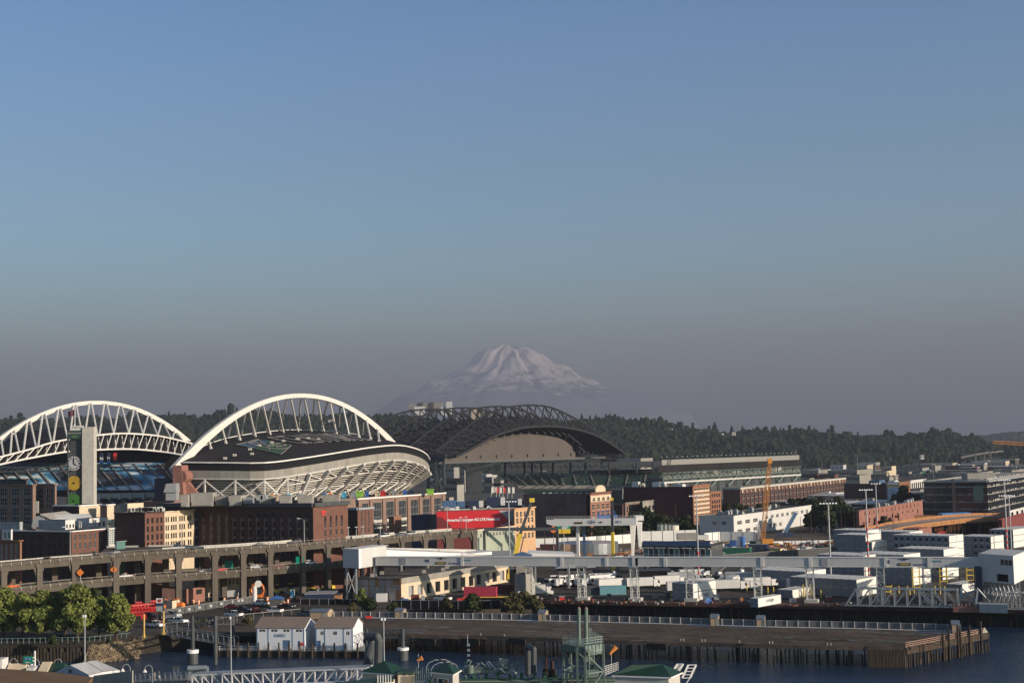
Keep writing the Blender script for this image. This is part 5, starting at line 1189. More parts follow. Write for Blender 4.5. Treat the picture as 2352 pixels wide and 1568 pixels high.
for px,lat,z,k,c,rev,lab in ((273,3.2,ZU,'sedan','navy',1,'dark blue car on the upper deck in front of the ramp slab'),(606,3.2,ZU,'sedan','black',1,'black car on the upper deck below the arcaded warehouse'),(688,3.2,ZU,'suv','navy',1,'dark SUV on the upper deck near the lit brick warehouse end'),(897,3.5,ZU,'suv','white',1,'white car on the upper deck before the glazed brick hall'),(909,7,ZU,'sedan','black',1,'black car just behind the white one on the upper deck'),(938,3.5,ZU,'sedan','grey',1,'grey car with bright headlights on the upper deck by the navy annex'),(957,3.5,ZU,'suv','silver',1,'silver car on the upper deck in front of the navy annex'),
 (43,3.4,ZL,'sedan','orange',0,'bright orange taxi on the lower deck at the far left'),(299,3.4,ZL,'sedan','white',0,'white car on the lower deck under the ramp slab'),(313,7,ZL,'sedan','red',0,'red car half hidden behind the white one on the lower deck'),(480,3.4,ZL,'sedan','silver',0,'silver car on the lower deck below the cream block'),(598,3.4,ZL,'suv','silver',0,'silver car on the lower deck under the arcaded warehouse'),(725,3.4,ZL,'suv','white',0,'white car on the lower deck right of the green sign'),(515,5,ZL,'suv','red',0,'red van on the lower deck between two columns'),(120,3.4,ZL,'sedan','black',0,'black car on the lower deck left of the trees'),(650,4,ZL,'sedan','maroon',0,'dark red car on the lower deck left of the green sign')):
 p,a_=on_deck(px,lat,z); put_car(k,c,p,a_+(math.pi if rev else 0),lab)
# deck lamp posts
def lamp_post(p,h,label,arm=2.0,group=None,m='steel_grey',d=Vector((1,0,0)),name='street_lamp'):
 t=thing(name,label,'street lamp',loc=tuple(p),group=group); mb=MB(); mb.tube(p,p+Vector((0,0,h)),.14,.09,n=6)
 if arm: mb.path([p+Vector((0,0,h)),p+Vector((0,0,h+.5))+d*arm*.5,p+Vector((0,0,h+.6))+d*arm],.09)
 mb.build('pole',m,t); MB().cb(p+d*arm+Vector((0,0,h+.6)),(.9,.35,.2)).build('lamp_head','lamp_glass',t); return t
for k,(px,h) in enumerate(((160,9),(417,8.5),(698,8),(873,6),(800,4),(818,4),(833,4),(1070,5),(1027,9),(1058,5))):
 p,a_=on_deck(px,-.2,ZU); lamp_post(p,h,['in front of the brick lofts','in front of the cream block','before the arcaded warehouse end','near the event hall','short one, left of three by the brick block','short one, middle of three by the brick block','short one, right of three by the brick block','right of the tall one below the red billboard','tall one below the left end of the red billboard','left of the last column under the billboard'][k]+', grey lamp post on the viaduct',arm=-1.8 if h>5 else .01)
# things under and behind the viaduct
building('cream_base_building','long low cream building with small paned windows glimpsed under the viaduct',(470,470),(474,466),(668,560),1318,'stucco_cream','stucco_cream',wW=[S(n=22,x=(.02,.98),rows=[1334],h=2.2,wf=.5,st=('glass','white_panel',2,3,False))])
building('brick_hut','low red brick hut with one wide window glimpsed under the viaduct',(425,455),(428,450),(470,480),1352,'brick_salmon','brick_salmon',wW=[S(n=1,x=(.5,.85),rows=[1356],h=1.6,wf=.9)])
building('brick_hut','low brick shed in the shade under the viaduct columns near the 48 sign',(370,450),(372,446),(405,470),1350,'brick_dark','brick_dark')
# ---------------- car park
pl=[G(x,y,GZ+.02) for x,y in ((300,1400),(420,1385),(700,1376),(820,1380),(900,1398),(760,1414),(560,1437),(420,1446),(300,1455),(190,1462),(120,1462))]
mb=MB(); mb.prism([p for p in pl][::-1],(0,0,-.015)); struct('car_park',mb,'asphalt')
aP=math.atan2(-.5,.866)
for px,py,k,c,rz,lab in ((598,1390,'pickup','white',math.pi+aP,'white crew cab pickup alone at the back of the car park'),(534,1398,'sedan','maroon',aP+.2,'dark maroon sedan left of the black pickup in the car park'),(556,1404,'pickup','navy',aP,'navy pickup in the middle row of the car park'),(588,1406,'sedan','red',aP+math.pi/2+.9,'red car beside the black car in the car park'),(603,1408,'sedan','black',aP+math.pi/2+.9,'black car between the red car and the white pickup'),(629,1407,'pickup','white',math.pi+aP+.1,'white pickup at the right end of the middle row'),(537,1416,'pickup','white',math.pi+aP,'white pickup behind the dark steel gantry'),(700,1414,'suv','grey',aP+math.pi,'grey blue car beside the tan shed'),(410,1431,'pickup','white',aP,'white pickup parked left of the steel gantry'),(395,1417,'pickup','silver',aP,'silver pickup by the lamp post at the left of the car park'),(349,1420,'suv','black',aP,'black car behind the tall sign at the left of the car park'),(385,1421,'suv','navy',aP+1.2,'dark blue car right of the tall 48 sign'),(356,1431,'sedan','maroon',aP,'dark red car behind the white pickup near the yellow posts'),(355,1440,'pickup','white',aP,'white pickup between the yellow posts'),(246,1448,'suv','white',aP,'white car under the right hand trees'),(268,1453,'suv','white',aP+.2,'second white car under the right hand trees nearer the fence'),(143,1459,'sedan','grey',aP,'grey car in the shade under the left hand trees'),(660,1396,'sedan','black',aP,'black car near the black silt fence') ):
 put_car(k,c,G(px,py,GZ+.03),rz,lab)
# fences
def fence(name,label,pts,h,m,post='steel_grey',step=3.0,solid=True,rail=True,z=None,cat='fence',alpha=None):
 t=thing(name,label,cat,loc=tuple(pts[0])); mb=MB(); pm=MB()
 for a,b in zip(pts[:-1],pts[1:]):
  d=b-a; L_=d.length; dn=d/L_
  if solid: mb.obox(a+Vector((0,.03,.1)),d,(0,.05,0),(0,0,h-.15))
  k=0
  while k<=L_+.01: q=a+dn*k; pm.beam(q,q+Vector((0,0,h+.1)),.11); k+=step
  if rail: pm.beam(a+Vector((0,0,h)),b+Vector((0,0,h)),.08)
 if solid: mb.build('panel',m,t)
 pm.build('posts',post,t); return t
mesh_m=mat('fence_mesh',(0.09,0.09,0.09),.9,var=.2,scale=2)
fence('chain_fence','long grey mesh fence with white notices across the left of the car park',[G(372,1417),G(450,1404),G(520,1393),G(580,1384)],2.0,mesh_m)
fence('silt_fence','low black sheet fence by the road under the viaduct left part',[G(430,1380),G(480,1380),G(590,1378)],1.2,'black')
fence('silt_fence','black sheet fence at the right of the car park below the navy sheeting',[G(690,1388),G(770,1388),G(845,1392)],1.8,'black')
fence('silt_fence','black sheet fence with white notices below the dock warehouse',[G(900,1398),G(985,1399),G(1080,1400),G(1150,1398)],2.6,'black')
fence('chain_fence','grey mesh fence along the water side of the car park',[G(380,1446),G(480,1440),G(560,1425),G(690,1412)],1.8,mesh_m,solid=False)
fence('grey_fence','grey fence panels behind the orange barrels',[G(495,1373),G(560,1369),G(640,1366),G(700,1362)],2.2,'steel_grey')
for k,(x,y) in enumerate(((410,1412),(432,1409),(456,1405),(482,1401),(506,1396),(530,1391),(545,1389),(554,1388))):
 p=G(x,y); MB().obox(p+Vector((0,-.12,1.0)),(.75,0,0),(0,.04,0),(0,0,.75)).build('notice','white_paint',None,loc=tuple(p)); tag(bpy.data.objects[-1] if False else COL.objects[-1],'small white notice on the mesh fence across the car park','notice','white notices on the mesh fence')
# orange barrels and cones
def barrel_proto():
 t=thing('traffic_barrel','orange striped traffic barrel standing on the roadside','barrel'); mb=MB(); mb.tube((0,0,.1),(0,0,1.1),.32,.24,n=12); mb.build('drum','orange',t)
 mb=MB();
 for z in (.45,.8): mb.tube((0,0,z),(0,0,z+.14),.31-.02*(z>.6),n=12)
 mb.build('white_band','white_paint',t); MB().tube((0,0,0),(0,0,.1),.45,n=12).build('base','rubber',t); return t
bpz=barrel_proto(); bl_=[(483,1377),(498,1381),(515,1380),(520,1378),(444,1385),(456,1386),(530,1378),(545,1378),(567,1379),(640,1390),(646,1393),(651,1387),(654,1391),(661,1384),(684,1375),(690,1376),(695,1377),(700,1376),(706,1376),(667,1378),(733,1380),(614,1378)]
for k,(x,y) in enumerate(bl_):
 o=bpz if k==0 else copy_tree(bpz); o.location=G(x,y+2); o['label']='orange and white traffic barrel beside the car park'; o['group']='orange barrels round the car park'
 o.scale=(1.3,1.3,1.3)
# construction machines
def loader(name,label,p,rz,col='yellow',s=1.0,kind='loader'):
 t=thing(name,label,'construction machine',loc=tuple(p),rz=rz); ORG[t.name]=Vector((0,0,0)); mb=MB(); mb.bx(-2.6*s,.4*s,-.9*s,.9*s,.9*s,2.0*s); mb.prism([(-2.6*s,-.8*s,2.0*s),(-.8*s,-.8*s,2.0*s),(-.9*s,-.8*s,2.5*s),(-2.4*s,-.8*s,2.3*s)],(0,1.6*s,0)); mb.bx(.4*s,2.0*s,-.6*s,.6*s,.8*s,1.5*s); mb.build('chassis',col,t)
 mb=MB(); mb.prism([(-.8*s,-.75*s,2.0*s),(.5*s,-.75*s,2.0*s),(.35*s,-.75*s,3.4*s),(-.7*s,-.75*s,3.4*s)],(0,1.5*s,0)); cb_=mb.build('cab','glass',t); MB().bx(-.85*s,.5*s,-.85*s,.85*s,3.4*s,3.55*s).build('cab_roof',col,cb_)
 mb=MB()
 if kind=='loader':
  for y in (-.6,.6): mb.path([(.9*s,y*s,1.6*s),(2.4*s,y*s,1.5*s),(3.3*s,y*s,.6*s)],.25*s)
  mb.build('lift_arm',col,t); MB().prism([(3.2*s,-1.3*s,.2*s),(4.3*s,-1.3*s,.2*s),(3.5*s,-1.3*s,.9*s),(3.3*s,-1.3*s,1.4*s),(3.1*s,-1.3*s,.8*s)],(0,2.6*s,0)).build('bucket','steel_grey',t)
 else:
  mb.beam((-2.5*s,0,2.3*s),(4.8*s,0,1.9*s),.5*s); mb.build('boom',col,t); mb=MB(); mb.bx(4.6*s,4.8*s,-.6*s,.6*s,.8*s,2.2*s); mb.bx(4.8*s,6*s,-.5*s,-.3*s,.8*s,.95*s); mb.bx(4.8*s,6*s,.3*s,.5*s,.8*s,.95*s); mb.build('fork','steel_dark',t)
 for x in (-1.6,1.4):
  for y in (-1,1): MB().tube((x*s,y*.75*s,.75*s),(x*s,y*1.25*s,.75*s),.75*s,n=14).build('wheel','rubber',t)
 return t
loader('wheel_loader','yellow wheel loader standing just right of the orange pipe reel',G(628+8,1366),.4); loader('wheel_loader','yellow loader second from the left under the viaduct end',G(667,1364),-.3); loader('wheel_loader','yellow loader nearest the dock warehouse under the viaduct end',G(706,1360),.2); loader('wheel_loader','small yellow loader furthest right beside the shaded rubble',G(754,1358),2.6,s=.9)
loader('telehandler','orange telehandler beside the cream hut near the 48 sign',G(404,1402),2.9,'orange',kind='t'); loader('telehandler','second orange telehandler right in front of the cream hut',G(380,1403),.3,'orange',kind='t')
mb=MB(); p=G(592,1371);
for k in range(10):
 a_=2*math.pi*k/10; mb.tube(p+Vector((0,0,2.3))+Vector((math.cos(a_)*2.1,0,math.sin(a_)*2.1)),p+Vector((0,0,2.3))+Vector((math.cos(a_+.63)*2.1,0,math.sin(a_+.63)*2.1)),.55,n=6)
mb.beam(p+Vector((-2.5,0,.3)),p+Vector((2.5,0,.3)),.5,.6); o=mb.build('pipe_reel','orange',None,loc=tuple(p)); tag(o,'big orange reel standing behind the pale chimney post','reel')
t=thing('chimney_post','pale cream post with a round white dish on top at the car park edge','post',loc=tuple(G(585,1380))); p=G(585,1380); MB().tube(p,p+Vector((0,0,4.8)),.75,n=12).build('post','white_panel',t); q=p+Vector((1.2,-.4,5.4)); MB().tube(q,q+Vector((0,.4,0)),1.05,n=18).build('dish','white_paint',t); MB().beam(p+Vector((0,0,4.6)),q+Vector((0,.5,0)),.2).build('bracket','steel_grey',t)
t=thing('canopy_tent','blue canopy tent on dark walls at the back of the car park','tent',loc=tuple(G(636,1394))); p=G(636,1394); mb=MB(); mb.add([p+Vector((-2.1,-2,2.6)),p+Vector((2.1,-2,2.6)),p+Vector((2.1,2,2.6)),p+Vector((-2.1,2,2.6)),p+Vector((0,0,3.6))],[(0,1,4),(1,2,4),(2,3,4),(3,0,4),(3,2,1,0)]); mb.build('canopy','blue',t); mb=MB(); mb.bx(p.x-1.9,p.x+1.9,p.y-1.8,p.y+1.8,GZ+.01,GZ+2.5); mb.build('side_walls','fence_mesh',t)
t=thing('portable_toilet','white and blue portable toilet left of the orange barrels','portable toilet',loc=tuple(G(672,1371))); p=G(672,1371); MB().bx(p.x-.6,p.x+.6,p.y-.6,p.y+.6,GZ,GZ+2.2).build('cabin','blue_light',t); MB().bx(p.x-.65,p.x+.65,p.y-.65,p.y+.65,GZ+2.2,GZ+2.5).build('roof','white_paint',t); MB().bx(p.x+.601,p.x+.64,p.y-.4,p.y+.4,GZ+.1,GZ+2).build('door','white_paint',t)
# red lattice crane sections
def lattice(mb,a,b,w,n,r=.12,h=None,up=Vector((0,0,1))):
 a=Vector(a);b=Vector(b);h=h or w; d=(b-a).normalized(); u=up if abs(d.dot(up))<.95 else Vector((1,0,0)); x=d.cross(u).normalized(); z=x.cross(d).normalized()
 cs=[x*sx*w/2+z*sz*h/2 for sx,sz in ((-1,-1),(1,-1),(1,1),(-1,1))]
 for c in cs: mb.beam(a+c,b+c,r)
 for i in range(n):
  p=a+(b-a)*i/n; q=a+(b-a)*(i+1)/n
  for k in range(4): mb.beam(p+cs[k],q+cs[(k+1)%4],r*.7); mb.beam(p+cs[k],p+cs[(k+1)%4],r*.6)
for k,(x0,y0,x1,y1) in enumerate(((300,1400,358,1398),(298,1394,362,1388),(310,1386,366,1382))):
 a=G(x0,y0+4,GZ+1.2);b=G(x1,y1+4,GZ+1.2); mb=MB(); lattice(mb,a,b,2.0,8,.28); MB.build(mb,'crane_section','red',None,loc=tuple(flat(a,GZ))); tag(COL.objects[-1],'red lattice crane section lying on the ground, '+('front one of the pile by the trees','middle one of the pile by the trees','rear one of the pile by the trees')[k],'crane section')
building('cream_hut','cream flat roofed site hut above the orange telehandlers',(376,432),(395,428),(412,436),1379,'stucco_cream','stucco_cream',z0=GZ)
a=G(367,1428); t=thing('pier_sign','tall grey and dark sign reading 48 next to the red crane sections','sign',loc=tuple(a))
def zy(y,px=367): return ZT(px,y,a.y)
w0=V(358.5,1400,a.y).x; w1=V(373.5,1400,a.y).x
mb=MB(); mb.bx(w0,w1,a.y,a.y+.3,zy(1384),zy(1373)); wb=mb.build('number_panel','white_panel',t); text_mesh('number','48',1.15,mat('sign_red',(.35,.03,.02),.5,var=0),wb,((w0+w1)/2,a.y-.05,zy(1379)),(1,0,0),(0,-1,0),bold=.04)
MB().bx(w0,w1,a.y,a.y+.3,zy(1391),zy(1384)-.01).build('dark_panel','navy',t); MB().bx(w0,w1,a.y,a.y+.3,zy(1403),zy(1391)-.01).build('grey_panel','steel_grey',t)
mb=MB(); mb.bx(w1,w1+.35,a.y,a.y+.35,GZ,zy(1371)); mb.bx(w0+.2,w0+.45,a.y+.31,a.y+.5,GZ,zy(1400)); mb.build('post','steel_dark',t)
for k,(x,y,h) in enumerate(((331,1466,6.0),(376,1459,6.0))):
 p=G(x,y-2); t=thing('yellow_post','%s of the two yellow mooring posts by the grey gangway'%('left','right')[k],'post',loc=tuple(p)); MB().tube(p,p+Vector((0,0,h)),.2,n=8).build('pole',mat('post_yellow',(.62,.40,.10),.6),t); mb=MB(); mb.beam(p+Vector((-.5,0,0)),p+Vector((0,0,1.6)),.12); mb.beam(p+Vector((.5,0,0)),p+Vector((0,0,1.6)),.12); mb.build('brace','post_yellow',t)
p=G(331,1462); sign('no_entry_sign','red and white square sign on the left yellow post',p+Vector((0,-.3,5.2)),1.3,1.3,'red',pole=GZ)
# ================= port side
# paved yard
mb=MB(); pts=[G(x,y,GZ+.03) for x,y in ((830,1400),(1000,1392),(1250,1372),(1600,1378),(2000,1386),(2352,1395),(2600,1402),(2600,1236),(2352,1240),(2000,1262),(1600,1272),(1300,1282),(1000,1300),(860,1330))]
mb.prism(pts[::-1],(0,0,-.02)); struct('port_yard',mb,'asphalt')
mb=MB(); pts=[G(x,y,GZ+.02) for x,y in ((1080,1282),(1500,1277),(1950,1262),(1950,1232),(1500,1236),(1080,1262))]; mb.prism(pts[::-1],(0,0,-.015)); struct('construction_ground',mb,'dirt')
# ---------------- covered gallery (grey) on lattice legs
ZG0,ZG1=14.9,17.35
gl_=[G(x,y,ZG1) for x,y in ((825,1277),(1050,1277),(1300,1276.5),(1523,1276.5),(2250,1283))]
gal=thing('conveyor_gallery','long pale grey enclosed conveyor gallery raised on white lattice legs','conveyor',loc=tuple(flat(gl_[2],GZ)))
g0,g1=G(862,1279,ZG1),G(2262,1281,ZG1); gd=(g1-g0); gL=gd.length; gu=gd/gL; gn=Vector((gu.y,-gu.x,0))
def gpt(px):
 lo,hi=0.0,1.0
 for _ in range(30):
  m=(lo+hi)/2
  if proj(g0+gd*m)[0]<px: lo=m
  else: hi=m
 return g0+gd*lo
mb=MB(); mb.obox(flat(g0,ZG0),gd,-gn*3.2,(0,0,ZG1-ZG0)); gb=mb.build('gallery_box','gallery_grey',gal)
mb=MB(); mb.obox(flat(g0,ZG1)+gn*.15,gd,-gn*3.5,(0,0,.12)); mb.obox(flat(g0,ZG0-.14)+gn*.12,gd,-gn*3.4,(0,0,.14)); mb.build('edge_trim','steel_white',gal)
for px in (1058,1286.5,1389,1452,1524,1746,1857,2030,2130):
 p=gpt(px); MB().obox(flat(p,ZG0-.2)+gn*.02,gu*.9,gn*.22,(0,0,ZG1-ZG0+.35)).build('cover_strip','white_panel',gal)
for px in (920,): p=gpt(px); MB().obox(flat(p,ZG0+.15)+gn*.02,gu*1.8,gn*.12,(0,0,2.1)).build('door','steel_grey',gal)
p=gpt(1886); mb=MB(); mb.obox(flat(p,ZG0+.15)+gn*.02,gu*1.8,gn*.12,(0,0,2.1)); mb.build('door','steel_grey',gal)
p=gpt(1457); mb=MB(); mb.obox(flat(p,ZG0+.1)+gn*.02,gu*1.0,gn*.15,(0,0,2.2)); mb.build('dark_opening','dark_void',gal)
# contractor boards on the gallery
for a_ in (975,2031):
 s_=1 if a_<1000 else 1
 p=gpt(a_+4); q=flat(p,ZG0+1.35)+gn*.06
 text_mesh('gallery_lettering','HE',1.15,mat('letter_navy',(.06,.08,.18),.5,var=0),gb,q+Vector((0,0,0))+gu*.4,gu,gn,bold=.05)
 m1=MB(); c=q+gu*5.0+Vector((0,0,.75)); m1.obox(c-gu*1.5,gu*3,gn*.05,(0,0,.16)); m1.tube(c+Vector((0,0,.08)),c+gn*.08+Vector((0,0,.08)),.45,n=12); m1.build('winged_badge','steel_dark',gb)
 m1=MB(); c=q+gu*3.2+Vector((0,0,-1.0)); m1.obox(c,gu*3.4,gn*.05,(0,0,.7)); bd=m1.build('board',mat('board_brown',(.08,.05,.02),.5,var=0),gb); MB().obox(c+gu*.5+gn*.06+Vector((0,0,.24)),gu*2.4,gn*.03,(0,0,.22)).build('board_line','yellow',bd)
 text_mesh('gallery_lettering','TutorPerini',.7,MT['letter_navy'],gb,q+gu*9.2+Vector((0,0,-.75)),gu,gn)
 MB().obox(q+gu*12.4+Vector((0,0,.1)),gu*2.6,gn*.05,(0,0,.35)).build('teal_mark',mat('letter_teal',(.10,.28,.30),.5,var=0),gb)
# lattice legs with concrete footings
for px in (1213,1332,1453,1581,1737,1857,2020,2128):
 p=gpt(px)-gn*1.6; mb=MB(); c=[-gu*1.0-gn*1.2*-1,gu*1.0+gn*1.2,gu*1.0-gn*1.2,-gu*1.0-gn*1.2]
 for k in c: mb.beam(flat(p+k,GZ+.9),flat(p+k,ZG0-.2),.22)
 z=GZ+1; i=0
 while z<ZG0-1.2:
  for a,b in ((0,1),(1,2),(2,3),(3,0)):
   mb.beam(flat(p+c[a],z),flat(p+c[b],z),.1); mb.beam(flat(p+c[a if i%2 else b],z),flat(p+c[b if i%2 else a],z+1.7),.1)
  z+=1.7; i+=1
 mb.obox(flat(p-gu*1.4-gn*1.5,ZG0-.6),gu*2.8,gn*3,(0,0,.4)); mb.build('lattice_leg','steel_white',gal)
 MB().obox(flat(p-gu*1.6-gn*1.8,GZ+.04),gu*3.2+gu*.6,gn*3.6,(0,0,.9)).build('footing','concrete_light',gal)
# left end : white tall housing and long white shed behind
t=thing('white_housing','tall white conveyor end house on grey stilts at the left end of the gallery','building',loc=tuple(flat(G(810,1303,12.5),GZ)))
e0=V(788,1290,452); e1=V(824,1290,448)
zt_=ZT(788,1260,452); zb_=ZT(788,1303,452)
mb=MB(); A=flat(e0,0);Bq=flat(e1,0); mb.prism([flat(A,zb_),flat(Bq,zb_),flat(Bq,zt_),flat(A,zt_)],NS*15); mb.build('wall','gallery_grey',t)
C2=Bq+EW*.02; mb=MB(); mb.prism([flat(Bq,zb_)+gn*.02,flat(along(Bq,NS,829),zb_)+EW*.03,flat(along(Bq,NS,829),zt_)+EW*.03,flat(Bq,zt_)],EW*.05); mb.build('side_wall','white_paint',t)  # sunlit side painted whiter than the grey shaded front
mb=MB(); mb.prism([flat(A,zt_),flat(Bq,zt_),flat(Bq+NS*16,zt_+.1),flat(A+NS*16,zt_+.1)],(0,0,.12)); mb.build('roof','white_paint',t)
mb=MB()
for q in (A+Vector((1,1,0)),Bq+Vector((-1,1,0)),A+NS*9+Vector((1,0,0)),Bq+NS*9): mb.beam(flat(q,GZ),flat(q,zb_),.5)
mb.beam(flat(A+Vector((1,1,0)),GZ+1),flat(Bq+Vector((-1,1,0)),zb_-.5),.25); mb.beam(flat(Bq+Vector((-1,1,0)),GZ+1),flat(A+Vector((1,1,0)),zb_-.5),.25)
mb.build('stilts','steel_grey',t)
t=thing('white_shed','long bright white shed roofline running behind the grey gallery','building',loc=tuple(flat(V(950,1277,462),GZ)))
w0=V(829,1290,456); w1=along(w0,NS,1073,z=18); hh=ZT(829,1262,456)
mb=MB();
wA=V(829,1276,454);wB=V(1130,1276,500)
mb.prism([flat(wA,ZG0+.2),flat(wB,ZG0+.2),flat(wB,ZT(1130,1273,500)),flat(wA,ZT(829,1260,454))],Vector((-3,10,0))); mb.build('wall','white_paint',t)
mb=MB();
for k in range(5): q=lerp(wA,wB,(k+.5)/5)+Vector((-1,5,0)); mb.beam(flat(q,GZ),flat(q,ZG0+.3),.6)
mb.build('stilts','steel_grey',t)
t=thing('hip_roof_building','low building with a broad grey hipped roof behind the gallery','building',loc=tuple(flat(V(1140,1277,540),GZ)))
mb=MB(); a=V(1062,1277,540);b=V(1186,1277,540);c=V(1090,1264,552);d=V(1180,1264,552); mb.add([a,b,d,c,a+Vector((0,24,0)),b+Vector((0,24,0))],[(0,1,2,3),(3,2,5,4),(0,3,4),(1,5,2),(0,4,5,1)]); mb.build('roof','steel_grey',t); MB().bx(a.x+1,b.x-1,541,560,GZ,a.z-.05).build('wall','concrete',t)
t=thing('blue_gable_hut','hut with a blue pyramid roof peeping over the gallery','building',loc=tuple(flat(V(1203,1277,455),GZ)))
a=V(1181,1276,455);b=V(1223,1276,455);c=V(1200,1266,459); mb=MB(); mb.add([a,b,b+Vector((0,8,0)),a+Vector((0,8,0)),c],[(0,1,4),(1,2,4),(2,3,4),(3,0,4),(3,2,1,0)]); mb.build('roof','blue_steel',t); MB().bx(a.x+.5,b.x-.5,455.5,462,GZ,a.z-.05).build('wall','concrete',t)
t=thing('white_shed','low white roofed shed between the blue hut and the gantry crane leg','building',loc=tuple(flat(V(1260,1277,470),GZ)))
a=V(1214,1280,468);b=V(1320,1276,468); mb=MB(); mb.prism([flat(a,ZG0),flat(b,ZG0),flat(b,ZT(1300,1274,468)),flat(a,ZT(1214,1269,468))],(0,14,0)); mb.build('wall','white_paint',t); mb=MB(); mb.beam(flat(a+Vector((2,3,0)),GZ),flat(a+Vector((2,3,0)),ZG0),.6); mb.beam(flat(b+Vector((-2,3,0)),GZ),flat(b+Vector((-2,3,0)),ZG0),.6); mb.build('stilts','steel_grey',t)
# right end house
t=thing('transfer_house','big grey transfer house with three windows and a lit white side','building',loc=tuple(flat(G(2280,1284,ZG1),GZ)))
r0=V(2249,1300,399); rc=V(2328,1300,388); rr=V(2400,1300,430); zt_=ZT(2328,1277,388); zb_=ZT(2328,1340,388)
U=(flat(rc,0)-flat(r0,0)); wd=U.length; U=U/wd; U2=(flat(rr,0)-flat(rc,0)); w2=U2.length; U2/=w2; w2=20.0
mb=MB(); zw=ZT(2300,1298,390); zo=ZT(2290,1335,392)
facade(mb,flat(r0,0),U,wd,zb_,zt_,[(wd*.62,zw-.1,wd*.34,1.7,False),(wd*.50,zb_+.3,wd*.33,2.0,False)],depth=.4); mb.obox(flat(r0,zt_),U*wd,U2*w2,(0,0,.15)); mb.obox(flat(r0,zb_-.15),U*wd,U2*w2,(0,0,.14)); mb.build('wall','gallery_grey',t)
mb=MB(); facade(mb,flat(rc,0),U2,w2,zb_,zt_,[],depth=.4); mb.build('side_wall','white_paint',t)  # white here stands for sun on the side, grey for the duller front
for k in range(3): put_window(t,flat(r0,zw-.1)+U*(wd*.62+wd*.34*(k+.5)/3),U,wd*.105,1.6,('glass','steel_white',1,1,False),depth=.25)
N=Vector((U.y,-U.x,0)); MB().obox(flat(r0,zb_+.3)+U*wd*.5-N*.41,U*wd*.33,-N*.05,(0,0,2)).build('dark_opening','dark_void',t)
mb=MB()
for i in range(9):
 for j in (0,1):
  q=flat(r0,0)+U*(wd*i/8)+U2*(2+j*5); mb.beam(flat(q,GZ),flat(q,zb_-.15),.4)
  if i<8: q2=flat(r0,0)+U*(wd*(i+1)/8)+U2*(2+j*5); mb.beam(flat(q,GZ+1),flat(q2,zb_-.5),.2); mb.beam(flat(q2,GZ+1),flat(q,zb_-.5),.2)
mb.build('steel_legs','steel_grey',t)
mb=MB(); q=V(2268,1345,396); lattice(mb,V(2228,1345,404),V(2290,1336,400),1.6,6,.18); mb.build('red_ramp_frame','steel_grey',t)
mb=MB(); mb.beam(V(2222,1342,404)+Vector((0,-1,.9)),V(2288,1334,400)+Vector((0,-1,.9)),.35); mb.build('red_rail','red',t)
p=V(2240,1300,398); MB().obox(flat(p,GZ),(1.6,0,0),(0,1.6,0),(0,0,p.z-GZ)).build('dark_column','navy',t)
# big galvanized truss walkway lying on the quay
t=thing('walkway_truss','long galvanised box truss gangway lying along the quay edge','gangway',loc=tuple(G(2060,1398)))
a=G(1942,1394); b=G(2200,1399); mb=MB();
du=(b-a).normalized(); dn=Vector((-du.y,du.x,0)); Lt=(b-a).length; n=9; hT=5.2
for off in (Vector((0,0,0)),dn*3.2):
 mb.beam(a+off+Vector((0,0,.6)),b+off+Vector((0,0,.6)),.35); mb.beam(a+off+du*Lt*.10+Vector((0,0,hT)),b+off+Vector((0,0,hT)),.35); mb.beam(a+off+Vector((0,0,.6)),a+off+du*Lt*.1+Vector((0,0,hT)),.3)
 for k in range(1,n+1):
  p=a+off+du*Lt*k/n; mb.beam(p+Vector((0,0,.6)),p+Vector((0,0,hT)),.3)
  q=a+off+du*Lt*(k-1)/n;
  if k>1: (mb.beam(q+Vector((0,0,.6)),p+Vector((0,0,hT)),.22) if k<7 else mb.beam(p+Vector((0,0,.6)),q+Vector((0,0,hT)),.22))
for k in range(n+1): p=a+du*Lt*k/n; mb.beam(p+Vector((0,0,.6)),p+dn*3.2+Vector((0,0,.6)),.2); (k and mb.beam(p+Vector((0,0,hT)),p+dn*3.2+Vector((0,0,hT)),.2))
mb.build('truss','steel_grey',t); MB().obox(a+dn*.4+Vector((0,0,.75)),du*Lt,dn*2.4,(0,0,.1)).build('walking_deck','steel_dark',t)
t=thing('walkway_truss','second shorter galvanised truss at the right edge of the quay','gangway',loc=tuple(G(2340,1402)))
a=G(2305,1402);b=G(2460,1405); mb=MB(); lattice(mb,a+Vector((0,0,2.8)),b+Vector((0,0,2.8)),3,8,.25,h=4.2); mb.build('truss','steel_grey',t)
t=thing('steel_tripod','tall slanting galvanised frame beside the red machine on the quay','frame',loc=tuple(G(2230,1402)))
mb=MB(); a=G(2200,1402);b=G(2240,1404); ta=V(2209,1350,a.y);tb=V(2246,1351,b.y)
for p_,q_ in ((a,ta),(b,tb),(a,lerp(b,tb,.6)),(lerp(a,ta,.5),lerp(b,tb,.5)),(lerp(a,ta,.55),tb),(ta,lerp(b,tb,.45)),(tb,G(2290,1400))): mb.beam(p_,q_,.5 if q_ in(ta,tb) else .28)
mb.build('braces','steel_grey',t)
t=thing('grey_hull','grey ramp and wooden forms on the quay below the transfer house','barge',loc=tuple(G(2290,1405)))
mb=MB(); a=G(2200,1404);
for k in range(7): q=G(2192+k*9,1404); mb.beam(q,q+Vector((0,0,2.2)),.35)
mb.beam(G(2190,1404)+Vector((0,0,.6)),G(2250,1405)+Vector((0,0,.6)),.5,1.4); mb.build('timber_forms','brick_salmon',t)
MB().obox(G(2250,1406)+Vector((0,0,.02)),G(2315,1408)-G(2250,1406),(1,5,0),(0,0,2.2)).build('ramp_plate','steel_grey',t)
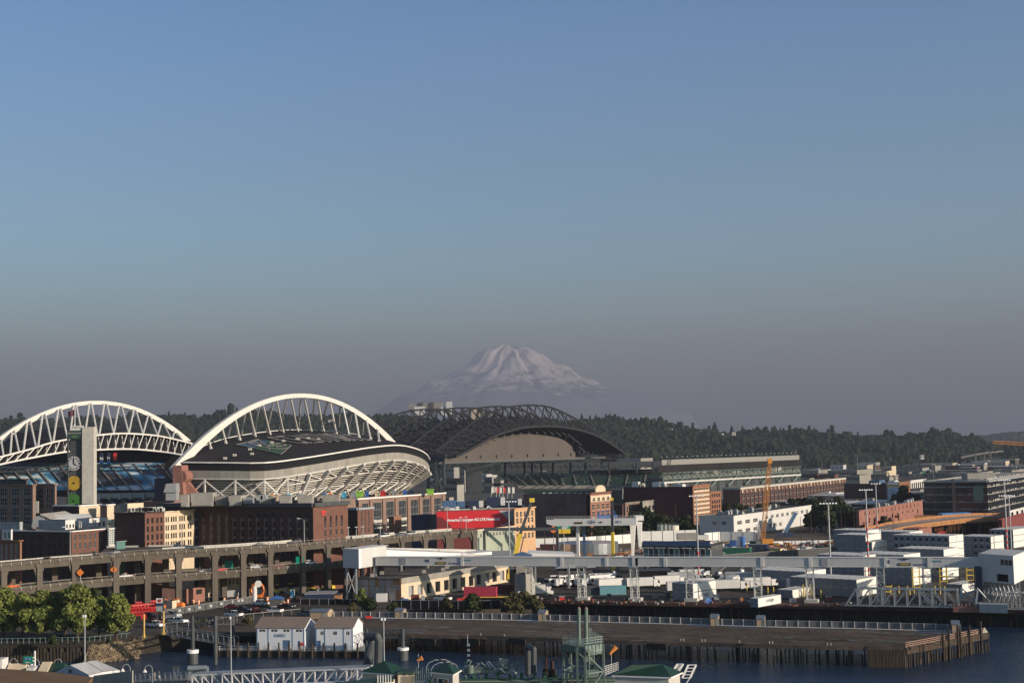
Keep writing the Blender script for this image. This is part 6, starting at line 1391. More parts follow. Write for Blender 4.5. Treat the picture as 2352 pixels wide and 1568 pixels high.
# ---------------- pier edge with piles (right pier)
PE=[G(x,y) for x,y in ((1250,1379),(1500,1384),(1800,1389),(2100,1395),(2352,1402),(2600,1408))]
t=thing('quay','long timber quay on dark piles along the container yard','pier',loc=tuple(flat(PE[2],0)))
mb=MB(); back=SH
for a,b in zip(PE[:-1],PE[1:]): mb.obox(flat(a,GZ-.9),flat(b,0)-flat(a,0),(2.6,7,0),(0,0,.92))
mb.build('deck_edge',mat('quay_edge',(0.10,0.055,0.045),.95,scale=.2,var=.45,fine=.3),t)
d=PE[-1]-PE[0]; Ld=d.length; du=d/Ld
pil=MB().tube((0,0,-2),(0,0,GZ-.9),.2,.24,n=7).build('pile','wood_pile',t); n=58; prev=pil
for k in range(n):
 p=PE[0]+du*(Ld*(k+.5)/n)+Vector((.2,.6,0)); o=pil if k==0 else pil.copy()
 if k: COL.objects.link(o)
 o.parent=t; o.location=flat(p,0)-flat(ORG[t.name],0)+Vector((0,0,0)); o.rotation_euler=(0,rnd.uniform(-.03,.03),0)
mb=MB()
for k in range(120): p=PE[0]+du*(Ld*rnd.random())+Vector((rnd.uniform(0,1.5),rnd.uniform(2,5.5),0)); mb.tube((p.x,p.y,-1),(p.x,p.y,rnd.uniform(1.5,3)),.17,n=6)
o=mb.build('inner_piles','wood_pile',t); o['kind']='stuff'
# ---------------- dock door warehouse
wA=V(810,1378,424); C=G(922,1380); C=Vector((C.x,C.y,0))
t=thing('dock_warehouse','long cream warehouse with a row of loading doors and a stained grey end','building',loc=tuple(flat(C,GZ)))
Lw=along(C,-EW,811,z=10); Rw=along(C,NS,1167,z=12); zt_=ZT(922,1329,C.y)
U=(C-Lw); wl1=U.length; U/=wl1; N=Vector((U.y,-U.x,0)); V2=Rw-C; wl2=V2.length; V2/=wl2; N2=Vector((V2.y,-V2.x,0))
mb=MB(); facade(mb,Lw,U,wl1,GZ,zt_,[]); mb.quad(flat(Lw,zt_-.3),flat(C,zt_-.3),flat(Rw,zt_-.3),flat(Lw+V2*wl2,zt_-.3)); mb.build('end_wall',mat('stained_concrete',(.50,.45,.42),.9,scale=.35,var=0,col2=(.30,.26,.23),streak=.4,fine=.25),t)
dw=[]; nd=12
for k in range(nd): x=wl2*(.045+.93*(k+.2)/nd); dw.append((x,GZ+.9,wl2*.93/nd*.56,3.3,False))
mb=MB(); facade(mb,C,V2,wl2,GZ,zt_,dw,depth=.8); mb.build('front_wall','stucco_cream',t)
mb=MB(); mb.obox(flat(C,GZ+5.2)+N2*.05,V2*wl2,N2*.1,(0,0,zt_-GZ-5.0)); mb.build('upper_band','concrete',t)
for k,w_ in enumerate(dw):
 open_=k not in (0,1,9,11); MB().obox(flat(C,w_[1])+V2*w_[0]-N2*.75,V2*w_[2],N2*.05,(0,0,3.3)).build('loading_door','dark_void' if open_ else 'steel_grey',t)  # open bays get a near-black sheet for the shade inside
mb=MB()
for q in (0,.32,.66,.985): mb.obox(flat(Lw,GZ)+U*wl1*q+N*.02,U*.3,N*.08,(0,0,zt_-GZ))
mb.obox(flat(Lw,GZ+4.3)+N*.01,U*wl1,N*.06,(0,0,.15)); mb.build('rust_strip','wood_orange',t)
for q,z0,w_,h in ((.47,4.2,1.3,2.8),(.84,5,2.6,2.0),(.9,.3,1.2,3)): MB().obox(flat(Lw,GZ+z0)+U*wl1*q+N*.05,U*w_,N*.1,(0,0,h)).build('orange_panel','wood_orange',t)
mb=MB(); mb.obox(flat(Lw,zt_-.35),U*wl1,N*.3,(0,0,.35)); mb.build('roof_edge','steel_dark',t)
mb=MB(); q=Lw+V2*wl2; mb.quad(flat(Lw,zt_),flat(C,zt_),flat(Rw,zt_),flat(q,zt_)); mb.build('roof','roof_grey',t)
for k in range(8):
 p=Lw+U*wl1*rnd.uniform(.1,.9)+V2*wl2*(k+.5)/8; MB().cb((p.x,p.y,zt_+.5),(1.2,1.2,1)).build('roof_vent','roof_pale',t)
# ---------------- wooden hut, trailer and bits in front of the warehouse
def simple_box(name,label,cat,px0,px1,py,h,m,dep=3.0,roof=None,gable=False,group=None,door=None,U=None):
 a=G(px0,py); b=G(px1,py); b.y=a.y
 U=U or Vector((1,0,0)); w_=(b-a).length; Nn=Vector((-U.y,U.x,0))
 t=thing(name,label,cat,loc=tuple(a),group=group); mb=MB(); mb.obox(a,U*w_,Nn*dep,(0,0,h))
 if gable: mb.prism([a+Vector((0,0,h)),a+Nn*dep+Vector((0,0,h)),a+Nn*dep*.5+Vector((0,0,h+dep*.25))],U*w_)
 mb.build('wall',m,t)
 if roof:
  mb=MB()
  if gable:
   for s_,o_ in ((0,0),(1,0)):
    e=a+Nn*(dep if s_ else 0)+Vector((0,0,h))-U*.25+(Nn*.3 if s_ else -Nn*.3)-Vector((0,0,.12)); r_=a+Nn*dep*.5+Vector((0,0,h+dep*.25+.03))-U*.25
    mb.obox(e,U*(w_+.5),r_-e,(0,0,.14))
  else: mb.obox(a-U*.15-Nn*.15+Vector((0,0,h)),U*(w_+.3),Nn*(dep+.3),(0,0,.2))
  mb.build('roof',roof,t)
 if door: MB().obox(a+U*w_*.15-Nn*.06,U*min(1.0,w_*.3),Nn*.05,(0,0,2)).build('door',door,t)
 return t
simple_box('wooden_hut','small orange wooden hut beside the green tree at the warehouse corner','hut',768,783,1388,2.9,'wood_orange',dep=3.5,roof='steel_dark',door='steel_dark')
simple_box('navy_shed','low navy sheeted shed left of the orange hut','shed',700,766,1384,2.6,'navy',dep=9,roof='steel_grey')
simple_box('box_trailer','white box trailer parked against the stained warehouse end','trailer',864,888,1382,2.5,'white_panel',dep=2.4)
simple_box('red_skip','dark red skip in front of the first loading doors','skip',944,962,1382,2.1,'red_dark',dep=2.3)
simple_box('blue_bin','blue bins at the foot of the warehouse corner','bin',923,938,1387,1.5,'blue',dep=1.6)
simple_box('grey_cabinet','grey cabinet right of the dark red skip','cabinet',967,975,1383,2.0,'steel_grey',dep=1.2)
put_car('pickup','white',G(1017,1379),aP+math.pi,'white pickup in front of the loading doors')
put_car('van','silver',G(1112,1372),aP,'grey box van before the right hand loading doors')
for k,(x,y) in enumerate(((1050,1386),(1062,1384),(1078,1385))): simple_box('red_pallet_stack','stack of red frames at the yard edge, %s of three'%('left','middle','right')[k],'stack',x,x+10,y,1.6,'red',dep=1.2)
def truck(name,label,px,py,rz,box,cab='white_paint',bl=7,bh=2.6,flat_=False):
 p=G(px,py); t=thing(name,label,'truck',loc=tuple(p),rz=rz); ORG[t.name]=Vector((0,0,0))
 mb=MB(); mb.prism([(0,-1.15,.7),(2.1,-1.15,.7),(2.1,-1.15,1.7),(1.6,-1.15,2.9),(0,-1.15,2.9)],(0,2.3,0)); cb_=mb.build('cab',cab,t); MB().prism([(1.4,-1.2,1.75),(2.13,-1.2,1.75),(1.72,-1.2,2.7),(1.4,-1.2,2.7)],(0,2.4,0)).build('window','glass',cb_)
 MB().bx(-bl-.3,2.0,-.5,.5,.6,1.0).build('chassis','black',t)
 if flat_: MB().bx(-bl,-.3,-1.2,1.2,1.0,1.25).build('flatbed','yellow',t); MB().bx(-bl+.2,-bl*.4,-1.15,1.15,1.26,1.26+bh).build('cargo',box,t)
 else: MB().bx(-bl,-.3,-1.2,1.2,1.0,1.0+bh).build('cargo_box',box,t)
 for x in (1.1,-bl*.7,-bl*.9):
  for y in (-1,1): MB().tube((x,y*.8,.5),(x,y*1.15,.5),.5,n=12).build('wheel','rubber',t)
 return t
truck('flatbed_truck','white cabbed flatbed truck carrying a crimson box and red frames',1192,1378,aP*.3,mat('crimson',(.36,.03,.06),.6),bl=17,bh=2.9,flat_=True)
truck('box_truck','white truck with a pale green box near the first gallery leg',1230,1359,aP*.2,'concrete_light',bl=6)
truck('box_truck','white box truck standing between the yard containers and yellow posts',1568,1361,0.1,'white_panel',bl=5)
truck('box_truck','small white van-like truck by the middle of the yellow posts',1722,1355,.1,'white_panel',bl=5,bh=2)
simple_box('brown_container','rusty brown container behind the first gallery legs','container',1128,1228,1362,2.6,'red_dark',dep=2.5)
simple_box('teal_container','light teal container between the second and third gallery legs','container',1378,1440,1366,2.7,mat('teal',(.13,.33,.38),.6,wave=4,bump=.4),dep=2.5)
simple_box('dark_container','dark grey container left of the teal one','container',1330,1377,1366,2.7,'steel_dark',dep=2.5)
simple_box('dark_garage','wide open dark shed behind the third gallery leg','shed',1450,1545,1340,4.2,'dark_void',dep=8,roof='steel_dark')
t=simple_box('grey_tent_shed','grey gabled tent roof behind the second gallery leg','shed',1283,1362,1338,4.0,'steel_dark',dep=12)
mb=MB(); a=G(1275,1338);  mb.prism([a+Vector((0,-1,5.0)),a+Vector((14,-1,5.0)),a+Vector((7,-1,7.6))],(0,12,0)); mb.build('roof','steel_grey',t)
simple_box('dark_dock','dark open loading bay left of the first gallery leg','shed',1172,1205,1352,6.5,'dark_void',dep=6,roof='concrete')
building('grey_concrete_block','plain grey concrete block behind the first gallery leg',(1180,440),(1206,436),(1226,470),1318,'concrete','concrete')
simple_box('green_skip','dark green skip beside the fourth gallery leg footing','skip',1590,1608,1374,1.8,'green',dep=2)
simple_box('green_skip','tiny green skip right of the fifth gallery leg','skip',1758,1766,1376,1.3,'green',dep=1.2)
# parked yard tractors: white cabs in rows
def tractor_proto():
 t=thing('yard_tractor','x','truck'); ORG[t.name]=Vector((0,0,0)); mb=MB(); mb.prism([(0,-1.2,.8),(1.6,-1.2,.8),(1.6,-1.2,1.5),(1.4,-1.2,2.9),(0,-1.2,2.9)],(0,2.4,0)); mb.build('cab','white_paint',t); MB().bx(1.45,1.63,-1,1,1.6,2.6).build('window','glass',t); MB().bx(-3.5,0,-.6,.6,.6,1.1).build('chassis','black',t)
 for x in (.9,-2.6):
  for y in (-1,1): MB().tube((x,y*.7,.5),(x,y*1.2,.5),.5,n=10).build('wheel','rubber',t)
 return t
tp=tractor_proto(); k=0
for row,(y,x0,x1,n) in enumerate(((1349,1262,1405,15),(1341,1270,1400,14),(1334,1290,1395,11))):
 for i in range(n):
  x=x0+(x1-x0)*i/(n-1)+rnd.uniform(-3,3); y=y+rnd.uniform(-1.5,1.5)
  if 1325<x<1338: continue
  o=tp if k==0 else copy_tree(tp); k+=1; o.location=G(x,y); o.rotation_euler=(0,0,-math.pi/2+rnd.uniform(-1.6,1.2)); o['label']='white yard tractor parked in the crowded rows behind the gallery legs'; o['group']='yard tractors parked in rows'
# dark handling machines under the right part of the gallery
for k,x in enumerate((1330,1415,1480,1572,1620,1650,1700,1780,1835,1865)):
 p=G(x,1330+ (k%3)*3); t=thing('reach_stacker','x','crane'); t.location=p; ORG[t.name]=Vector((0,0,0)); mb=MB(); mb.bx(-2.5,2,-1.2,1.2,.8,2.0); mb.beam((-2,0,2.2),(3.5,0,5.5),.7); mb.build('body','steel_dark',t); MB().bx(-.6,.8,-1.2,-.2,2.0,3.4).build('cab','white_paint',t)
 for xx in (-1.6,1.4):
  for y in (-1,1): MB().tube((xx,y*.8,.8),(xx,y*1.3,.8),.8,n=12).build('wheel','rubber',t)
 t.rotation_euler=(0,0,rnd.uniform(-2,2)); t['label']='dark reach stacker with a white cab among the yard machines under the gallery'; t['group']='dark machines in the yard'
# ---------------- containers
def cont_proto(name,cw,reefer,L=12.2,hC=2.59):
 t=thing(name,'x','container'); ORG[t.name]=Vector((0,0,0)); w_=2.44
 mb=MB(); mb.bx(-w_,0,0,L,.12,hC-.06)
 mb.build('body',cw,t)
 mb=MB()
 for x in (-w_,-.16):
  for y in (0,L-.16): mb.bx(x-.02,x+.18,y-.02,y+.18,0,hC)
  mb.bx(x-.02,x+.18,.16,L-.16,0,.16); mb.bx(x-.02,x+.18,.16,L-.16,hC-.12,hC)
 mb.build('frame','container_end' if reefer!=2 else 'red_dark',t)
 if reefer==1:
  MB().bx(-w_+.12,-.12,-.05,-.001,.2,hC-.15).build('cooling_unit','container_end',t).name; MB().tube((-w_/2,-.12,1.15),(-w_/2,-.051,1.15),.55,n=14).build('fan_guard','black',t)
 else:
  MB().bx(-w_+.12,-w_/2-.02,-.05,-.001,.2,hC-.15).build('door','container_end' if reefer==0 else 'brick_salmon',t); MB().bx(-w_/2+.02,-.12,-.05,-.001,.2,hC-.15).build('door','container_end' if reefer==0 else 'brick_salmon',t)
 return t
CUL=Vector((.743,-.669,0)); CLL=Vector((.669,.743,0)); rzC=math.atan2(-.669,.743)
mat('container_paint',(0.76,0.73,0.67),0.5,scale=0.8,var=0.08,wave=3.0,bump=0.4); mat('container_blue',(.45,.50,.56),.5,var=.1)
CP={0:cont_proto('shipping_container','container_paint',0),1:cont_proto('refrigerated_container','container_paint',1),2:cont_proto('shipping_container','brick_salmon',2)}
CPused=set(); ncont=0; LQ=[]
where_names=[]
def stack(px,Y,cols,levels,kind,place,texts={}, hC=2.59,Lrow=1,skip=()):
 """px,Y : bottom corner between dark ends (left) and lit side (right); columns run left along the ends"""
 global ncont
 base=XY(px,Y,z=GZ+1)
 lv=['bottom','second','third','fourth']
 for lev in range(levels):
  for c in range(cols):
   if (c,lev) in skip: continue
   for r in range(Lrow):
    o=CP[kind] if kind not in CPused else copy_tree(CP[kind]); CPused.add(kind)
    p=base-CUL*(c*2.5)+CLL*12.4*r; o.location=(p.x,p.y,GZ+.05+lev*hC); o.rotation_euler=(0,0,rzC)
    colr={0:'white',1:'white refrigerated',2:'salmon red'}[kind]
    if c==0 and r==0:
     lvn={1:'lone',}.get(levels,lv[lev] if lev<levels-1 else 'top'); o['label']='%s %s container at the lit end, %s'%(lvn,colr,place);
    else: o['label']='%s container in the %s'%(colr,place); o['group']='containers in the '+place
    tx=texts.get((c,lev))
    if tx and r==0:
     LQ.append((o,tx)); continue
    ncont+=1
_f=0
mat('letter_blue',(.06,.10,.18),.5,var=0)
HJ=('HANJIN',1.25,'letter_blue')
stack(1592,424,3,2,0,'stack by the fourth gallery leg',texts={(0,0):HJ})
stack(1741,404,1,1,0,'low row behind the yellow posts',texts={(0,0):HJ})
stack(1820,425,2,1,0,'blurred pale row behind the sixth gallery leg')
stack(1853,455,8,2,0,'long double row left of the sixth gallery leg')
stack(1968,425,9,2,0,'big stack right of the sixth gallery leg',texts={(0,1):('TS',.8,'letter_blue')})
stack(2098,455,6,3,0,'wide stack before the eighth gallery leg')
stack(2165,470,4,2,1,'stack behind the eighth gallery leg',texts={(0,0):HJ})
stack(2210,430,2,1,0,'low row right of the eighth gallery leg',texts={(0,0):HJ})
stack(1985,480,7,3,0,'row just above the gallery left of the logos')
stack(2077,480,7,3,1,'row just above the gallery at the logos')
stack(2004,545,6,4,0,'left stack behind the banded mast',skip=((0,3),))
stack(1992,575,6,4,0,'tall rear stack left of the banded mast')
stack(2090,600,8,3,0,'far stack behind the fan ended wall')
stack(2182,530,9,4,1,'long fan ended wall',texts={(0,3):('m\nsc',1.0,'letter_blue')})
stack(2208,600,11,3,1,'front of the fan ended wall',texts={(0,3):('m\nsc',1.0,'letter_blue')}) if False else None
stack(2234,565,2,3,0,'pale stack joined to the fan ended wall',texts={(0,2):HJ,(0,1):HJ})
stack(2169,500,7,3,0,'nearer row under the fan ended wall')
stack(2277,560,3,3,1,'right stack with two round fans',texts={(0,3):('m\nsc',1.0,'letter_blue')})
stack(2328,600,4,3,1,'tall right hand stack behind the mast')
stack(2350,610,3,3,1,'stack at the right edge of the picture')
stack(2112,620,3,3,2,'salmon rows under the timber viaduct')
for o,(T,sz,mt_) in LQ:
 ORG[o.name]=Vector(o.location); tm=text_mesh('lettering',T,sz,MT[mt_],o,(0,0,0),(0,1,0),(1,0,0),extr=.01); tm.location=(.05,6.3,1.4)
# white lift mast etc. yellow bollards
def bollard_proto():
 t=thing('bollard','yellow steel bollard in the container yard','bollard'); ORG[t.name]=Vector((0,0,0)); MB().tube((0,0,0),(0,0,2.1),.17,n=8).build('post','yellow',t); MB().sphere((0,0,2.1),.17).build('cap','yellow',t); return t
bo=bollard_proto(); k=0
for x,y in [(1716,1360),(1735,1362),(1751,1362),(1764,1364),(1777,1364),(1796,1368),(1814,1370),(1832,1371),(1850,1371),(1868,1371),(1886,1372),(1933,1362),(1945,1360),(1950,1366),(1962,1366),(1975,1358),(1990,1360),(2003,1362),(2045,1362),(2065,1362),(2085,1362),(2090,1366),(2100,1362),(2148,1362),(2160,1364),(2170,1363),(2190,1360),(2220,1357),(2232,1355)]:
 o=bo if k==0 else copy_tree(bo); k+=1; o.location=G(x,y); o['label']='yellow bollard standing in front of the white containers'; o['group']='yellow bollards in the yard'
def yframe(px,py,lab,h=8):
 p=G(px,py); t=thing('yellow_ladder',lab,'ladder',loc=tuple(p)); mb=MB()
 for x in (0,2.2): mb.beam(p+Vector((x,0,0)),p+Vector((x,0,h)),.3)
 k=1
 while k<h: mb.beam(p+Vector((0,0,k)),p+Vector((2.2,0,k)),.2); k+=1.6
 mb.build('ladder_frame','yellow',t)
yframe(2097,1356,'tall yellow ladder frame against the stack between the last gallery legs'); yframe(2160,1354,'second tall yellow ladder frame right of the last gallery leg'); yframe(2222,1352,'third tall yellow ladder frame near the dark column'); yframe(1776+70,1372,'short yellow ladder frame in front of the low container row',h=4); yframe(2032,1366,'short yellow hurdle right of the big stack',h=3)
t=thing('access_gantry','grey steel access gantry with railings between the yellow frames','platform',loc=tuple(G(2190,1350))); mb=MB()
for x in (2120,2140,2175,2205): p=G(x,1350); mb.beam(p,p+Vector((0,0,8)),.3)
for z in (3.5,6.5,7.4): mb.beam(G(2110,1350)+Vector((0,0,z)),G(2215,1350)+Vector((0,0,z)),.2,.4)
mb.build('gantry_frame','steel_dark',t)
# ---------------- gantry crane
t=thing('gantry_crane','white portal gantry crane lettered GH and 63 t standing over the building site','crane',loc=tuple(flat(V(1365,1290,560),GZ)))
Yg=565; a=V(1255,1200,Yg); b=V(1462,1200,Yg-8); du=(flat(b,0)-flat(a,0)).normalized(); dn=Vector((du.y,-du.x,0)); z1=ZT(1360,1190.5,Yg); z0=ZT(1360,1205.5,Yg); W_=(flat(b,0)-flat(a,0)).length
mb=MB(); mb.prism([flat(a,z1),flat(a,z0+1.0),flat(a,z0)+du*3,flat(b,z0),flat(b,z1)],-dn*1.3); bm_=mb.build('beam','white_paint',t)
MB().obox(flat(a,z0)+du*2-dn*4.2,du*(W_-2),-dn*1.2,(0,0,z1-z0)).build('beam','white_paint',t)
mb=MB();
for k in range(34): p=flat(a,z1)+du*W_*k/33; mb.beam(p,p+Vector((0,0,1.2)),.1)
mb.beam(flat(a,z1+1.2),flat(b,z1+1.2),.1); mb.beam(flat(a,z1+.6),flat(b,z1+.6),.08); mb.build('railing','white_panel',t)
q=flat(a,(z0+z1)/2)+dn*.04
for tx,s_,x,m_ in (('·GH·',1.9,.50,'letter_navy'),('63 t',1.45,.80,'letter_navy')): text_mesh('beam_lettering',tx,s_,MT[m_],bm_,q+du*W_*x+Vector((0,0,-.95 if tx=='CRANES' else .1)),du,dn,bold=.03)
mb=MB(); mb.obox(q+du*W_*.31-Vector((0,0,.5)),du*3.4,dn*.05,(0,0,.75)); mb.build('logo_board','board_brown',bm_); mb=MB(); c=q+du*W_*.605; mb.obox(c-du*1.2,du*2.4,dn*.05,(0,0,.14)); mb.tube(c,c+dn*.08,.38,n=12); mb.build('winged_badge','steel_dark',bm_)
def pz(px,py): return ZT(px,py,Yg)
mb=MB(); p=V(1326,1206,Yg); pb_=flat(p,GZ); mb.beam(p+dn*-.6,pb_-dn*.6,1.1); mb.build('leg','white_paint',t)
MB().beam(V(1341,1206,Yg+5),flat(V(1343,1290,Yg+5),GZ),.9).build('leg','blue_steel',t)
for (xa,xb,xc,xd) in ((1449,1459,1453,1457),): mb=MB(); mb.prism([V(1447,1205,Yg),V(1460,1192,Yg),V(1455,1276,Yg),V(1451,1276,Yg)],-dn*1.5); mb.build('leg','white_paint',t)
mb=MB(); mb.prism([V(1462,1198,Yg-6),V(1474,1198,Yg-6),V(1472,1256,Yg-6),V(1467,1256,Yg-6)],-dn*1.5); mb.build('leg','white_paint',t)
MB().obox(V(1458,1194,Yg)-Vector((0,4,0)),(3.2,0,0),(0,9,0),(0,0,1.8)).build('end_beam','white_paint',t)
mb=MB(); p=V(1372,1192,Yg+4); mb.obox(p+Vector((0,0,.2)),(8,0,0),(0,3,0),(0,0,1.4)); mb.path([p+Vector((.5,0,1.6)),p+Vector((.5,0,3)),p+Vector((7,0,3)),p+Vector((7,0,1.6))],.25); mb.build('trolley','blue',t)
# second construction cranes
t=thing('mobile_crane','black telescopic crane boom with a yellow base section leaning to the right','crane',loc=tuple(flat(V(1188,1268,520),GZ)))
a=V(1184,1272,500); m1=V(1195,1225,500); b=V(1222,1148,500); mb=MB(); mb.beam(a,m1,1.3,1.5); mb.build('base_section','yellow',t); mb=MB(); mb.beam(m1,b,.85,1.0); mb.build('boom','steel_dark',t); MB().cb(b,(1.8,1,1.4)).build('boom_head','yellow',t); MB().beam(a+Vector((1.5,0,0)),m1+Vector((1.2,0,-1)),.4).build('ram','steel_dark',t); mb=MB(); mb.obox(flat(a,GZ+1)-Vector((3,1.5,0)),(8,0,0),(0,3,0),(0,0,2)); mb.obox(flat(a,GZ+3)-Vector((2.6,1.5,0)),(2,0,0),(0,2,0),(0,0,1.6)); mb.build('carrier','yellow',t)
t=thing('crawler_crane','tall orange lattice boom crawler crane on the building site','crane',loc=tuple(flat(V(1748,1256,640),GZ)))
a=V(1752,1238,640); b=V(1768,1058,640); mb=MB(); lattice(mb,a,lerp(a,b,.93),1.7,26,.15); lattice(mb,lerp(a,b,.93),b,.9,3,.15); mb.build('boom',mat('crane_orange',(.62,.25,.03),.5),t)
MB().cb(b,(1.8,1.4,2.2)).build('boom_head','crane_orange',t)
mb=MB(); lattice(mb,V(1745,1242,640),V(1741,1205,645),1.2,7,.16); mb.build('gantry_mast','white_panel',t); mb=MB(); c=flat(a,GZ); mb.cb(c+Vector((2,0,2.6)),(5,3.0,2)); mb.build('machine_house','crane_orange',t); mb=MB();
for y in (-2,2): mb.cb(c+Vector((0,y,.8)),(8,1,1.5))
mb.build('tracks','black',t)
t=thing('mobile_crane','blue and white mobile crane with its boom raised in front of the white building','crane',loc=tuple(flat(V(1812,1232,690),GZ)))
a=V(1803,1222,690); b=V(1828,1177,690); mb=MB(); mb.beam(a,b,1.6,1.6); mb.build('boom','blue_steel',t); MB().beam(a+Vector((-1.2,-.5,0)),lerp(a,b,.95)+Vector((-1,-.5,0)),.4).build('ram','white_paint',t); MB().cb(b,(2.2,1,1.6)).build('boom_head','white_panel',t); mb=MB(); mb.obox(flat(a,GZ+1.2)-Vector((4,1,0)),(8,0,0),(0,3,0),(0,0,1.8)); mb.build('carrier','navy',t)
t=thing('tower_crane','orange tower crane jib reaching in from the right edge above the trees','crane',loc=tuple(flat(V(2400,1020,1500),GZ)))
a=V(2281,1015,1500); b=V(2430,1024,1500); mb=MB(); lattice(mb,a,b,2.4,30,.34,h=3.0); mb.build('jib','crane_orange',t); mb=MB(); mb.beam(V(2345,1000,1500),b+Vector((0,0,14)),.3); lattice(mb,b,flat(b,GZ),3,24,.4); mb.build('mast','crane_orange',t); MB().beam(V(2285,1020,1500),V(2285,1060,1500),.25).build('hook_line','steel_dark',t)
t=thing('lattice_crane','thin dark lattice crane leaning beside the ballpark stand','crane',loc=tuple(flat(V(1540,1090,900),GZ))); mb=MB(); lattice(mb,V(1532,1078,900),V(1543,1037,900),1.8,9,.22); mb.cb(V(1544,1036,900),(4,1.5,2)); mb.build('boom','steel_dark',t)
# tanks
for k,x in enumerate((1522,1531,1541,1548)):
 p=G(x,1240); Y=p.y; z1=ZT(x,1206,Y); t=thing('silo',['leftmost','second','third','rightmost'][k]+' of four cream silos behind the blue roofed control building','silo',loc=tuple(p)); MB().tube(p,flat(p,z1),2.6,n=20).build('tank','stucco_cream' if False else mat('silo_cream',(.66,.61,.48),.6,var=.08),t); mb=MB();
 for j in range(8): a_=j*math.pi/4; mb.beam(flat(p,z1)+Vector((math.cos(a_)*2.5,math.sin(a_)*2.5,0)),flat(p,z1+.9)+Vector((math.cos(a_)*2.5,math.sin(a_)*2.5,0)),.1)
 mb.build('railing','steel_grey',t)
# control building (blue roof band and glass)
t=thing('control_building','low glass building with a blue roof band and white awning slats behind the gallery','building',loc=tuple(flat(V(1555,1280,520),GZ)))
a=V(1478,1260,520);b=V(1632,1260,508); du=(flat(b,0)-flat(a,0)).normalized(); W_=(flat(b,0)-flat(a,0)).length; dn=Vector((du.y,-du.x,0)); zr=ZT(1550,1243,515); zl=ZT(1550,1277,515)
MB().obox(flat(a,GZ),du*W_,-dn*12,(0,0,zr-GZ-3.0)).build('wall','steel_dark',t); MB().obox(flat(a,zr-3.0)-du*.3,du*(W_+.6),-dn*12,(0,0,1.6)).build('roof','roof_grey',t)
mb=MB(); mb.obox(flat(a,zr-1.4)+dn*.3,du*W_,-dn*.3,(0,0,1.6)); mb.build('blue_band','blue_steel',t)
mb=MB()
for k in range(26):
 if k%5==4: continue
 mb.obox(flat(a,zr-2.3)+du*(W_*k/26)+dn*.05,du*.7,dn*1.0,(0,0,.12))
mb.build('awning','white_paint',t)
for k in range(13):
 MB().obox(flat(a,zr-6.6)+du*(W_*(k+.08)/13)+dn*.02,du*W_/13*.84,dn*.06,(0,0,4)).build('window','glass_green' if k%3==0 else 'glass',t)
mb=MB()
for k in range(14): mb.obox(flat(a,zr-7)+du*(W_*k/13-.1),du*.22,dn*.2,(0,0,4.6))
mb.obox(flat(a,zr-7.2),du*W_,dn*.3,(0,0,.5)); mb.obox(flat(a,zr-4.6),du*W_,dn*.12,(0,0,.15)); mb.build('window_frame','white_paint',t)
p=V(1556,1240,525); mb=MB(); mb.obox(p,(7,0,0),(0,3,0),(0,0,2.4)); mb.build('roof_unit','roof_pale',t); mb=MB(); mb.obox(p+Vector((7.5,0,0)),(4,0,0),(0,2,0),(0,0,1.6)); mb.build('roof_unit','white_panel',t)
# white hoarding fence and steel shaft ring
mat('hoarding',(.72,.70,.66),.6,var=.08,scale=.4)
def hoarding(label,pts,h):
 t=thing('hoarding',label,'fence',loc=tuple(pts[0])); mb=MB(); pm=MB()
 for a,b in zip(pts[:-1],pts[1:]):
  mb.obox(a,b-a,(0,.15,0),(0,0,h)); n=int((b-a).length/5)
  for k in range(n+1): q=a+(b-a)*k/max(1,n); pm.obox(q+Vector((0,-.14,0)),(.22,0,0),(0,.1,0),(0,0,h+.1))
 mb.build('panels','hoarding',t); pm.build('posts','steel_grey',t)
hoarding('white site hoarding running from the green hut to the gantry crane',[G(1092,1266),G(1200,1258),G(1330,1254),G(1450,1246)],4.2)
hoarding('white site hoarding passing behind the cream silos',[G(1470,1244),G(1600,1240)],5.0)
hoarding('white site hoarding in front of the long white building',[G(1618,1246),G(1655,1243),G(1735,1243)],4.6)
hoarding('low pale concrete barrier line on the site at the right',[G(1660,1256),G(1800,1250),G(1960,1246),G(2010,1238)],1.6)
p=G(1352,1272); t=thing('shaft_ring','shiny low steel ring of the construction shaft behind the gantry leg','steel ring',loc=tuple(p)); mb=MB(); mb.tube(p+Vector((0,8,0)),p+Vector((0,8,4.6)),13.5,n=40); mb.build('ring',mat('shiny_steel',(.45,.48,.52),.25,metal=.8,var=.1,streak=.2),t)
building('green_hut','pale green clapboard building under the end of the viaduct',(1092,560),(1096,556),(1182,640),1216,'concrete_light','pale_green' if 'pale_green' in MT or mat('pale_green',(.34,.37,.29),.8,var=.1) else '',wW=[S(n=11,x=(.05,.98),rows=[1226],h=1.5,wf=.45,st=('glass','white_panel',2,1,False))],trim='stucco_cream',trimh=.5)
t=thing('steel_portal','black steel portal frame across the road behind the crane','portal',loc=tuple(flat(V(1200,1230,560),GZ))); mb=MB(); mb.beam(V(1108,1215,560),V(1282,1214,560),1.0,1.2);
for x in (1109,1112,1280): mb.beam(V(x,1215,560),flat(V(x,1240,560),GZ),.9)
mb.build('portal_frame','steel_dark',t)
sign('warning_sign','orange diamond sign hanging left of the green motorway sign',V(1271,1216,585),3.4,3.4,'orange',dia=True,pole=GZ)
t=sign('motorway_sign','green motorway sign under the gantry crane beam',V(1295,1212,590),5.4,3.6,'green_sign',pole=GZ)
for k in range(3): MB().obox(V(1289,1207+k*3.6,589.6),(3.4-k*.5,0,0),(0,.05,0),(0,0,.35)).build('sign_line','white_paint',t)
sign('motorway_sign','orange panel hanging below the green motorway sign',V(1295,1219.5,589.8),5.4,1.8,'yellow',pole=GZ)
